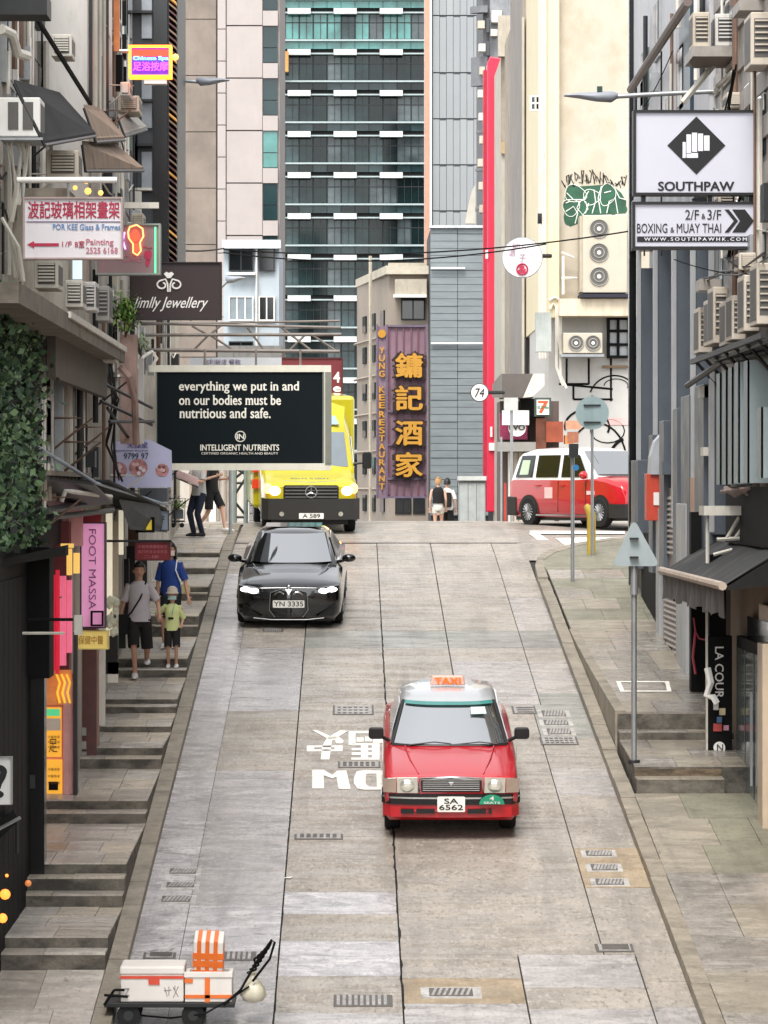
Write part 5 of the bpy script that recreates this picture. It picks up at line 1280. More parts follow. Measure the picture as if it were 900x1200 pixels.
# cabin shell: pillars and roof in silver, glass set proud of the shell
def cabin(parent, secs, m_, name='roof'):
    return sect_loft(secs).build(name, m_, parent, smooth=35)
cab = [(1.22, [(.74, .93), (.735, .95), (.70, .965), (.3, .975), (.001, .98)]), (1.32, [(.75, .93), (.74, 1.0), (.69, 1.03), (.3, 1.04), (.001, 1.045)]), (1.93, [(.75, .93), (.61, 1.38), (.55, 1.415), (.3, 1.435), (.001, 1.44)]), (2.05, [(.75, .93), (.605, 1.41), (.54, 1.465), (.3, 1.485), (.001, 1.49)]), (2.6, [(.75, .93), (.61, 1.43), (.54, 1.49), (.3, 1.515), (.001, 1.52)]),
       (3.2, [(.75, .93), (.60, 1.40), (.53, 1.46), (.3, 1.485), (.001, 1.49)]), (3.75, [(.74, .93), (.68, 1.0), (.6, 1.03), (.3, 1.04), (.001, 1.045)])]
cabin(tx, cab, TAXI_SIL)
def screen(parent, y0, z0, w0, y1, z1, w1, m_, name, bulge=.15, off=.012, n=20):
    mb = MB(); rows = []
    for i in range(4):
        t = i / 3; r = []
        for k in range(n + 1):
            s = -1 + 2 * k / n; w = w0 + (w1 - w0) * t
            r.append((s * w, y0 + (y1 - y0) * t - bulge * (1 - abs(s)**3) - off, z0 + (z1 - z0) * t + off))
        rows.append(r)
    mb.loft(rows); return mb.build(name, m_, parent, smooth=60)
ws = screen(tx, 1.27, .985, .70, 1.92, 1.415, .555, GLASSW, 'windscreen')
tint = screen(tx, 1.27+.65*.91, .985+.43*.91, .568, 1.915, 1.412, .556, mat('teal_sun_strip', C('#3b7d78'), .1, coat=1.0), 'sun_strip', off=.03)
quad3('windscreen_sticker', [(.28, 1.545, 1.31), (.48, 1.58, 1.31), (.46, 1.69, 1.382), (.28, 1.66, 1.382)], mat('pale_sticker', C('#b9d0cf'), .4), tx, (0, -.004, .003))
for s in (1, -1):
    mb = MB().tube([(s*.72, 1.25, .975), (s*.575, 1.93, 1.42)], .028, 6).build('pillar_trim', TRIM, tx, smooth=50)
    quad3('side_window', [(s*.742, 1.5, 1.0), (s*.742, 3.4, 1.0), (s*.622, 3.05, 1.38), (s*.622, 2.0, 1.38)], GLASSW, tx, (s*.012, 0, .004))
    quad3('door_line', [(s*.85, 1.35, .3), (s*.85, 1.36, .3), (s*.85, 1.36, .93), (s*.85, 1.35, .93)], TRIM, tx, (s*.003, 0, 0))
MB().tube([(-.72, 1.235, .975), (-.5, 1.13, .985), (0, 1.09, .99), (.5, 1.13, .985), (.72, 1.235, .975)], .022, 5).build('cowl_trim', TRIM, tx)
for a, b in ((-.5, .02), (.05, .6)):
    MB().tube([(a, 1.10, 1.0), ((a+b)/2+.05, 1.10, 1.035), (b, 1.085, 1.015)], .009, 5).build('wiper', TRIM, tx)
quad3('sun_visor_cloth', [(-.5, 1.36, 1.01), (.3, 1.36, 1.01), (.28, 1.84, 1.33), (-.48, 1.84, 1.33)], mat('pale_dash_cover', C('#8e9694'), .4), tx, (0, .002, -.002))
# bonnet creases
for s in (1, -1): MB().tube([(s*.40, .09, .822), (s*.50, .6, .908), (s*.56, 1.1, .985)], .011, 5).build('bonnet_crease', TAXI_RED, tx, smooth=60)
# grille
g_ = MB().prism(rrect(0, .695, .74, .17, .02, .02), (0, .06, 0)).build('grille', TRIM, tx)
for k in range(6): MB().box(-.35, .35, .005, .02, .628 + k*.026, .637 + k*.026).build('grille_bar', CHROME, g_)
MB().tube([(-.40, .015, .61), (-.385, .0, .775), (0, -.02, .80), (.385, .0, .775), (.40, .015, .61)], .016, 6).build('chrome_surround', CHROME, tx, smooth=50)
MB().prism([(-.03, -.01, .735), (.03, -.01, .735), (0, -.01, .69)], (0, .02, 0)).build('badge', CHROME, tx)
for s in (1, -1):
    h_ = quad3('headlight', [(s*.41, .0, .60), (s*.665, .012, .60), (s*.67, .015, .785), (s*.415, .0, .79)], LAMPC, tx, (0, .05, 0))
    MB().ball((s*.54, .003, .69), (.095, .02, .08), 12).build('reflector', mat('lamp_reflector', C('#e4e2d8'), .12, .7), h_, smooth=60)
    quad3('corner_lamp', [(s*.675, -.01, .605), (s*.835, .01, .61), (s*.845, .02, .77), (s*.68, -.005, .785)], LAMPA, tx, (0, .06, 0))
    quad3('fog_lamp', [(s*.52, -.005, .31), (s*.68, .012, .31), (s*.68, .012, .365), (s*.52, -.005, .365)], LAMPC, tx, (0, .03, 0))
    wheel(tx, s*.72, .8, .31); wheel(tx, s*.72, 3.58, .31)
    m1 = MB(); m1.prism(rrect(s*.925, 1.08, .19, .14, 1.42, .04), (0, .1, 0)); m1.build('wing_mirror', TRIM, tx, bevel=.012)
    MB().tube([(s*.76, 1.5, .98), (s*.87, 1.47, 1.04)], .025, 6).build('mirror_arm', TRIM, tx)
# bumper
def bumper(parent, z0, z1, proud, m_, name, w=.845, wr=.10):
    mb = MB(); rows = []
    for s, y in ((-1, .45), (-1, .14), (-.9, .03), (-.6, -.01), (0, -.03), (.6, -.01), (.9, .03), (1, .14), (1, .45)):
        x = s * w; ny = -proud if abs(s) < 1 else 0; nx = proud * (1 if s == 1 else -1 if s == -1 else 0)
        rows.append([(x + nx, y + ny, z0), (x + nx, y + ny, z1), (x*.93, y + .12, z1), (x*.93, y + .12, z0)])
    return mb.loft(rows, True, 0, True, True).build(name, m_, parent, smooth=30)
bumper(tx, .30, .46, .01, TAXI_RED, 'bumper', w=.83); bumper(tx, .46, .585, .025, TRIM, 'bumper_rubber', w=.83); bumper(tx, .535, .555, .032, CHROME, 'bumper_chrome', w=.83)
for a, b in ((-.43, -.2), (.2, .43), (-.62, -.46), (.46, .5)): MB().box(a, b, -.06, -.03, .355, .41).build('air_slot', TRIM, tx)
MB().box(-.5, .5, -.055, -.03, .38, .39).build('slot_bar', TAXI_RED, tx)
plate(tx, [('SA', .5), ('6562', .86)], .0, .475, .34, .19, -.07)
gb = MB(); pts = [(.50 + .155 * math.cos(math.radians(a)), -.07, .475 + .12 * math.sin(math.radians(a))) for a in range(0, 181, 15)]
gb = gb.prism(pts, (0, -.012, 0)).build('seat_badge', mat('green_badge', C('#178a68'), .4), tx)
text_mb('4', .475, .525, .525, .575, -.083, bold=.02, thick=.004).build('badge_letters', WHITE, gb); text_mb('SEATS', .40, .60, .482, .508, -.083, bold=.01, thick=.004).build('badge_letters', WHITE, gb)
# roof sign
rs = MB().prism([(-.23, 2.45, 1.53), (.23, 2.45, 1.53), (.20, 2.47, 1.645), (-.20, 2.47, 1.645)], (0, .1, 0)).build('roof_sign', mat('roof_sign_pale', C('#c9a090'), .4, var=.05), tx, bevel=.012)
text_mb('TAXI', -.165, .165, 1.55, 1.63, 2.445, bold=.03, thick=.008).build('sign_letters', mat('taxi_orange', C('#f0640e'), .4, emit=.25, ecol=C('#ff5a08')), rs)
MB().box(-.62, .62, .55, 4.3, .15, .34).build('underbody_shade_box', TRIM, tx)  # dark box added under the taxi to block light and deepen ground shade
tx.location = (X(528.5, 44.2), 44.2, rz(44.2)); tx.rotation_euler = (math.atan(SL), 0, math.radians(-.5))

# ---- black electric saloon
bc = empty('black_car', (0, 0, 0), 'glossy black saloon car with headlights on descending beside the left kerb', 'car')
def bsec(y, w, zb, zm, zs, zt, cr=.03): return (y, [(w*.88, zb), (w*.97, zb+.1), (w, zm), (w*.97, zs), (w*.88, zt - .03), (w*.66, zt), (w*.33, zt+cr*.8), (0.001, zt+cr)])
secs = [bsec(.0, .66, .26, .44, .64, .70, .01), bsec(.04, .78, .20, .45, .68, .74, .01), bsec(.14, .87, .16, .47, .73, .775, .015), bsec(.35, .91, .16, .52, .77, .82, .025), bsec(.8, .926, .16, .55, .80, .86, .03), bsec(1.25, .926, .16, .58, .87, .93, .03), bsec(1.5, .92, .16, .58, .90, .96, .03), bsec(3.6, .926, .17, .6, .93, 1.0, .02), bsec(4.3, .91, .2, .6, .93, .99, .01), bsec(4.75, .8, .32, .6, .86, .92, .0)]
sect_loft(secs).build('body', CARBLK, bc, smooth=50)
cab = [(1.3, [(.80, .9), (.78, .93), (.66, .955), (.3, .965), (.001, .97)]), (1.45, [(.80, .9), (.77, 1.0), (.66, 1.04), (.3, 1.055), (.001, 1.06)]), (2.15, [(.8, .9), (.63, 1.33), (.55, 1.385), (.3, 1.41), (.001, 1.415)]), (2.6, [(.8, .9), (.62, 1.37), (.54, 1.425), (.3, 1.45), (.001, 1.455)]), (3.1, [(.8, .9), (.62, 1.35), (.52, 1.41), (.3, 1.435), (.001, 1.44)]), (4.3, [(.76, .9), (.66, 1.0), (.5, 1.03), (.3, 1.04), (.001, 1.04)])]
cabin(bc, cab, CARBLK)
screen(bc, 1.36, .985, .70, 2.13, 1.395, .56, GLASSW, 'windscreen', bulge=.18)
MB().box(-.50, .50, 2.5, 3.1, 1.452, 1.462).build('glass_roof', GLASSW, bc)
for s in (1, -1):
    quad3('side_window', [(s*.785, 1.6, 1.0), (s*.79, 3.8, 1.0), (s*.64, 3.2, 1.32), (s*.65, 2.15, 1.32)], GLASSW, bc, (s*.012, 0, .004))
    hd = quad3('headlight', [(s*.44, -.04, .64), (s*.60, -.03, .615), (s*.84, .06, .66), (s*.86, .10, .75), (s*.66, .0, .735), (s*.46, -.03, .70)], mat('black_lamp_glass', C('#15171c'), .1, coat=1), bc, (0, .05, .01))
    for a in (.60, .74): MB().ball((s*a, -.05 + (a-.6)*.4, .675 + (a-.6)*.12), (.088, .04, .042), 12).build('lamp_unit', mat('white_headlight_glow', C('#ffffff'), .3, emit=3.5, ecol=(1, .98, .94)), hd, smooth=60)
    # kidney grille halves
    MB().prism([(s*.03, -.05, .22), (s*.24, -.035, .22), (s*.33, -.02, .34), (s*.31, -.02, .64), (s*.12, -.045, .70), (s*.03, -.05, .68)], (0, .05, 0)).build('kidney_grille', mat('gloss_black_grille', C('#08090c'), .15, coat=1), bc, bevel=.02)
    MB().tube([(s*.24, -.05, .22), (s*.33, -.035, .34), (s*.31, -.03, .64), (s*.12, -.06, .70)], .007, 5).build('grille_rim', SPOKE, bc, smooth=60)
    MB().tube([(s*.08, -.06, .62), (s*.14, -.06, .655), (s*.21, -.045, .64), (s*.24, -.04, .60)], .014, 5).build('chrome_strip', CHROME, bc, smooth=60)
    quad3('air_intake', [(s*.46, -.04, .22), (s*.78, .03, .24), (s*.80, .04, .46), (s*.66, -.03, .36)], TRIM, bc, (0, .03, 0))
    mm = MB().ball((s*1.0, 1.62, 1.02), (.13, .09, .075), 12).build('wing_mirror', CARBLK, bc, smooth=60)
    MB().tube([(s*.78, 1.62, .95), (s*.92, 1.62, .98)], .03, 6).build('mirror_arm', CARBLK, bc)
    wheel(bc, s*.79, .85, .33, .23); wheel(bc, s*.79, 3.7, .33, .23)
    MB().tube([(s*.42, .35, .785), (s*.55, .8, .885), (s*.66, 1.25, .965)], .012, 5).build('bonnet_crease', CARBLK, bc, smooth=60)
    MB().tube([(s*.70, 1.37, .965), (s*.575, 2.14, 1.39)], .025, 6).build('pillar_trim', CARBLK, bc, smooth=50)
MB().tube([(-.60, -.005, .20), (-.3, -.04, .175), (.3, -.04, .175), (.60, -.005, .20)], .008, 5).build('lip_strip', SPOKE, bc, smooth=60)
MB().ball((0, -.02, .735), (.04, .02, .04), 12).build('badge', CHROME, bc, smooth=60)
MB().prism([(-.06, -.04, .70), (.06, -.04, .70), (0, -.065, .60)], (0, .04, 0)).build('nose_chrome', CHROME, bc)
plate(bc, [('YN 3335', .92)], 0, .45, .54, .125, -.07)
MB().box(-.78, .78, .2, 4.5, .12, .3).build('underbody_shade_box', TRIM, bc)  # added dark box keeps light out from under the saloon
bc.location = (X(338.5, 61.3), 61.3, rz(61.3)); bc.rotation_euler = (math.atan(SL), 0, math.radians(-1.0))

# ---- yellow ambulance van
am = empty('ambulance', (0, 0, 0), 'bright yellow ambulance van with orange glowing headlights coming over the brow behind the billboard', 'ambulance')
BUMP = mat('dark_grey_bumper', C('#35332f'), .6, var=.1)
def vsec(y, w, zb, zs, zt, cr=.03): return (y, [(w*.92, zb), (w, zb+.15), (w, (zb+zs)/2), (w*.99, zs), (w*.9, zt), (w*.5, zt+cr), (0.001, zt+cr)])
secs = [vsec(.05, .86, .5, .93, .97), vsec(.15, .95, .32, .98, 1.04), vsec(.6, 1.0, .3, 1.08, 1.17), vsec(1.0, 1.0, .3, 1.14, 1.27), vsec(1.15, 1.0, .3, 1.3, 1.4), (1.55, [(.92, .3), (1.0, .45), (1.0, 1.2), (.93, 1.95), (.80, 2.12), (.5, 2.18), (.001, 2.2)]), (1.75, [(.92, .3), (1.0, .45), (1.0, 1.2), (.93, 2.1), (.82, 2.42), (.5, 2.55), (.001, 2.58)]), (2.1, [(.92, .3), (1.0, .45), (1.0, 1.2), (.94, 2.2), (.86, 2.62), (.5, 2.74), (.001, 2.76)])]
sect_loft(secs).build('body', YELP, am, smooth=40)
MB().box(-1.1, 1.1, 2.4, 6.1, .42, 2.85).build('box_body', YELP, am, bevel=.08)
quad3('windscreen', [(-.86, 1.13, 1.36), (.86, 1.13, 1.36), (.80, 1.52, 2.08), (-.80, 1.52, 2.08)], mat('van_glass', C('#56636a'), .05, coat=1), am, (0, -.03, .015))
quad3('roof_lamp_panel', [(-.7, 1.57, 2.24), (.7, 1.57, 2.24), (.62, 1.72, 2.42), (-.62, 1.72, 2.42)], mat('blue_glass_panel', C('#8fa5b5'), .1, coat=1), am, (0, -.03, .02))
grl = MB().prism(rrect(0, .87, 1.16, .30, .03, .05), (0, .1, 0)).build('grille', TRIM, am)
for k in range(4): MB().box(-.55, .55, .0, .03, .76 + k*.07, .785 + k*.07).build('grille_bar', mat('grille_grey', C('#6a6865'), .4, .3), grl)
mb = MB(); mb.tube([(.12*math.cos(a*math.pi/10), -.02, .88 + .12*math.sin(a*math.pi/10)) for a in range(21)], .014, 5)
for a in (90, 210, 330): mb.tube([(0, -.02, .88), (.12*math.cos(math.radians(a)), -.02, .88 + .12*math.sin(math.radians(a)))], .014, 4)
mb.build('star_badge', CHROME, am, smooth=60)
for s in (1, -1):
    hl = quad3('headlight', [(s*.62, .05, .78), (s*.93, .13, .82), (s*.96, .2, 1.06), (s*.70, .08, 1.0)], LAMPC, am, (0, .08, 0))
    MB().ball((s*.76, .05, .90), (.12, .04, .10), 14).build('lamp_unit', mat('amber_headlight_glow', C('#ffdca8'), .3, emit=3.2, ecol=(1, .50, .2)), hl, smooth=60)
    MB().ball((s*.90, .10, .95), (.09, .05, .11), 12).build('indicator', mat('orange_indicator_glow', C('#ff7a30'), .3, emit=4, ecol=(1, .24, .05)), hl, smooth=60)
    wheel(am, s*.88, .95, .34, .22); wheel(am, s*.86, 4.6, .34, .22)
    MB().prism(rrect(s*1.28, 1.50, .2, .36, 1.25, .05), (0, .1, 0)).build('wing_mirror', TRIM, am, bevel=.02)
    MB().tube([(s*.98, 1.35, 1.42), (s*1.2, 1.3, 1.45)], .03, 6).build('mirror_arm', TRIM, am)
    quad3('side_window', [(s*1.0, 1.35, 1.35), (s*1.0, 2.1, 1.35), (s*.95, 2.1, 2.0), (s*.95, 1.65, 2.0)], GLASSW, am, (s*.012, 0, 0))
bumper(am, .30, .74, .03, BUMP, 'bumper', w=1.0)
for s in (1, -1): MB().cyl((s*.62, -.05, .42), (s*.62, -.01, .42), .05, n=12).build('fog_lamp', LAMPC, am)
MB().tube([(-.55, .28, 1.10), (0, .16, 1.07), (.55, .28, 1.10)], .012, 5).build('bonnet_line', mat('grey_paint_line', C('#6f7a80'), .5), am)
text_mb('AMBULANCE', .42, -.42, 1.10, 1.16, .38, bold=.02, thick=.006).build('mirrored_lettering', mat('blue_letter', C('#6c8196'), .5), am)
for a, z in ((-1.1, .85), (-1.1, 1.2)): MB().box(a - .02, a + .16, 2.34, 2.42, z, z + .2).build('side_marker', mat('red_orange_marker', C('#c93a14'), .4, emit=.1), am)
plate(am, [('A 589', .7)], .0, .38, .52, .12, -.07)
MB().box(-.8, .8, .3, 5.9, .18, .45).build('underbody_shade_box', TRIM, am)  # box added below the van to darken the road between its wheels
am.location = (X(364.5, 75.2), 75.2, rz(75.4)); am.rotation_euler = (math.atan(.045), 0, math.radians(4.5))

# ---- red and white taxi minivan
mv = empty('taxi_minivan', (0, 0, 0), 'red taxi minivan with white roof seen from the side at the top junction', 'taxi')
def msec(y, w, zb, zs, zt, cr=.02): return (y, [(w*.93, zb), (w, zb+.12), (w, (zb+zs)/2), (w*.99, zs), (w*.9, zt), (w*.5, zt+cr), (0.001, zt+cr)])
MVW = mat('minivan_white_paint', C('#dcdedd'), .3, var=.03, coat=.8)
secs = [msec(.02, .74, .3, .72, .80), msec(.12, .82, .2, .85, .92), msec(.6, .8475, .2, .96, 1.03), msec(.95, .8475, .2, 1.0, 1.08), msec(4.2, .8475, .22, 1.02, 1.05), msec(4.38, .80, .3, .98, 1.02)]
sect_loft(secs).build('body', TAXI_RED, mv, smooth=38)
cab = [(.95, [(.80, .99), (.78, 1.04), (.7, 1.07), (.3, 1.08), (.001, 1.08)]), (1.1, [(.81, .99), (.79, 1.12), (.72, 1.16), (.3, 1.18), (.001, 1.18)]), (1.75, [(.82, .99), (.70, 1.55), (.6, 1.64), (.3, 1.67), (.001, 1.675)]), (2.3, [(.82, .99), (.70, 1.62), (.61, 1.71), (.3, 1.74), (.001, 1.75)]), (3.6, [(.82, .99), (.70, 1.62), (.60, 1.70), (.3, 1.73), (.001, 1.735)]), (4.15, [(.81, .99), (.70, 1.5), (.6, 1.6), (.3, 1.63), (.001, 1.64)]), (4.34, [(.78, .99), (.74, 1.1), (.6, 1.15), (.3, 1.17), (.001, 1.17)])]
cabin(mv, cab, MVW, 'upper_body')
screen(mv, 1.02, 1.12, .76, 1.72, 1.63, .64, GLASSW, 'windscreen', bulge=.06, off=.02)
for s in (1, -1):
    for wn, a0, a1, b0, b1 in (('front_window', 1.32, 2.32, 1.75, 2.34), ('rear_window', 2.46, 3.32, 2.48, 3.32), ('quarter_window', 3.46, 4.12, 3.46, 3.98)):
        z0, z1 = 1.08, 1.56
        quad3(wn, [(s*.808, a0, z0), (s*.808, a1, z0), (s*.715, b1, z1), (s*.715, b0, z1)], mat('minivan_glass', C('#0e1112'), .06, var=.4, scale=3), mv, (s*.014, 0, .004))
    quad3('sliding_door_line', [(s*.8475, 2.4, .32), (s*.8475, 2.415, .32), (s*.84, 2.415, 1.0), (s*.84, 2.4, 1.0)], TRIM, mv, (s*.006, 0, 0))
    quad3('front_door_line', [(s*.8475, 1.34, .32), (s*.8475, 1.355, .32), (s*.84, 1.355, 1.0), (s*.84, 1.34, 1.0)], TRIM, mv, (s*.006, 0, 0))
    for y in (2.25, 3.2): MB().box(s*.84, s*.87, y - .09, y + .07, .88, .91).build('door_handle', TAXI_RED, mv)
    MB().box(s*.84, s*.862, 1.2, 3.3, .24, .27).build('sill_strip', CHROME, mv)
    for y in (.8, 3.55):
        mb = MB(); mb.prism([(s*.836, y + .40*math.cos(a*math.pi/12), .31 + .39*math.sin(a*math.pi/12)) for a in range(13)], (s*.02, 0, 0)); mb.build('wheel_arch', TRIM, mv)
        wheel(mv, s*.775, y, .32, .19, 16)
    MB().box(s*.8475, s*.856, 2.62, 2.92, .62, .86).build('door_crest', mat('white_crest', C('#e0b9b5'), .5), mv)
    quad3('headlight', [(s*.50, .02, .72), (s*.78, .14, .74), (s*.82, .4, .90), (s*.6, .14, .86)], LAMPC, mv, (0, .05, .02))
    MB().ball((s*.97, 1.25, 1.12), (.11, .08, .09), 10).build('wing_mirror', TAXI_RED, mv, smooth=60)
bumper(mv, .2, .5, .02, mat('minivan_dark_bumper', C('#24211f'), .5), 'bumper', w=.8475)
MB().box(-.862, .862, 4.02, 4.43, .24, .66).build('rear_bumper', mat('minivan_dark_bumper', C('#24211f')), mv, bevel=.04)
quad3('window_notice', [(-.80, 3.62, 1.14), (-.80, 3.95, 1.14), (-.735, 3.9, 1.46), (-.735, 3.62, 1.46)], mat('green_white_notice', C('#b7cfae'), .5), mv, (-.03, 0, 0))
MB().box(-.85, -.858, 1.0, 1.3, .70, .78).build('door_lettering', mat('white_crest', C('#e0b9b5')), mv)
al = math.radians(30.8); p_r = Vector((3.99, 79.1)); fwd = Vector((math.sin(al), -math.cos(al))); side = Vector((-math.cos(al), -math.sin(al)))   # side = towards the camera-left flank
front = p_r + fwd * 3.55 - side * .775
MB().box(-.75, .75, .3, 4.2, .14, .35).build('underbody_shade_box', TRIM, mv)  # added box blocks light beneath the minivan
mv.location = (front.x, front.y, rz(78) - .01); mv.rotation_euler = (0, 0, al)
# ---------------------------------------------------------------- people
SKIN = mat('skin', C('#b98c73'), .6, var=.05); SKIN_F = mat('skin_fair', C('#c99f88'), .6, var=.05)
HAIRB = mat('black_hair', C('#17120f'), .5, var=.3, scale=40)
def ik(a, b, l1, l2, bend):
    a, b = Vector(a), Vector(b); v = b - a; L = min(v.length, (l1 + l2) * .999); u = v.normalized(); b = a + u * L
    x = (l1*l1 - l2*l2 + L*L) / (2*L); h = math.sqrt(max(0, l1*l1 - x*x)); bd = Vector(bend); bd = (bd - u * bd.dot(u)).normalized()
    return a + u * x + bd * h, b
def skinned(vs, es, rs, name, m_, parent, sub=1):
    me = bpy.data.meshes.new(name); me.from_pydata([tuple(v) for v in vs], es, []); 
    ob = bpy.data.objects.new(name, me); COL.objects.link(ob)
    sk = ob.modifiers.new('skin', 'SKIN'); sk.use_smooth_shade = True; sk.branch_smoothing = .4
    if not me.skin_vertices: 
        bpy.context.view_layer.objects.active = ob; me.skin_vertices
    for i, r in enumerate(rs):
        s = me.skin_vertices[0].data[i]; s.radius = r if isinstance(r, tuple) else (r, r); s.use_root = (i == 0)
    ss = ob.modifiers.new('sub', 'SUBSURF'); ss.levels = sub; ss.render_levels = sub
    dg = bpy.context.evaluated_depsgraph_get(); dg.update()
    m2 = bpy.data.meshes.new_from_object(ob.evaluated_get(dg)); bpy.data.objects.remove(ob)
    m2.materials.clear(); m2.materials.append(m_)
    o = bpy.data.objects.new(name, m2); COL.objects.link(o)
    if parent: o.parent = parent
    return o
def ring(c, rx, ry, n=14, u=(1, 0, 0), v=(0, 1, 0)):
    c = Vector(c); u = Vector(u); v = Vector(v)
    return [c + u * (rx * math.cos(2*math.pi*k/n)) + v * (ry * math.sin(2*math.pi*k/n)) for k in range(n)]
def sleeve(mb, a, b, r0, r1): mb.tube([a, Vector(a).lerp(Vector(b), .5), b], [r0, (r0 + r1) / 2, r1], 10)
def person(label, H, loc, yaw, ankles, hands, top, bottom, bl=.5, sl=.6, shoe=None, hair='short', hairm=None, skin=None, mask=None, lean=0., straps=True, tank=False, child=False, back=False, group=None, extra=None, headturn=0):
    skin = skin or SKIN; hairm = hairm or HAIRB
    r = empty('person', (0, 0, 0), label, 'person', group)
    hs = 1.25 if child else 1.0
    hip = Vector((0, 0, .92)); nk = Vector((0, -lean, 1.47)); ch = Vector((0, -lean * .7, 1.28)); hd = Vector((0, -lean - .02, 1.63 + (.03 if child else 0)))
    vs = [hip, Vector((0, -lean*.3, 1.08)), ch, nk, Vector((0, -lean - .005, 1.54)), hd, hd + Vector((0, 0, .085 * hs))]
    rs = [(.13, .10), (.12, .09), (.14, .10), (.055, .055), (.05, .052), (.078 * hs, .092 * hs), (.06 * hs, .075 * hs)]
    es = [(0, 1), (1, 2), (2, 3), (3, 4), (4, 5), (5, 6)]
    J = {}
    for i, s in enumerate((1, -1)):
        hp = Vector((s * .09, 0, .88)); an = Vector(ankles[i]); kn, an = ik(hp, an, .43, .42, (s * .05, -1, 0))
        b = len(vs); vs += [hp, kn, an, an + Vector((s * .01, -.13, -.05))]; rs += [.085, .052, .036, .03]; es += [(0, b), (b, b+1), (b+1, b+2), (b+2, b+3)]
        J['h%d' % i], J['k%d' % i], J['a%d' % i] = hp, kn, an
        sh = Vector((s * .185, -lean * .9, 1.40)); hn = Vector(hands[i]); el, hn = ik(sh, hn, .29, .25, (s * .25, 1, -.2))
        b = len(vs); vs += [sh, el, hn]; rs += [.05, .038, .026]; es += [(2, b), (b, b+1), (b+1, b+2)]
        J['s%d' % i], J['e%d' % i], J['w%d' % i] = sh, el, hn
        u = (hn - el).normalized(); sidev = u.cross(Vector((0, -1, .15))).normalized(); pal = hn + u * .06; nrm = u.cross(sidev)
        b2 = len(vs); vs.append(pal); rs.append((.03, .016)); es.append((b + 2, b2))
        for q, (o, L) in enumerate(((-.03, .07), (-.01, .08), (.01, .076), (.03, .06))):
            p1 = pal + u * .03 + sidev * o; p2 = p1 + u * L * .5 + nrm * .008; p3 = p2 + u * L * .4 + nrm * .025
            c = len(vs); vs += [p1, p2, p3]; rs += [.0095, .0088, .007]; es += [(b2, c), (c, c+1), (c+1, c+2)]
        t1 = hn + u * .03 + sidev * (-.035); t2 = t1 + u * .03 + sidev * -.018; c = len(vs); vs += [t1, t2]; rs += [.011, .009]; es += [(b2, c), (c, c+1)]
    body = skinned(vs, es, rs, 'body', skin, r)
    # face
    MB().ball(hd + Vector((0, 0, .01)), (.080*hs, .096*hs, .115*hs), 16).build('head', skin, r, smooth=60)
    hr = .1 * hs
    for s in (1, -1):
        MB().ball(hd + Vector((s*.032, -hr*.86, .012)), (.013, .008, .008), 8).build('eye', mat('eye_dark', C('#1a1310'), .3), r)
        MB().ball(hd + Vector((s*.094*hs*.9, .0, -.005)), (.012, .025, .032), 8).build('ear', skin, r, smooth=60)
    MB().ball(hd + Vector((0, -hr*.98, -.018)), (.013, .018, .022), 8).build('nose', skin, r, smooth=60)
    if mask: 
        rows = [[hd + Vector((x*hr*.86, -hr*1.02*math.sqrt(max(0, 1 - x*x*.8)) , z)) for x in (-.9, -.5, 0, .5, .9)] for z in (-.095, -.05, -.008)]
        MB().loft(rows).build('face_mask', mask, r, smooth=60)
    else: MB().ball(hd + Vector((0, -hr*.9, -.058)), (.022, .008, .006), 8).build('mouth', mat('lips', C('#8d4f48'), .5), r)
    # hair
    hm = MB(); rows = []
    for i in range(7):
        t = i / 6; a = math.pi * .5 * (1 - t) ; zz = math.sin(a)
        rows.append([hd + Vector((hr * 1.0 * (math.cos(a) + .02) * math.cos(k*math.pi/8), .012 + hr * 1.12 * (math.cos(a) + .02) * math.sin(k*math.pi/8), .05 + hr * 1.0 * zz - (.10 if (math.sin(k*math.pi/8) > .1 and t == 1) else (-.005 if math.sin(k*math.pi/8) < -.5 else .05) * t))) for k in range(16)])
    hm.loft(rows, True, 0, True, False)
    if hair == 'long':
        rows = []
        for z, w in ((.06, 1.0), (-.05, 1.1), (-.16, 1.15), (-.26, .95)):
            rows.append([hd + Vector((hr*w*1.02*math.cos(a), .01 + hr*1.1*math.sin(a), z)) for a in [math.radians(q) for q in range(-35, 216, 25)]])
        hm.loft(rows)
    if hair == 'bun': hm.ball(hd + Vector((0, .06, .10)), (.05, .05, .05), 10)
    hm.build('hair', hairm, r, smooth=60)
    # top
    mb = MB(); z0 = .86 if not tank else 1.0
    def sp(z): return -lean * max(0, (z - .92) / .55)
    rows = [ring((0, sp(z), z), rx, ry) for z, rx, ry in ((z0, .182, .138), (1.0, .168, .126), (1.15, .158, .118), (1.3, .178, .125), (1.40, .172, .112), (1.455, .10, .085), (1.475, .068, .068))]
    mb.loft(rows, True, 0, False, False)
    if not tank:
        for i in (0, 1): sleeve(mb, J['s%d' % i] + Vector((-.05 if i == 0 else .05, 0, .01)), J['s%d' % i].lerp(J['e%d' % i], sl + .25), .068, .064)
    mb.build('shirt', top, r, smooth=60)
    # bottom
    mb = MB(); rows = [ring((0, 0, z), rx, ry) for z, rx, ry in ((1.0, .140, .098), (.92, .150, .108), (.82, .155, .115), (.78, .12, .09))]
    mb.loft(rows, True)
    for i in (0, 1):
        h_, k_, a_ = J['h%d' % i], J['k%d' % i], J['a%d' % i]
        if bl <= 1: mb.tube([h_ + Vector((0, 0, .02)), h_.lerp(k_, .5 * bl * 1.2), h_.lerp(k_, bl * 1.05)], [.098, .092, .088], 12, caps=False)
        else: mb.tube([h_ + Vector((0, 0, .02)), h_.lerp(k_, .6), k_, k_.lerp(a_, .5), a_ + Vector((0, 0, .01))], [.098, .085, .068, .060, .056], 12)
    mb.build('trousers' if bl > 1 else 'shorts', bottom, r, smooth=60)
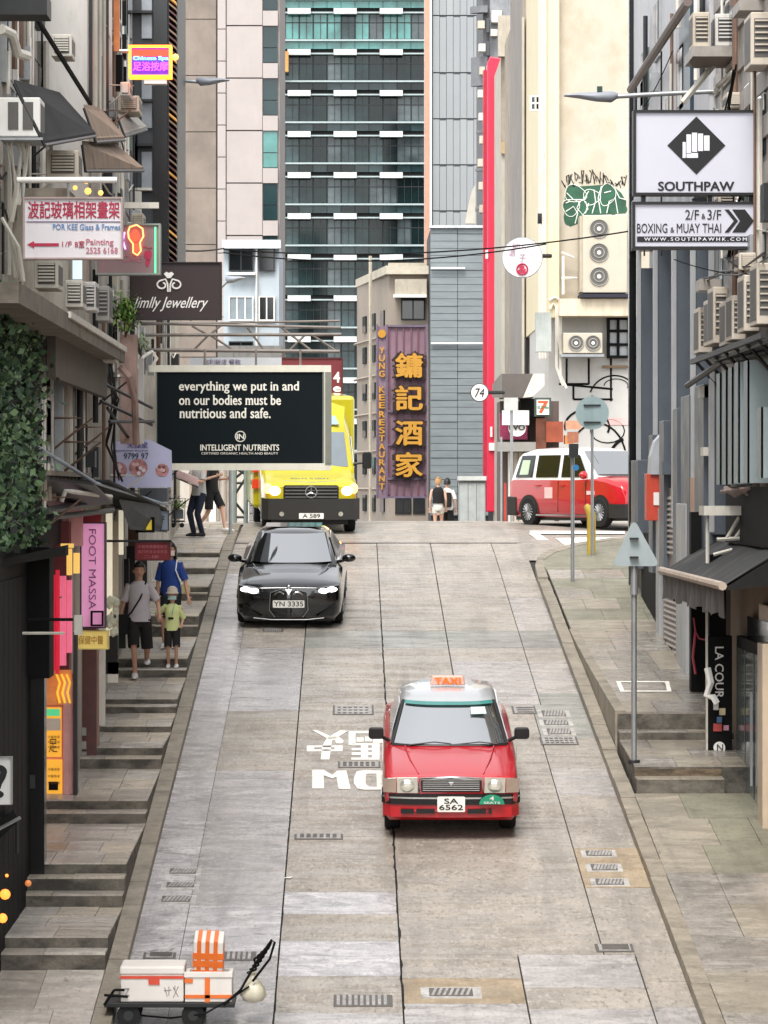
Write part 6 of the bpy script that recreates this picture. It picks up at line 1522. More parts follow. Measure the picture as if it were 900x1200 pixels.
    # shoes
    for i, s in ((0, 1), (1, -1)):
        a_ = J['a%d' % i]; c0 = a_ + Vector((s*.005, 0, -.04)); rows = []
        for y, rx, rz_, zz in ((.075, .03, .035, .0), (.05, .046, .05, .005), (0, .048, .056, .01), (-.09, .052, .04, .0), (-.17, .050, .03, -.006), (-.215, .03, .022, -.010)):
            rows.append(ring(c0 + Vector((0, y, zz)), rx, rz_, 10, (1, 0, 0), (0, 0, 1)))
        MB().loft(rows, True, 0, True, True).build('shoe', shoe or WHITE, r, smooth=60)
    if extra: extra(r, J)
    for ch in r.children:
        if ch.name.startswith('shoe'): pass
    k = H / 1.75; r.scale = (k, k, k); r.location = loc; r.rotation_euler = (0, 0, math.radians(yaw))
    return r, J
TEE_W = mat('white_tee_cloth', C('#b9b2b4'), .9, var=.08, scale=9); TEE_B = mat('blue_tee_cloth', C('#1f3f86'), .9, var=.1, scale=9); TEE_Y = mat('lime_tee_cloth', C('#c9d08f'), .9, var=.08, scale=9)
TEE_G = mat('pale_grey_tee', C('#a9a8a4'), .9, var=.08, scale=9); BLKC = mat('black_cloth', C('#1b1a1c'), .9, var=.2, scale=9); NAVY = mat('navy_denim', C('#1f2a44'), .9, var=.2, scale=12); DKOL = mat('dark_olive_cloth', C('#23231f'), .9, var=.2, scale=9)
MASK_T = mat('pale_teal_mask', C('#a3c2bd'), .8); MASK_W = mat('pink_white_mask', C('#d3b8b2'), .8)
def ex_man(r, J):
    MB().tube([J['s0'] + Vector((-.08, -.06, .07)), (.02, -.155, 1.22), (-.12, -.14, 1.0), (-.2, -.06, .92)], .014, 6).build('bag_strap', BLKC, r, smooth=50)
    MB().prism(rrect(-.24, .82, .17, .30, -.10, .03), (0, .14, 0)).build('shoulder_bag', BLKC, r, bevel=.015)
    MB().box(.055, .085, -.128, -.12, 1.27, 1.31).build('shirt_print', BLKC, r)
d_ = 55.9; z_ = lz(d_)
person('walking man in pale tee and dark shorts holding the hand of a small child', 1.80, (X(163, 55.55), 55.55, -2.913), 4,
       [(.12, .42, .27), (-.06, -.06, .085)], [(.30, -.22, .98), (-.30, .02, .80)], TEE_W, DKOL, bl=.95, sl=.55, extra=ex_man, lean=.05)
def ex_child(r, J):
    hd = Vector((0, -.02, 1.66))
    MB().loft([ring(hd + Vector((0, -.01, .045)), .155, .17), ring(hd + Vector((0, 0, .07)), .125, .14), ring(hd + Vector((0, 0, .16)), .11, .12), ring(hd + Vector((0, 0, .21)), .05, .05)], True, 0, False, True).build('cap', mat('cream_cap', C('#b9ad9c'), .9), r, smooth=50)
    MB().tube([(.06, -.06, 1.46), (.02, -.14, 1.35), (.0, -.145, 1.22)], .010, 5).build('lanyard', mat('teal_cord', C('#6fa09a'), .6), r)
    MB().prism(rrect(-.03, 1.14, .12, .05, -.135, .01), (0, -.006, 0)).build('shirt_print', DKOL, r)
person('small child in lime yellow tee, cream cap and pale mask beside the man', 1.20, (X(202, 55.97), 55.97, -2.772), 0,
       [(.09, -.03, .085), (-.09, .06, .085)], [(.22, -.14, 1.02), (-.36, -.12, 1.22)], TEE_Y, DKOL, bl=.9, sl=.75, mask=MASK_T, child=True, extra=ex_child)
def ex_wom(r, J):
    MB().tube([(.12, -.10, 1.47), (.10, -.145, 1.3), (.20, -.10, 1.05)], .012, 6).build('bag_strap', WHITE, r)
    MB().prism(rrect(.25, .98, .14, .16, -.04, .03), (0, .1, 0)).build('handbag', mat('cream_bag', C('#b9ac7e'), .6), r, bevel=.015)
person('woman in royal blue tee with long black hair and white bag strap behind the child', 1.70, (X(200, 57.8), 57.8, lz(57.8)), -4,
       [(.07, .02, .085), (-.09, -.12, .085)], [(.30, -.08, .86), (-.20, -.1, .9)], TEE_B, BLKC, bl=1.0, sl=.7, hair='long', mask=MASK_W, extra=ex_wom)
def ex_bx(r, J):
    MB().prism(rrect(-.22, 1.32, .58, .12, -.30, .02), (0, .2, .0)).build('sleeve_cuff', TEE_G, r) if False else None
pm, J = person('man in pale grey tee and navy jeans just below the billboard', 1.72, (X(233, 73.5), 73.5, lz(73.5) + .01), -40,
       [(.06, .03, .085), (-.07, -.08, .085)], [(.16, -.36, 1.18), (-.12, -.38, 1.2)], TEE_G, NAVY, bl=2, sl=.6, shoe=BLKC)
bxs = empty('pink_parcel', at(217, 566, 73.1), 'long pale pink parcel held by the man at the top of the steps', 'parcel')
MB().prism([at(204, 549, 73.05), at(232, 560, 73.05), at(232, 570, 73.05), at(204, 558, 73.05)], (0, .25, 0)).build('carton', mat('pale_pink_carton', C('#c9aaa6'), .7, dirt=.2), bxs, bevel=.01)
MB().tube([at(203, 559, 73.03), at(232, 571, 73.03)], .012, 5).build('strap', STEEL_D, bxs)
person('person in black top and shorts with bare legs and white shoes', 1.72, (X(248, 74.5), 74.5, lz(74.5) + .01), 60,
       [(.05, -.30, .10), (-.06, .30, .14)], [(.22, -.2, 1.15), (-.22, -.25, 1.2)], BLKC, BLKC, bl=.85, sl=.6, skin=SKIN_F)
person('fair haired woman in black tank top and white shorts walking away over the brow', 1.66, (X(513.5, 99), 99, rz(99)), 176,
       [(.08, .1, .085), (-.08, -.1, .085)], [(.24, -.06, .88), (-.22, -.1, .9)], BLKC, mat('white_denim', C('#c9c6bd'), .8), bl=.35, skin=SKIN_F, hair='bun', hairm=mat('blond_hair', C('#9a7448'), .5, var=.2, scale=30), tank=True)
def ex_bp(r, J): MB().prism(rrect(0, 1.15, .30, .42, .10, .06), (0, .16, 0)).build('backpack', BLKC, r, bevel=.03)
person('dark haired man in white tee with black backpack beside the fair haired woman', 1.74, (X(524, 101), 101, rz(101)), 170,
       [(.08, -.1, .085), (-.08, .1, .085)], [(.26, -.06, .86), (-.24, -.06, .9)], mat('white_tee', C('#cfc9c4'), .9), BLKC, bl=1, skin=SKIN_F, extra=ex_bp)
# ---------------------------------------------------------------- signs, poles, street furniture
def framed_sign(name, label, px0, px1, py0, py1, d, depth, facem, framem, fw=3, cat='sign'):
    r = empty(name, (X((px0+px1)/2, d), d + depth/2, Z(py1, d)), label, cat)
    pb('face', facem, px0 + fw*.6, px1 - fw*.6, py0 + fw*.6, py1 - fw*.6, d, depth * .9, r)
    x0, x1, z0, z1 = X(px0, d), X(px1, d), Z(py1, d), Z(py0, d); f = fw * d / FPX; y0, y1 = d - .03, d + depth
    mb = MB(); mb.box(x0, x1, y0, y1, z0, z0 + f).box(x0, x1, y0, y1, z1 - f, z1).box(x0, x0 + f, y0, y1, z0 + f, z1 - f).box(x1 - f, x1, y0, y1, z0 + f, z1 - f)
    mb.build('frame', framem, r); return r
def ptext(parent, s, px0, px1, py0, py1, d, m_, **k): return text(parent, s, X(px0, d), X(px1, d), Z(py1, d), Z(py0, d), d - .004, m_, **k)
INK = mat('black_ink', C('#1a181c'), .5); 
# billboard hung over the street
D = 60
bb = framed_sign('billboard', 'large dark billboard with cream frame reading everything we put in and on our bodies', 174, 388, 428, 551, D, .35, mat('deep_teal_black_face', C('#16252a'), .7, spec=.15, var=.08, scale=.6), mat('cream_frame', C('#d9d6c6'), .5, var=.05, dirt=.2, dcol=C('#8f8b78')), 8)
pb('side_trim', mat('grey_side_trim', C('#77796f'), .5), 173.5, 181, 436, 543.5, D - .05, .05, bb); pb('side_trim', mat('grey_side_trim', C('#77796f')), 381, 388.5, 436, 543.5, D - .05, .05, bb); pb('inner_left_trim', mat('grey_inner_trim', C('#75776f'), .5), 182, 184, 436, 543, D - .015, .03, bb); pb('inner_right_trim', mat('grey_inner_trim', C('#75776f')), 378, 380, 436, 543, D - .015, .03, bb)
CREAMT = mat('cream_letter', C('#e9e6da'), .5)
# serif lettering: plain letters plus slab feet
def serif_line(s, px0, px1, py0, py1):
    ptext(bb, s, px0, px1, py0, py1, D, CREAMT, bold=.022, spacing=1.02, serif=True)
serif_line('everything we put in and', 210, 350, 447, 461); serif_line('on our bodies must be', 210, 329, 463, 474.5); serif_line('nutritious and safe.', 211, 317, 478, 490)
ptext(bb, 'INTELLIGENT NUTRIENTS', 235, 327, 521, 528, D, CREAMT, bold=.02)
ptext(bb, 'CERTIFIED ORGANIC HEALTH AND BEAUTY', 236, 326, 530, 532.6, D, CREAMT)
ptext(bb, 'IN', 277.5, 286, 508.5, 514.5, D, CREAMT, bold=.02)
mb = MB(); c = at(281.7, 511.5, D - .008); mb.tube([c + Vector((.085*math.cos(a*math.pi/14), 0, .085*math.sin(a*math.pi/14))) for a in range(29)], .008, 4); mb.build('ring_logo', CREAMT, bb)
# its lattice supports
tr_ = empty('sign_gantry', at(250, 395, 60.5), 'long rusty steel lattice gantry carrying the billboard across from the left wall', 'gantry')
RS = mat('rusty_grey_steel', C('#77706a'), .6, .2, var=.2, dirt=.4, dcol=C('#5b3b2a'), dstretch=(3, 3, 3))
for (a, b), r_ in (([(40, 376), (400, 384)], .028), ([(40, 393), (400, 392)], .032), ([(40, 409), (398, 412)], .036), ([(120, 381), (398, 376)], .022)):
    MB().tube([at(*a, 60.6), at(*b, 60.6)], r_, 6).build('chord', RS, tr_)
for a, b in (((78, 393), (105, 409)), ((105, 409), (145, 388)), ((225, 382), (245, 393)), ((245, 393), (262, 379)), ((228, 409), (245, 392)), ((245, 392), (275, 411)), ((330, 384), (365, 411)), ((365, 392), (395, 412)), ((340, 410), (358, 392)), ((113, 376), (113, 409)), ((290, 384), (310, 411))):
    MB().tube([at(*a, 60.6), at(*b, 60.6)], .02, 5).build('brace', RS, tr_)
for x in (240, 352, 300): MB().tube([at(x, 410, 60.4), at(x, 429, 60.3)], .02, 5).build('hanger', RS, tr_)
MB().tube([at(60, 430, 46), at(84, 448, 50), at(120, 449, 54), at(160, 432, 58), at(168, 418, 59.5), at(178, 412, 60), at(184, 420, 60), at(178, 430, 60)], .03, 6).build('conduit', mat('white_pipe', C('#d8d3c8')), tr_, smooth=60)
# red sign and white banner behind
D = 84
rs_ = framed_sign('red_sign', 'dark red sign board peeping out above and right of the billboard', 304, 402, 419, 468, D, .3, mat('dark_red_face', C('#6f1d22'), .5, var=.08), mat('dark_red_frame', C('#571519'), .5), 1.5)
ptext(rs_, '4', 391, 398, 436, 448, D, CREAMT, bold=.03); ptext(rs_, 'e', 391, 399, 453, 459, D, CREAMT, bold=.03)
wb = pb('cloth_banner', mat('white_cloth', C('#d5d7da'), .8, var=.05), 222, 330, 419, 428, 66, .03, label='white cloth banner strip just above the billboard frame', cat='banner')
ptext(wb, '地利飯店 餐飲', 238, 282, 421, 427, 65.99, mat('violet_ink', C('#7a6a8a'), .6))
for o in list(wb.children): pass
# jewellery sign
D = 52
jw = framed_sign('jewellery_sign', 'dark brown sign with white scroll emblem and script lettering', 152, 260, 307, 375, D, .12, mat('aubergine_face', C('#3d2628'), .5, var=.06), mat('aubergine_frame', C('#2b1a1b'), .5), 1.5)
ptext(jw, 'Jimlly Jewellery', 154, 244, 348, 365, D, WHITE, shear=.45, bold=.005)
mb = MB()
for s in (1, -1):
    pts = [(198 + s*(2 + 6.5*t*1.0 + 0), 324) for t in (0,)]; sp = []
    for i in range(18):
        a = i / 17 * 2 * math.pi * .95 - math.pi / 2; rr = 6.6 - 3.4 * i / 17
        sp.append(at(198 + s * (8 + rr * math.cos(a)), 334 + rr * .85 * math.sin(a), D - .012))
    mb.tube([at(198 + s*1.2, 342, D - .012), at(198 + s*1.6, 333, D - .012)] + [at(198 + s*4, 327, D - .012)] + sp, .014, 5)
mb.build('scroll_emblem', WHITE, jw, kind='stuff')
MB().prism([at(192, 321, D-.005), at(195, 318.5, D-.005), at(198, 320, D-.005), at(201, 318.5, D-.005), at(204, 321, D-.005), at(200, 326, D-.005), at(196, 326, D-.005)], (0, -.02, 0)).build('emblem_crown', WHITE, jw)
MB().tube([at(120, 372, D), at(152, 372, D)], .03, 5).tube([at(120, 310, D), at(152, 312, D)], .02, 5).build('arm', STEEL_D, jw)
# picture framing sign
D = 40
pf = framed_sign('framing_sign', 'white hanging sign with red Chinese characters, blue English line and red arrow', 27, 144, 231, 304, D, .16, mat('pale_pink_white_face', C('#d2cdd0'), .5, var=.03, dirt=.15, dcol=C('#a08d88'), emit=.0), mat('worn_pink_frame', C('#a5928c'), .6, dirt=.3), 2)
REDI = mat('crimson_ink', C('#a3163c'), .5); BLUI = mat('faded_blue_ink', C('#5a7fae'), .6); PNKI = mat('faded_pink_ink', C('#b56a78'), .6)
ptext(pf, '波記玻璃相架畫架', 33, 140, 236, 256, D, REDI, bold=.018)
pb('rule_line', mat('violet_ink', C('#7a6a8a')), 31, 141, 259.2, 260.2, D - .01, .01, pf)
ptext(pf, 'POR KEE Glass & Frames', 62, 141, 262.5, 269.5, D, BLUI, bold=.008)
ptext(pf, 'Painting', 101, 133, 280, 289, D, PNKI, bold=.01); ptext(pf, '2525 6168', 101, 138, 290, 297, D, PNKI, bold=.01); ptext(pf, '1/F', 73, 84, 283, 289, D, REDI); ptext(pf, 'B室', 88, 99, 282, 290, D, REDI)
MB().prism([at(32, 286.5, D-.004), at(40, 282.5, D-.004), at(40, 285, D-.004), at(69, 285, D-.004), at(69, 288.5, D-.004), at(40, 288.5, D-.004), at(40, 291, D-.004)], (0, -.006, 0)).build('arrow', REDI, pf)
MB().tube([at(20, 211, D), at(137, 211, D)], .035, 8).build('top_bar', WHITE, pf, smooth=60)
for x in (26, 80, 136): MB().tube([at(x, 211, D), at(x, 232, D)], .015, 5).build('hanger', STEEL, pf)
# foot reflexology neon sign
D = 50
ft = framed_sign('foot_neon_sign', 'grey pink hanging sign with glowing red neon foot and small pink foot', 112, 188, 262, 322, D, .25, mat('grey_pink_face', C('#8b6f70'), .5, var=.08), mat('grey_green_frame', C('#8b938c'), .5), 2)
NR = mat('red_neon', C('#ff3018'), .4, emit=1.0, ecol=(1, .05, .02)); NPK = mat('deep_pink_paint', C('#b01f4a'), .5)
ptext(ft, 'CARE', 144, 166, 299, 307, D, PNKI, bold=.01)
MB().prism([at(x, y, D - .004) for x, y in blob(158, 277, 5.5, 7.5, .25)], (0, -.03, 0)).build('neon_foot_sole', NR, ft); MB().prism([at(x, y, D - .004) for x, y in blob(160, 290, 3.4, 6, .1)], (0, -.03, 0)).build('neon_foot_heel', NR, ft)
mb = MB(); mb.tube([at(x, y, D - .03) for x, y in [(150, 272), (152, 266), (160, 263.5), (167, 268), (168, 277), (164, 284), (165, 294), (161, 299), (156, 296), (156, 286), (151, 279), (150, 272)]], .012, 5); mb.build('neon_outline', mat('orange_neon', C('#ff9a50'), .4, emit=1.3, ecol=(1, .30, .10)), ft)
MB().prism([at(x, y, D - .004) for x, y in blob(173.5, 299, 4.5, 6, .0)], (0, -.01, 0)).build('small_foot', NPK, ft); MB().prism([at(x, y, D - .004) for x, y in blob(173, 308, 2.6, 4)], (0, -.01, 0)).build('small_heel', NPK, ft)
for i in range(5): MB().ball(at(168.5 + i*2.3, 291 - abs(i-3)*.6, D - .01), .012, 6).build('toe', NPK, ft)
MB().tube([at(182, 266, D-.03), at(182, 320, D-.03)], .012, 5).build('green_neon_tube', mat('green_neon', C('#50e090'), .4, emit=.7, ecol=(.1, .8, .3)), ft)
MB().tube([at(146, 272, D-.03), at(144, 282, D-.03), at(147, 292, D-.03)], .012, 5).build('violet_neon_tube', mat('violet_neon', C('#c060e0'), .4, emit=1.2, ecol=(.8, .3, 1)), ft)
# bright neon box
D = 51
nb = framed_sign('neon_box_sign', 'small glowing orange framed neon sign high on the left', 151, 201, 53, 91, D, .25, mat('violet_magenta_glow', C('#5a2090'), .4, emit=.25, ecol=C('#7020c0'), var=.5, scale=6), mat('orange_frame_glow', C('#ff8a20'), .4, emit=1.6, ecol=(1, .22, .01)), 3)
pb('upper_band', mat('red_glow_band', C('#d02a20'), .4, emit=.6, ecol=(1, .06, .02)), 155, 197, 58, 66, D - .02, .05, nb)
ptext(nb, 'Chinese Spa', 156, 197, 66, 71.5, D - .03, mat('cyan_glow', C('#70f0e0'), .4, emit=.9, ecol=(.2, .9, .8)), bold=.02)
ptext(nb, '足浴按摩', 156, 197, 72.5, 83, D - .03, mat('pink_glow', C('#d050f0'), .4, emit=.5, ecol=(.7, .1, 1)), bold=.02)
pb('lower_tray', WHITE, 169, 195, 93, 98, D, .2, nb); MB().tube([at(140, 60, D+.1), at(152, 60, D+.1)], .03, 6).build('arm', STEEL, nb)
tag(MB().ball(at(205.5, 67, 51.5), .05, 8).build('sign_spotlight', mat('warm_bulb', C('#ffb060')), smooth=60), 'small glowing spotlight to the right of the neon box sign', 'lamp')
# street lamps
def street_lamp(pts, d, head, label, hx):
    r = empty('street_lamp', at(*pts[-1], d), label, 'street lamp')
    MB().tube([at(a, b, d) for a, b in pts], .035, 8).build('arm', STEEL, r, smooth=60)
    x0, x1, y = head; s = 1 if x1 > x0 else -1
    xs = [x0 + (x1 - x0) * t for t in (0, .12, .4, .75, 1)]; hs = (.04, .085, .07, .04, .015)
    rows = [ring(at(x, y + (1.5 if i in (1, 2) else 0), d), .1 if i not in (0, 4) else .04, h, 10, (0, 1, 0), (0, 0, 1)) for i, (x, h) in enumerate(zip(xs, hs))]
    MB().loft(rows, True, 0, True, True).build('lamp_head', mat('lamp_grey', C('#8b8f96'), .5), r, smooth=60)
    return r
sl_ = street_lamp([(840, 107, ), (775, 110), (722, 113)], 52, (724, 661, 112), 'grey street lamp on a long arm above the white boxing sign', 0)
pb('photocell', mat('dark_teal_cap', C('#26463f'), .5), 700, 706, 101, 109, 51.95, .1, sl_)
street_lamp([(209, 94), (232, 96)], 66, (230, 269, 94), 'slim white street lamp arm beside the neon sign', 0)
street_lamp([(250, 345), (266, 330)], 75, (264, 287, 326), 'small street lamp in front of the pale blue block', 0)
# boxing gym signs
D = 46
FR = mat('black_sign_frame', C('#1d191d'), .45, var=.1); FACE = mat('cool_white_face', C('#b4b4bd'), .4, var=.02, emit=.05, ecol=C('#e0e0f0'))
sp_ = framed_sign('boxing_sign', 'large square white sign with a fist in a black diamond reading SOUTHPAW', 742, 890, 129, 229, D, .22, FACE, FR, 3.2)
MB().prism([at(816, 136.5, D-.003), at(850, 170.5, D-.003), at(816, 204.5, D-.003), at(782, 170.5, D-.003)], (0, -.006, 0)).build('diamond', INK, sp_)
FW = mat('sign_white', C('#dcdce4'), .4)
for a, b, c, e in ((804.5, 810, 157.5, 180), (811, 817, 155.5, 178), (818, 824, 156.5, 177), (825, 831.5, 158.8, 176.5), (800, 803.6, 166.5, 185), (804.5, 818, 179.3, 185)): pb('fist_block', FW, a, b, c, e, D - .016, .01, sp_)
ptext(sp_, 'SOUTHPAW', 771.5, 860, 213, 223.5, D, INK, bold=.03)
sb_ = framed_sign('boxing_floor_sign', 'low white sign with 2/F & 3/F, BOXING & MUAY THAI and a double arrow', 741, 890, 236.5, 292, D, .22, FACE, FR, 3.2)
ptext(sb_, '2/F', 803, 819, 246, 257.5, D, INK, bold=.004); ptext(sb_, '&', 822, 826.5, 250.5, 256.5, D, INK); ptext(sb_, '3/F', 829, 845, 246, 257.5, D, INK, bold=.004)
ptext(sb_, 'BOXING', 746.5, 782, 262, 273, D, INK, bold=.004); ptext(sb_, '&', 785.5, 790, 266.5, 272.5, D, INK); ptext(sb_, 'MUAY THAI', 793, 845, 262, 273, D, INK, bold=.004)
MB().prism([at(858, 245.5, D-.003), at(873, 245.5, D-.003), at(883.5, 259, D-.003), at(873, 272.5, D-.003), at(858, 272.5, D-.003), at(867, 259, D-.003)], (0, -.006, 0)).build('arrow', INK, sb_)
MB().prism([at(849, 245.5, D-.003), at(854, 245.5, D-.003), at(865, 259, D-.003), at(854, 272.5, D-.003), at(849, 272.5, D-.003), at(860, 259, D-.003)], (0, -.006, 0)).build('arrow', INK, sb_)
pb('web_strip', INK, 746.5, 884, 277, 283.5, D - .01, .008, sb_); ptext(sb_, 'WWW.SOUTHPAWHK.COM', 755, 875, 278.3, 282.3, D - .008, FW, bold=.01, spacing=1.5)
for x in (752, 830, 878): MB().box(X(x, D), X(x+5, D), D + .05, D + .15, Z(238, D), Z(228, D)).build('spacer', FR, sp_)
MB().tube([at(888, 140, D+.1), at(905, 140, D+.3)], .03, 6).tube([at(888, 218, D+.1), at(905, 218, D+.3)], .03, 6).build('wall_arm', STEEL_D, sp_)
MB().tube([at(888, 246, D+.1), at(905, 246, D+.3)], .03, 6).build('wall_arm', STEEL_D, sb_)
# left foot massage sign
D = 46.5
fm = framed_sign('massage_sign', 'tall pink lit sign reading FOOT MASSAGE downwards on the left shop fronts', 94, 124, 612, 736, D, .2, mat('pink_lit_face', C('#d9a3c2'), .5, emit=.10, ecol=C('#ff9ad4'), var=.08), mat('dark_purple_frame', C('#3a2440'), .5), 1.6)
pb('bracket_box', BLACK, 106, 121, 716, 718, 46.3, .1, fm); pb('bracket_box', BLACK, 106, 121, 732, 734, 46.3, .1, fm); pb('bracket_box', BLACK, 119, 121, 718, 732, 46.3, .1, fm); pb('bracket_box', BLACK, 106, 108, 718, 732, 46.3, .1, fm)
vtext(fm, 'FOOT MASSA', 104, 112.5, 620, 714, D - .012, mat('violet_letter', C('#7c3d78'), .5), bold=.0)
ys2 = framed_sign('yellow_box_sign', 'small yellow lit box sign with faint characters under the pink massage sign', 86, 127, 739, 761, 46.4, .2, mat('yellow_lit_face', C('#dcc878'), .5, emit=.08, ecol=C('#ffe070')), mat('pale_yellow_frame', C('#d9c878'), .5), 1.2)
ptext(ys2, '保健中醫', 92, 121, 745, 755, 46.4, mat('ochre_letter', C('#c4963a'), .5), bold=.02)
rsn = framed_sign('small_red_sign', 'small dark red hanging sign with pale characters above the walking man', 158, 200, 635, 657, 54, .08, mat('deep_red_face', C('#7e121c'), .5), mat('deep_red_frame', C('#5c0d14'), .5), 1)
for i, s in enumerate(('中醫推拿腳底按摩', '跌打針灸全身美容', '二樓')): ptext(rsn, s, 162 + 6*(i == 2), 196 - 10*(i == 2), 638.5 + i*6, 642.5 + i*6, 54, mat('rose_letter', C('#b8606a'), .5))
MB().tube([at(40, 612, 44), at(100, 634, 50), at(200, 634, 54)], .018, 5).build('cable_arm', BLACK, rsn)
yb = framed_sign('lit_yellow_frame_sign', 'small yellow lit square sign in a thick dark frame under the tarpaulin awning', 159, 181, 606, 624, 55, .2, mat('ochre_lit_face', C('#b8a030'), .5, emit=.25), BLACK, 3)
ws_ = framed_sign('sketch_board', 'pale blue grey board with a dark sketch beside the yellow lit square', 180, 198, 598, 622, 57, .08, mat('pale_blue_board', C('#8f9cab'), .6), STEEL_D, 1)
ptext(ws_, 'JF', 186, 193, 605, 615, 57, INK)
# flower banner
D = 55
fb = empty('flower_banner', at(160, 545, D), 'lilac white vinyl banner with phone number and three round pink flower photos', 'banner')
LIL = mat('lilac_white_vinyl', C('#b9bad6'), .5, var=.05)
MB().prism([at(124, 518, D), at(175, 515, D), at(201, 528, D), at(202, 571, D), at(125, 572, D), at(122, 530, D)], (0, .02, 0)).build('sheet', LIL, fb)
for cx, cy, r_ in ((139, 551, 10), (162, 548, 11), (190, 551, 8)):
    MB().prism([at(cx + r_*math.cos(a*math.pi/12), cy + r_*.95*math.sin(a*math.pi/12), D-.004) for a in range(24)], (0, -.004, 0)).build('round_photo', mat('flower_photo', C('#b07a78'), .5, var=.5, scale=9), fb)
    for k in range(7):
        a = random.uniform(0, 6.28); q = random.uniform(0, r_*.7)
        MB().prism([at(cx + q*math.cos(a) + 2.4*math.cos(t*math.pi/4), cy + q*math.sin(a) + 2.2*math.sin(t*math.pi/4), D-.010-.001*k) for t in range(8)], (0, -.003, 0)).build('petal', random.choice([mat('petal_pink', C('#d9aeb0'), .6), mat('petal_white', C('#d9d0d4'), .6), mat('petal_brown', C('#7d4a48'), .6)]), fb)
ptext(fb, '天福堂', 149, 173, 518, 525, D, mat('violet_letter2', C('#5a4a86'), .5), bold=.01); ptext(fb, '9799 97', 145, 174, 531, 538, D, mat('navy_letter', C('#2f3a5e'), .5), bold=.01); ptext(fb, 'Foundations Bouquet', 134, 174, 527, 529.5, D, mat('violet_letter2', C('#5a4a86')))
# sign fragment at lower left edge
ls = framed_sign('white_square_sign', 'small white square sign with black figure cut by the left picture edge', -14, 14, 887, 943, 36.7, .1, WHITE, mat('grey_edge', C('#9a9a98'), .5), .6)
ptext(ls, '?', -4, 7, 897, 934, 36.7, INK, bold=.03)
# lamps at lower left
lf = empty('lamp_box', at(10, 1000, 37.5), 'black wall box with pale top edge above the warm bulbs at the lower left edge', 'box')
MB().hexa([at(-30, 1010, 37), at(22, 962, 37.0), at(22, 962, 38), at(-30, 1010, 38), at(-30, 980, 37), at(16, 949, 37), at(16, 949, 38), at(-30, 980, 38)]).build('cover', BLACKG, lf)
MB().tube([at(-10, 976, 36.98), at(24, 958, 36.98)], .02, 6).build('edge', STEEL, lf); MB().tube([at(20, 962, 37), at(20, 1000, 37)], .02, 6).build('post', STEEL_D, lf)
FL = mat('candle_glow', C('#c07030'), .4, emit=1.0, ecol=(1, .22, .03))
for i, (x, y, r_, lb) in enumerate([(6, 1048, .055, 'brightest upper warm bulb at the lower left edge'), (3, 1076, .05, 'second warm bulb right under the brightest one at the left edge'), (8, 1026, .018, 'tiny flame like bulb above the bright ones at the left edge'), (33, 1035, .035, 'dim orange bulb against the dark shop front right of the bright bulbs')]):
    b_ = MB().ball(at(x, y, 36.6), r_, 10).build('warm_bulb', FL if i < 3 else mat('dim_orange_bulb', C('#c0703a'), .4, emit=.12, ecol=(1, .35, .1)), smooth=60); tag(b_, lb, 'lamp', 'warm bulbs at the lower left edge')
# --- poles on the right pavement
def pole(name, px, py0, py1, d, w, label, m_=STEEL, zb=None):
    r = empty(name, (X(px, d), d, Z(py1, d) if zb is None else zb), label, 'pole' if 'sign' not in name else 'road sign')
    MB().cyl((X(px, d), d, (Z(py1, d) if zb is None else zb) - .02), (X(px, d), d, Z(py0, d)), w * d / FPX / 2, n=12).build('pole', m_, r, smooth=50); return r
ts = pole('triangle_road_sign', 743, 615, 893, 47.3, 6.5, 'back of a triangular road sign on a tall grey pole at the steps', zb=rpz(47.3))
MB().cyl((X(743, 47.3), 47.28, Z(697, 47.3)), (X(743, 47.3), 47.28, Z(612, 47.3)), .05, n=12).build('pole_sleeve', STEEL, ts, smooth=50)
pts = []
for (x, y), a0 in (((743, 617), 270), ((766, 659), 30), ((724, 659), 150)):
    for q in (-50, -25, 0, 25, 50): pts.append(at(x + 4.5*math.cos(math.radians(a0+q)), y + 4.5*math.sin(math.radians(a0+q)), 47.2))
MB().prism(pts, (0, -.015, 0)).build('sign_plate', mat('sign_back_grey', C('#9aa5a6'), .5, .2, var=.05, dirt=.15), ts)
for y in (630, 652): MB().box(X(738, 47.15), X(748, 47.15), 47.1, 47.2, Z(y+2, 47.15), Z(y, 47.15)).build('clamp', STEEL_D, ts)
MB().cyl((X(743, 47.3), 47.3, rpz(47.3)-.02), (X(743, 47.3), 47.3, rpz(47.3)+.03), .08, n=12).build('base_collar', STEEL_D, ts)
os_ = pole('round_road_sign', 694, 463, 656, 70, 3.6, 'back of a large round road sign on the pole at the junction corner', zb=rz(70)+.12)
MB().cyl(at(694, 484, 69.94), at(694, 484, 69.90), 19.5*70/FPX, n=28).build('sign_plate', mat('sign_back_blue', C('#8fa1a3'), .5, .2, var=.05, dirt=.15), os_)
for y in (474, 494): MB().box(X(684, 69.85), X(704, 69.85), 69.86, 69.9, Z(y+1.5, 69.9), Z(y, 69.9)).build('clamp', STEEL_D, os_)
pp_ = pole('parking_pole', 671, 520, 690, 66.3, 4.6, 'grey pole with a small blue round sticker and orange plate on top', zb=rpz(66.3))
pb('orange_plate', mat('orange_faded_plate', C('#b3755a'), .6, var=.3, scale=7), 665, 678, 506, 519, 66.2, .04, pp_); MB().cyl(at(675, 548, 66.1), at(675, 548, 66.05), .055, n=16).build('round_sticker', mat('blue_sticker', C('#1f6fa8'), .5), pp_)
pb('control_box', STEEL_D, 667, 678, 520, 536, 66.15, .12, pp_)
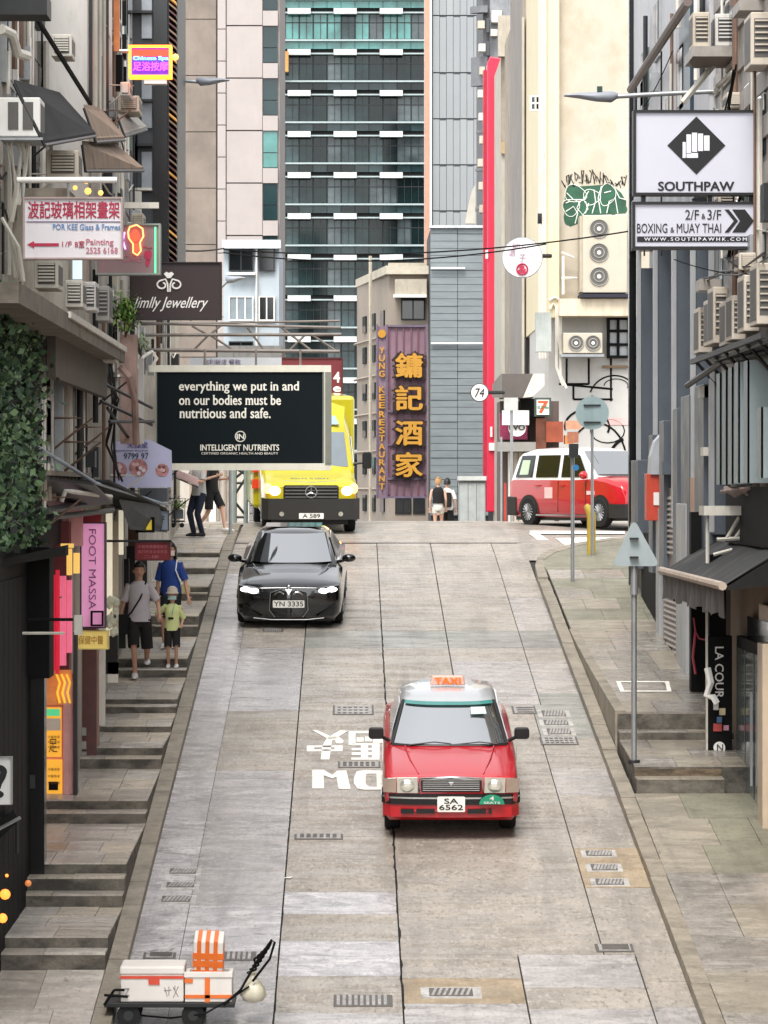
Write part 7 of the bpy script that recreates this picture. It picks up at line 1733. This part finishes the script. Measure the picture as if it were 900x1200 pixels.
yb_ = tag(MB().tube([at(686, 592, 70.2), at(690, 596, 70.2), at(693, 604, 70.2), at(693, 655, 70.2)], [.05, .09, .09, .09], 10).build('yellow_bollard', mat('worn_yellow_paint', C('#b59a3e'), .6, dirt=.4, dcol=C('#6d5a2a')), smooth=50), 'worn yellow bollard post at the junction corner in front of the minivan', 'bollard')
fp = pole('far_pole', 599.5, 466, 612, 86, 3.6, 'grey pole carrying a small box in front of the far shops', zb=rz(86)); pb('signal_box', mat('pale_metal_box', C('#b3b5b0'), .5), 591, 607, 466, 481, 85.9, .3, fp)
fp2 = pole('far_pole', 587.5, 512, 612, 88, 2.4, 'thinner pole left of the far pole with the box', zb=rz(88))
for x, y, h, lb in ((592, 566, 46, 'red white striped post left of the minivan'),): 
    q = pole('short_post', x, y, y + h, 84, 3, lb, mat('red_post', C('#a8342c'), .5), zb=rz(84))
lpz = pole('left_kerb_pole', 270, 545, 632, 74, 4, 'grey pole at the rounded end of the left pavement', zb=lz(74))
# steel frame behind it
fr_ = empty('steel_trestle', (X(284, 80), 80, rz(80)), 'grey braced steel trestle between the left pole and the ambulance', 'scaffold')
GT = mat('grey_green_steel', C('#7f8c8a'), .6, dirt=.3)
for x in (275, 288): MB().cyl((X(x, 80), 80, rz(80)), (X(x, 80), 80, Z(540, 80)), .05, n=8).build('leg', GT, fr_)
for a, b in (((275, 548), (288, 556)), ((275, 561), (288, 550)), ((275, 566), (288, 566)), ((275, 588), (288, 604)), ((275, 606), (288, 606)), ((275, 580), (288, 560))): MB().tube([at(*a, 80), at(*b, 80)], .03, 5).build('brace', STEEL_D, fr_)
ps_ = empty('pale_storefront', (X(240, 92), 92.2, rz(92)), 'pale glazed storefront with posts behind the people at the top of the steps', 'shop')
pb('wall', mat('pale_store_wall', C('#b3aca2'), .7, dirt=.4, dcol=C('#6d655c'), dstretch=(3, 3, .6)), 180, 292, 500, 640, 92, .4, ps_)
for x in (206, 222, 240, 254, 262, 268): pb('post', mat('store_post', C('#8a7d70'), .6), x, x + 2.5, 505, 640, 91.9, .1, ps_)
pb('white_door', WHITE, 245, 253, 540, 640, 91.95, .1, ps_)
# --- signs of the far right shops
r74 = empty('round_number_sign', at(562, 460, 88), 'small round white sign with the figures 74 before the red fin', 'sign')
MB().cyl(at(562, 460, 87.9), at(562, 460, 88.15), 11*88/FPX, n=28).build('drum', mat('dark_drum', C('#4a4846'), .5), r74); MB().cyl(at(562, 460, 87.86), at(562, 460, 87.9), 9.8*88/FPX, n=28).build('face', WHITE, r74)
ptext(r74, '74', 556.5, 567.5, 455, 465.5, 87.86, INK, shear=.2, bold=.01); MB().tube([at(572, 460, 88), at(590, 460, 88.5)], .05, 6).build('arm', STEEL_D, r74)
ra = empty('round_amp_sign', at(612, 302, 92), 'large round white sign with faint characters and a red ampersand', 'sign')
MB().cyl(at(612, 302, 92), at(612, 302, 92.3), 24*92/FPX, n=40).build('drum', STEEL, ra); MB().cyl(at(612, 302, 91.95), at(612, 302, 92), 23*92/FPX, n=40).build('face', mat('round_face_white', C('#d3cfd0'), .5), ra)
ptext(ra, '&', 607.5, 616.5, 311, 320, 91.94, REDI, bold=.04)
mb = MB(); mb.tube([at(612 + 6.3*math.cos(a*math.pi/12), 315.5 + 6.3*math.sin(a*math.pi/12), 91.94) for a in range(25)], .02, 4); mb.build('red_ring', REDI, ra)
for ch_, x, y in (('帥', 605, 284), ('吧', 616, 284), ('子', 612, 298), ('酒', 600, 292), ('小', 624, 292)): ptext(ra, ch_, x - 4, x + 4, y, y + 8.5, 91.94, mat('mauve_ink', C('#96788a'), .6))
MB().tube([at(634, 300, 92.2), at(645, 300, 92.6)], .06, 6).build('arm', STEEL_D, ra)
ev = empty('white_shop_sign', at(605, 498, 87), 'white sign over a white disc with dark letters EVO in front of the far shops', 'sign')
pb('board', WHITE, 588.5, 620, 481, 498, 87, .1, ev); MB().cyl(at(606, 501, 87.08), at(606, 501, 87.12), 10.5*87/FPX, n=24).build('disc', WHITE, ev); ptext(ev, 'EVO', 597, 615, 498, 504, 87.06, INK, bold=.03)
se = empty('convenience_store_sign', at(636, 477, 88.5), 'small square convenience store sign with an orange and red figure seven', 'sign')
pb('frame', mat('dark_green_frame', C('#3c4a42'), .5), 626.5, 646, 466, 488, 88.6, .2, se); pb('face', WHITE, 629, 643.5, 468.5, 486, 88.55, .06, se)
ptext(se, '7', 631, 642, 470, 484, 88.55, mat('orange_seven', C('#d9502a'), .5), bold=.03); ptext(se, 'ELEVEn', 630, 643, 475.5, 479, 88.54, mat('green_eleven', C('#23724a'), .5), bold=.02)
ov = pb('orange_shop_light', mat('orange_notice', C('#b98468'), .5, var=.3, scale=6), 663, 681, 493, 503, 88, .1, label='orange notice lit over the convenience store door', cat='notice')
# overhead cables
def cable(name, a, b, da, db, sag, label, r_=.018):
    A, B = at(*a, da), at(*b, db); pts = []
    for i in range(17): t = i/16; pts.append(A.lerp(B, t) - Vector((0, 0, sag*4*t*(1-t))))
    return tag(MB().tube(pts, r_, 5).build(name, BLACK, smooth=60), label, 'cable')
cable('overhead_cable', (262, 292), (790, 262), 88, 80, .35, 'upper black cable sagging across the street past the round ampersand sign')
cable('overhead_cable', (262, 296), (640, 286), 89, 84, .3, 'lower black cable just under the upper one across the street')
cable('overhead_cable', (196, 292), (262, 291), 66, 88, .05, 'short dark cable from the gold slats to the pale blue block')
cable('overhead_cable', (88, 270), (224, 376), 48, 60, .05, 'thin pale diagonal stay wire crossing the jewellery sign', .008)
cable('overhead_cable', (790, 304), (866, 322), 50, 48, .03, 'thin wire below the boxing signs on the right wall', .008)
cable('overhead_cable', (755, 125), (788, 60), 54, 52, .05, 'thin stay wire above the boxing sign', .008)
# --- handcart with foam boxes
hc = empty('handcart', (0, 0, 0), 'flat black handcart with a folded back handle at the bottom left of the road', 'handcart')
d = 35.45; k_ = d / FPX
def hp(px, py, o=0): return at(px, py, d + o)
zdeck = Z(1175, d)
MB().box(X(122, d), X(275, d), d, d + .62, zdeck - .05, zdeck).build('deck', TRIM, hc, bevel=.008)
for (a, b, o) in (((122, 1178), (134, 1160), 0), ((134, 1160), (146, 1160), 0), ((122, 1178), (134, 1160), .5), ((122, 1166), (150, 1168), 0)): MB().tube([hp(*a, o), hp(*b, o)], .014, 5).build('end_bracket', BLACK, hc)
for x in (150, 226):
    for o in (.06, .56):
        w_ = MB().cyl((X(x, d), d + o - .03, Z(1191, d)), (X(x, d), d + o + .03, Z(1191, d)), .115, n=20).build('wheel', RUBBER, hc, smooth=40)
        MB().cyl((X(x, d), d + o - .035, Z(1191, d)), (X(x, d), d + o + .035, Z(1191, d)), .05, n=12).build('hub', STEEL_D, w_)
for o in (0, .5):
    MB().tube([hp(262, 1178, o), hp(282, 1160, o), hp(300, 1128, o), hp(318, 1102, o), hp(322, 1104, o), hp(316, 1124, o), hp(296, 1150, o)], .014, 6).build('handle', BLACK, hc, smooth=60)
MB().tube([hp(318, 1102, 0), hp(318, 1102, .5)], .014, 6).build('handle_bar', BLACK, hc)
mb = MB()
for i in range(6): mb.tube([hp(290 + i*3, 1140 - i*4, .1), hp(300 + i*3, 1136 - i*5, .2), hp(298 + i*4, 1124 - i*4, .3), hp(306 + i*2, 1118 - i*2, .1)], .012, 5)
mb.build('rope', BLACK, hc, kind='stuff'); MB().tube([hp(165, 1190, .1), hp(200, 1193, .1), hp(240, 1188, 0), hp(268, 1172, 0), hp(292, 1156, 0)], .010, 5).build('cord', BLACK, hc, smooth=60)
EPS = mat('white_foam', C('#d9d3cc'), .75, var=.05, scale=3, dirt=.14, dcol=C('#9a8f86')); TAPE = mat('orange_tape', C('#d9691e'), .45, var=.08, scale=6); TAPER = mat('red_orange_tape', C('#c9472e'), .45, var=.1, scale=6)
b1 = empty('foam_box', hp(177, 1175, .3), 'long white foam box with a red tape band and scribbles on the handcart', 'foam box', 'foam boxes on the handcart')
MB().box(X(141, d), X(215, d), d + .03, d + .55, zdeck + .002, Z(1143, d)).build('box', EPS, b1, bevel=.012)
MB().box(X(140, d), X(216, d), d + .02, d + .56, Z(1143, d), Z(1133, d)).build('lid', EPS, b1, bevel=.02)
MB().box(X(140.5, d), X(215.5, d), d + .022, d + .03, Z(1147.5, d), Z(1144, d)).build('tape', TAPER, b1); pb('tape', TAPER, 174, 187, 1144, 1154, d + .018, .012, b1)
for s, a, b, c, e in (('Z', 146, 152, 1158, 1167),): ptext(b1, s, a, b, c, e, d + .028, mat('grey_pen', C('#8f8a88'), .7))
mb = MB()
for pts in ([(193, 1157), (196, 1168)], [(198, 1156), (198, 1167)], [(192, 1161), (201, 1160)], [(203, 1157), (209, 1168)], [(209, 1156), (203, 1169)], [(205, 1155), (205, 1160)]): mb.tube([at(x, y, d + .027) for x, y in pts], .004, 4)
mb.build('pen_scribble', mat('grey_pen', C('#8f8a88')), b1, kind='stuff')
b2 = empty('foam_box', hp(244, 1175, .3), 'open white foam box with crossed orange tape holding the upright orange box', 'foam box', 'foam boxes on the handcart')
zt = Z(1143, d)
for a, b, c, e in ((216.5, 271.5, .03, .07), (216.5, 271.5, .50, .54)): MB().box(X(a, d), X(b, d), d + c, d + e, zdeck + .002, zt).build('wall', EPS, b2, bevel=.006)
for a, b in ((216.5, 221), (267, 271.5)): MB().box(X(a, d), X(b, d), d + .07, d + .50, zdeck + .002, zt).build('wall', EPS, b2)
MB().box(X(220, d), X(268, d), d + .07, d + .5, zdeck + .002, zdeck + .05).build('floor', EPS, b2)
MB().box(X(215.5, d), X(272.5, d), d + .015, d + .03, Z(1146, d), Z(1139, d)).build('rim', EPS, b2, bevel=.006)
for a, b, c, e in ((240, 246, 1143, 1175), (216.5, 271.5, 1166, 1170), (216, 226, 1147, 1152)): pb('tape', TAPE, a, b, c, e, d + .02, .012, b2)
b3 = empty('foam_box', hp(244, 1140, .3), 'upright foam box wrapped in a grid of orange tape standing in the open box', 'foam box', 'foam boxes on the handcart')
R_ = Matrix.Translation(hp(244, 1142, .28)) @ Matrix.Rotation(math.radians(2), 4, 'Y') @ Matrix.Rotation(math.radians(12), 4, 'X')
w2, h2, dp2 = 17.5*k_, 50*k_, .17
MB().box(-w2, w2, -dp2, dp2, -.10, h2 - .02).xf(R_).build('box', EPS, b3, bevel=.012)
for a in (-.75, -.2, .35): MB().box(w2*a, w2*(a+.28), -dp2 - .004, dp2 + .004, -.098, h2 - .016).xf(R_).build('tape', TAPE, b3)
for z in (.10, .22, .32): MB().box(-w2 - .004, w2 + .004, -dp2 - .006, dp2 + .006, h2*z*1.9 - .04, h2*z*1.9 + .025).xf(R_).build('tape', TAPE, b3)
bg_ = MB(); rows = []; random.seed(3)
for i, (z, r_) in enumerate(((-.14, .03), (-.125, .09), (-.07, .125), (0, .12), (.06, .085), (.10, .035), (.13, .02), (.16, .05))):
    rows.append([Vector((X(296, d), d + .12, Z(1160, d))) + Vector((r_*math.cos(k*math.pi/9)*(1 + .12*math.sin(k*2.3 + i)), r_*math.sin(k*math.pi/9)*(1+.1*math.cos(k*1.7)), z)) for k in range(18)])
tag(bg_.loft(rows, True, 0, True, True).build('plastic_bag', mat('pale_plastic_bag', C('#c9c3ae'), .35, var=.1, scale=8, dirt=.1), smooth=50), 'tied pale plastic bag hanging from the handcart handle', 'bag')
hcz = None
# small things
tag(MB().cyl(at(0, 0, 1), at(0, 0, 1.001), .001, n=3).build('x', TRIM), 'x', 'x') if False else None
lt = MB().prism([on_plane(337, 1030) + Vector((-.04, 0, .01)), on_plane(337, 1030) + Vector((.04, -.02, .01)), on_plane(337, 1030) + Vector((.06, .06, .02)), on_plane(337, 1030) + Vector((-.02, .05, .01))], (0, 0, .006)).build('litter', WHITE); tag(lt, 'small scrap of white paper on the road uphill of the handcart', 'litter')
# ---------------------------------------------------------------- pipes, cables and small fittings on the street fronts
random.seed(33)
PIPES = [mat('white_pipe', C('#d8d3c8')), mat('grey_pipe', C('#9a948a')), STEEL_D, mat('rust_pipe', C('#6b5446'), .8, var=.3), GRIME_WHITE]
def clutter(parent, x, d0, d1, z0, z1, sgn, n):
    """pipes, boxes, shutters and brackets on a side wall whose face is at x; sgn = outward direction in x"""
    for i in range(n):
        d = random.uniform(d0, d1); k = random.random(); o = sgn * random.uniform(.04, .14)
        a, b = sorted((random.uniform(z0, z1), random.uniform(z0, z1)))
        if k < .35:
            MB().tube([(x + o, d, a - .4), (x + o, d, b + .4)], random.choice([.02, .03, .045]), 6).build('pipe', random.choice(PIPES), parent, smooth=50)
        elif k < .5:
            L = random.uniform(1, 3.5); e = min(d1, d + L)
            MB().tube([(x + o, d, a), (x + o, (d + e) / 2, a - random.uniform(0, .25)), (x + o, e, a + random.uniform(-.1, .1))], .014, 5).build('cable', random.choice(PIPES), parent, smooth=50)
        elif k < .7:
            w = random.uniform(.2, .5); ubox('meter_box', random.choice([GRIME_WHITE, STEEL, CREAM_AC, STEEL_D]), x, x + sgn * random.uniform(.08, .2), d, d + w, a, a + random.uniform(.2, .5), parent)
        elif k < .9:
            w = ubox('window_frame', random.choice([GRIME_WHITE, STEEL, mat('green_frame', C('#5f7068'), .6)]), x - sgn * .02, x + sgn * .05, d, d + 1.1, a, a + 1.0, parent)
            for j in range(2): ubox('pane', GLASS_D, x, x + sgn * .065, d + .06 + j * .52, d + .52 + j * .52, a + .07, a + .93, w)
        else:
            MB().tube([(x, d, a), (x + sgn * .5, d, a), (x, d, a - .4)], .018, 5).build('bracket', random.choice(PIPES), parent)
clutter(up, -4.33, 38, 49.8, 3.0, 6.8, 1, 60)
clutter(up, FXL + .02, 50.5, 59.6, 4.2, 7.6, 1, 40)
clutter(lw, FXL + .02, 50, 74, -.4, 3.5, 1, 70)
clutter(up, -3.7, 42, 49.5, -.3, 1.6, 1, 16)
clutter(r0, 5.28, 40, 51.5, 2.4, 7.4, -1, 40)
clutter(r1, 5.2, 52, 64, 5.4, 8.5, -1, 14)
def tangle(parent, pts, n, spread, r_, m_):
    for i in range(n):
        MB().tube([Vector(p) + Vector((random.uniform(-1, 1), 0, random.uniform(-1, 1))) * spread for p in pts], r_, 4).build('cable', m_, parent, smooth=60)
tangle(up, [at(8, 165, 40.2), at(18, 215, 40.3), at(10, 270, 40.4), at(22, 330, 40.5)], 4, .05, .012, GRIME_WHITE)
tangle(lw, [at(125, 430, 51), at(135, 470, 52), at(128, 520, 52), at(140, 560, 53)], 5, .07, .013, STEEL_D)
tangle(r0, [at(862, 80, 47), at(850, 130, 47.5), at(868, 200, 47), at(856, 300, 48)], 5, .07, .013, BLACK)
tangle(r0, [at(900, 300, 43), at(870, 320, 46), at(845, 318, 49), at(822, 332, 51)], 3, .05, .012, STEEL_D)
# extra window units high on both sides
for (a, b, c, e, d, lb, sg, m_) in [(120, 140, 20, 40, 52.6, 'small unit high on the left beside the amber reflection strip', 1, PALEW), (60, 84, 40, 66, 46.5, 'grey unit high on the pale gable wall at top left', 1, GRIME_WHITE), (154, 168, 250, 268, 54, 'small unit on the wall just right of the foot neon sign', 1, CREAM_AC), (120, 136, 405, 424, 48.5, 'unit above the windows left of the billboard', 1, GRIME_WHITE)]:
    side_ac(a, b, c, e, d, .6, lb, m_)
for (a, b, c, e, d, lb) in [(842, 862, 226, 256, 48, 'unit peeping out right below the boxing sign edge'), (852, 878, 108, 126, 48.5, 'small unit tucked above the right end of the boxing sign'), (866, 886, 296, 316, 45.6, 'unit hung above the right wall row')]:
    side_ac(a, b, c, e, d, .6, lb, BA, 'units at the top right', sgn=-1)
# goods and boards by the left shops
for (a, b, c, e, d, m_, nm, lb) in [(126, 138, 776, 800, 52, mat('white_menu', C('#cfc9bd'), .6), 'menu_board', 'small white menu board leaning by the red tiled pillar'), (138, 147, 728, 760, 56.4, mat('dark_green_bin', C('#2c3a30'), .6), 'bin', 'dark green bin in the doorway behind the walking man')]:
    pb(nm, m_, a, b, c, e, d, .15, label=lb, cat=nm.replace('_', ' '))
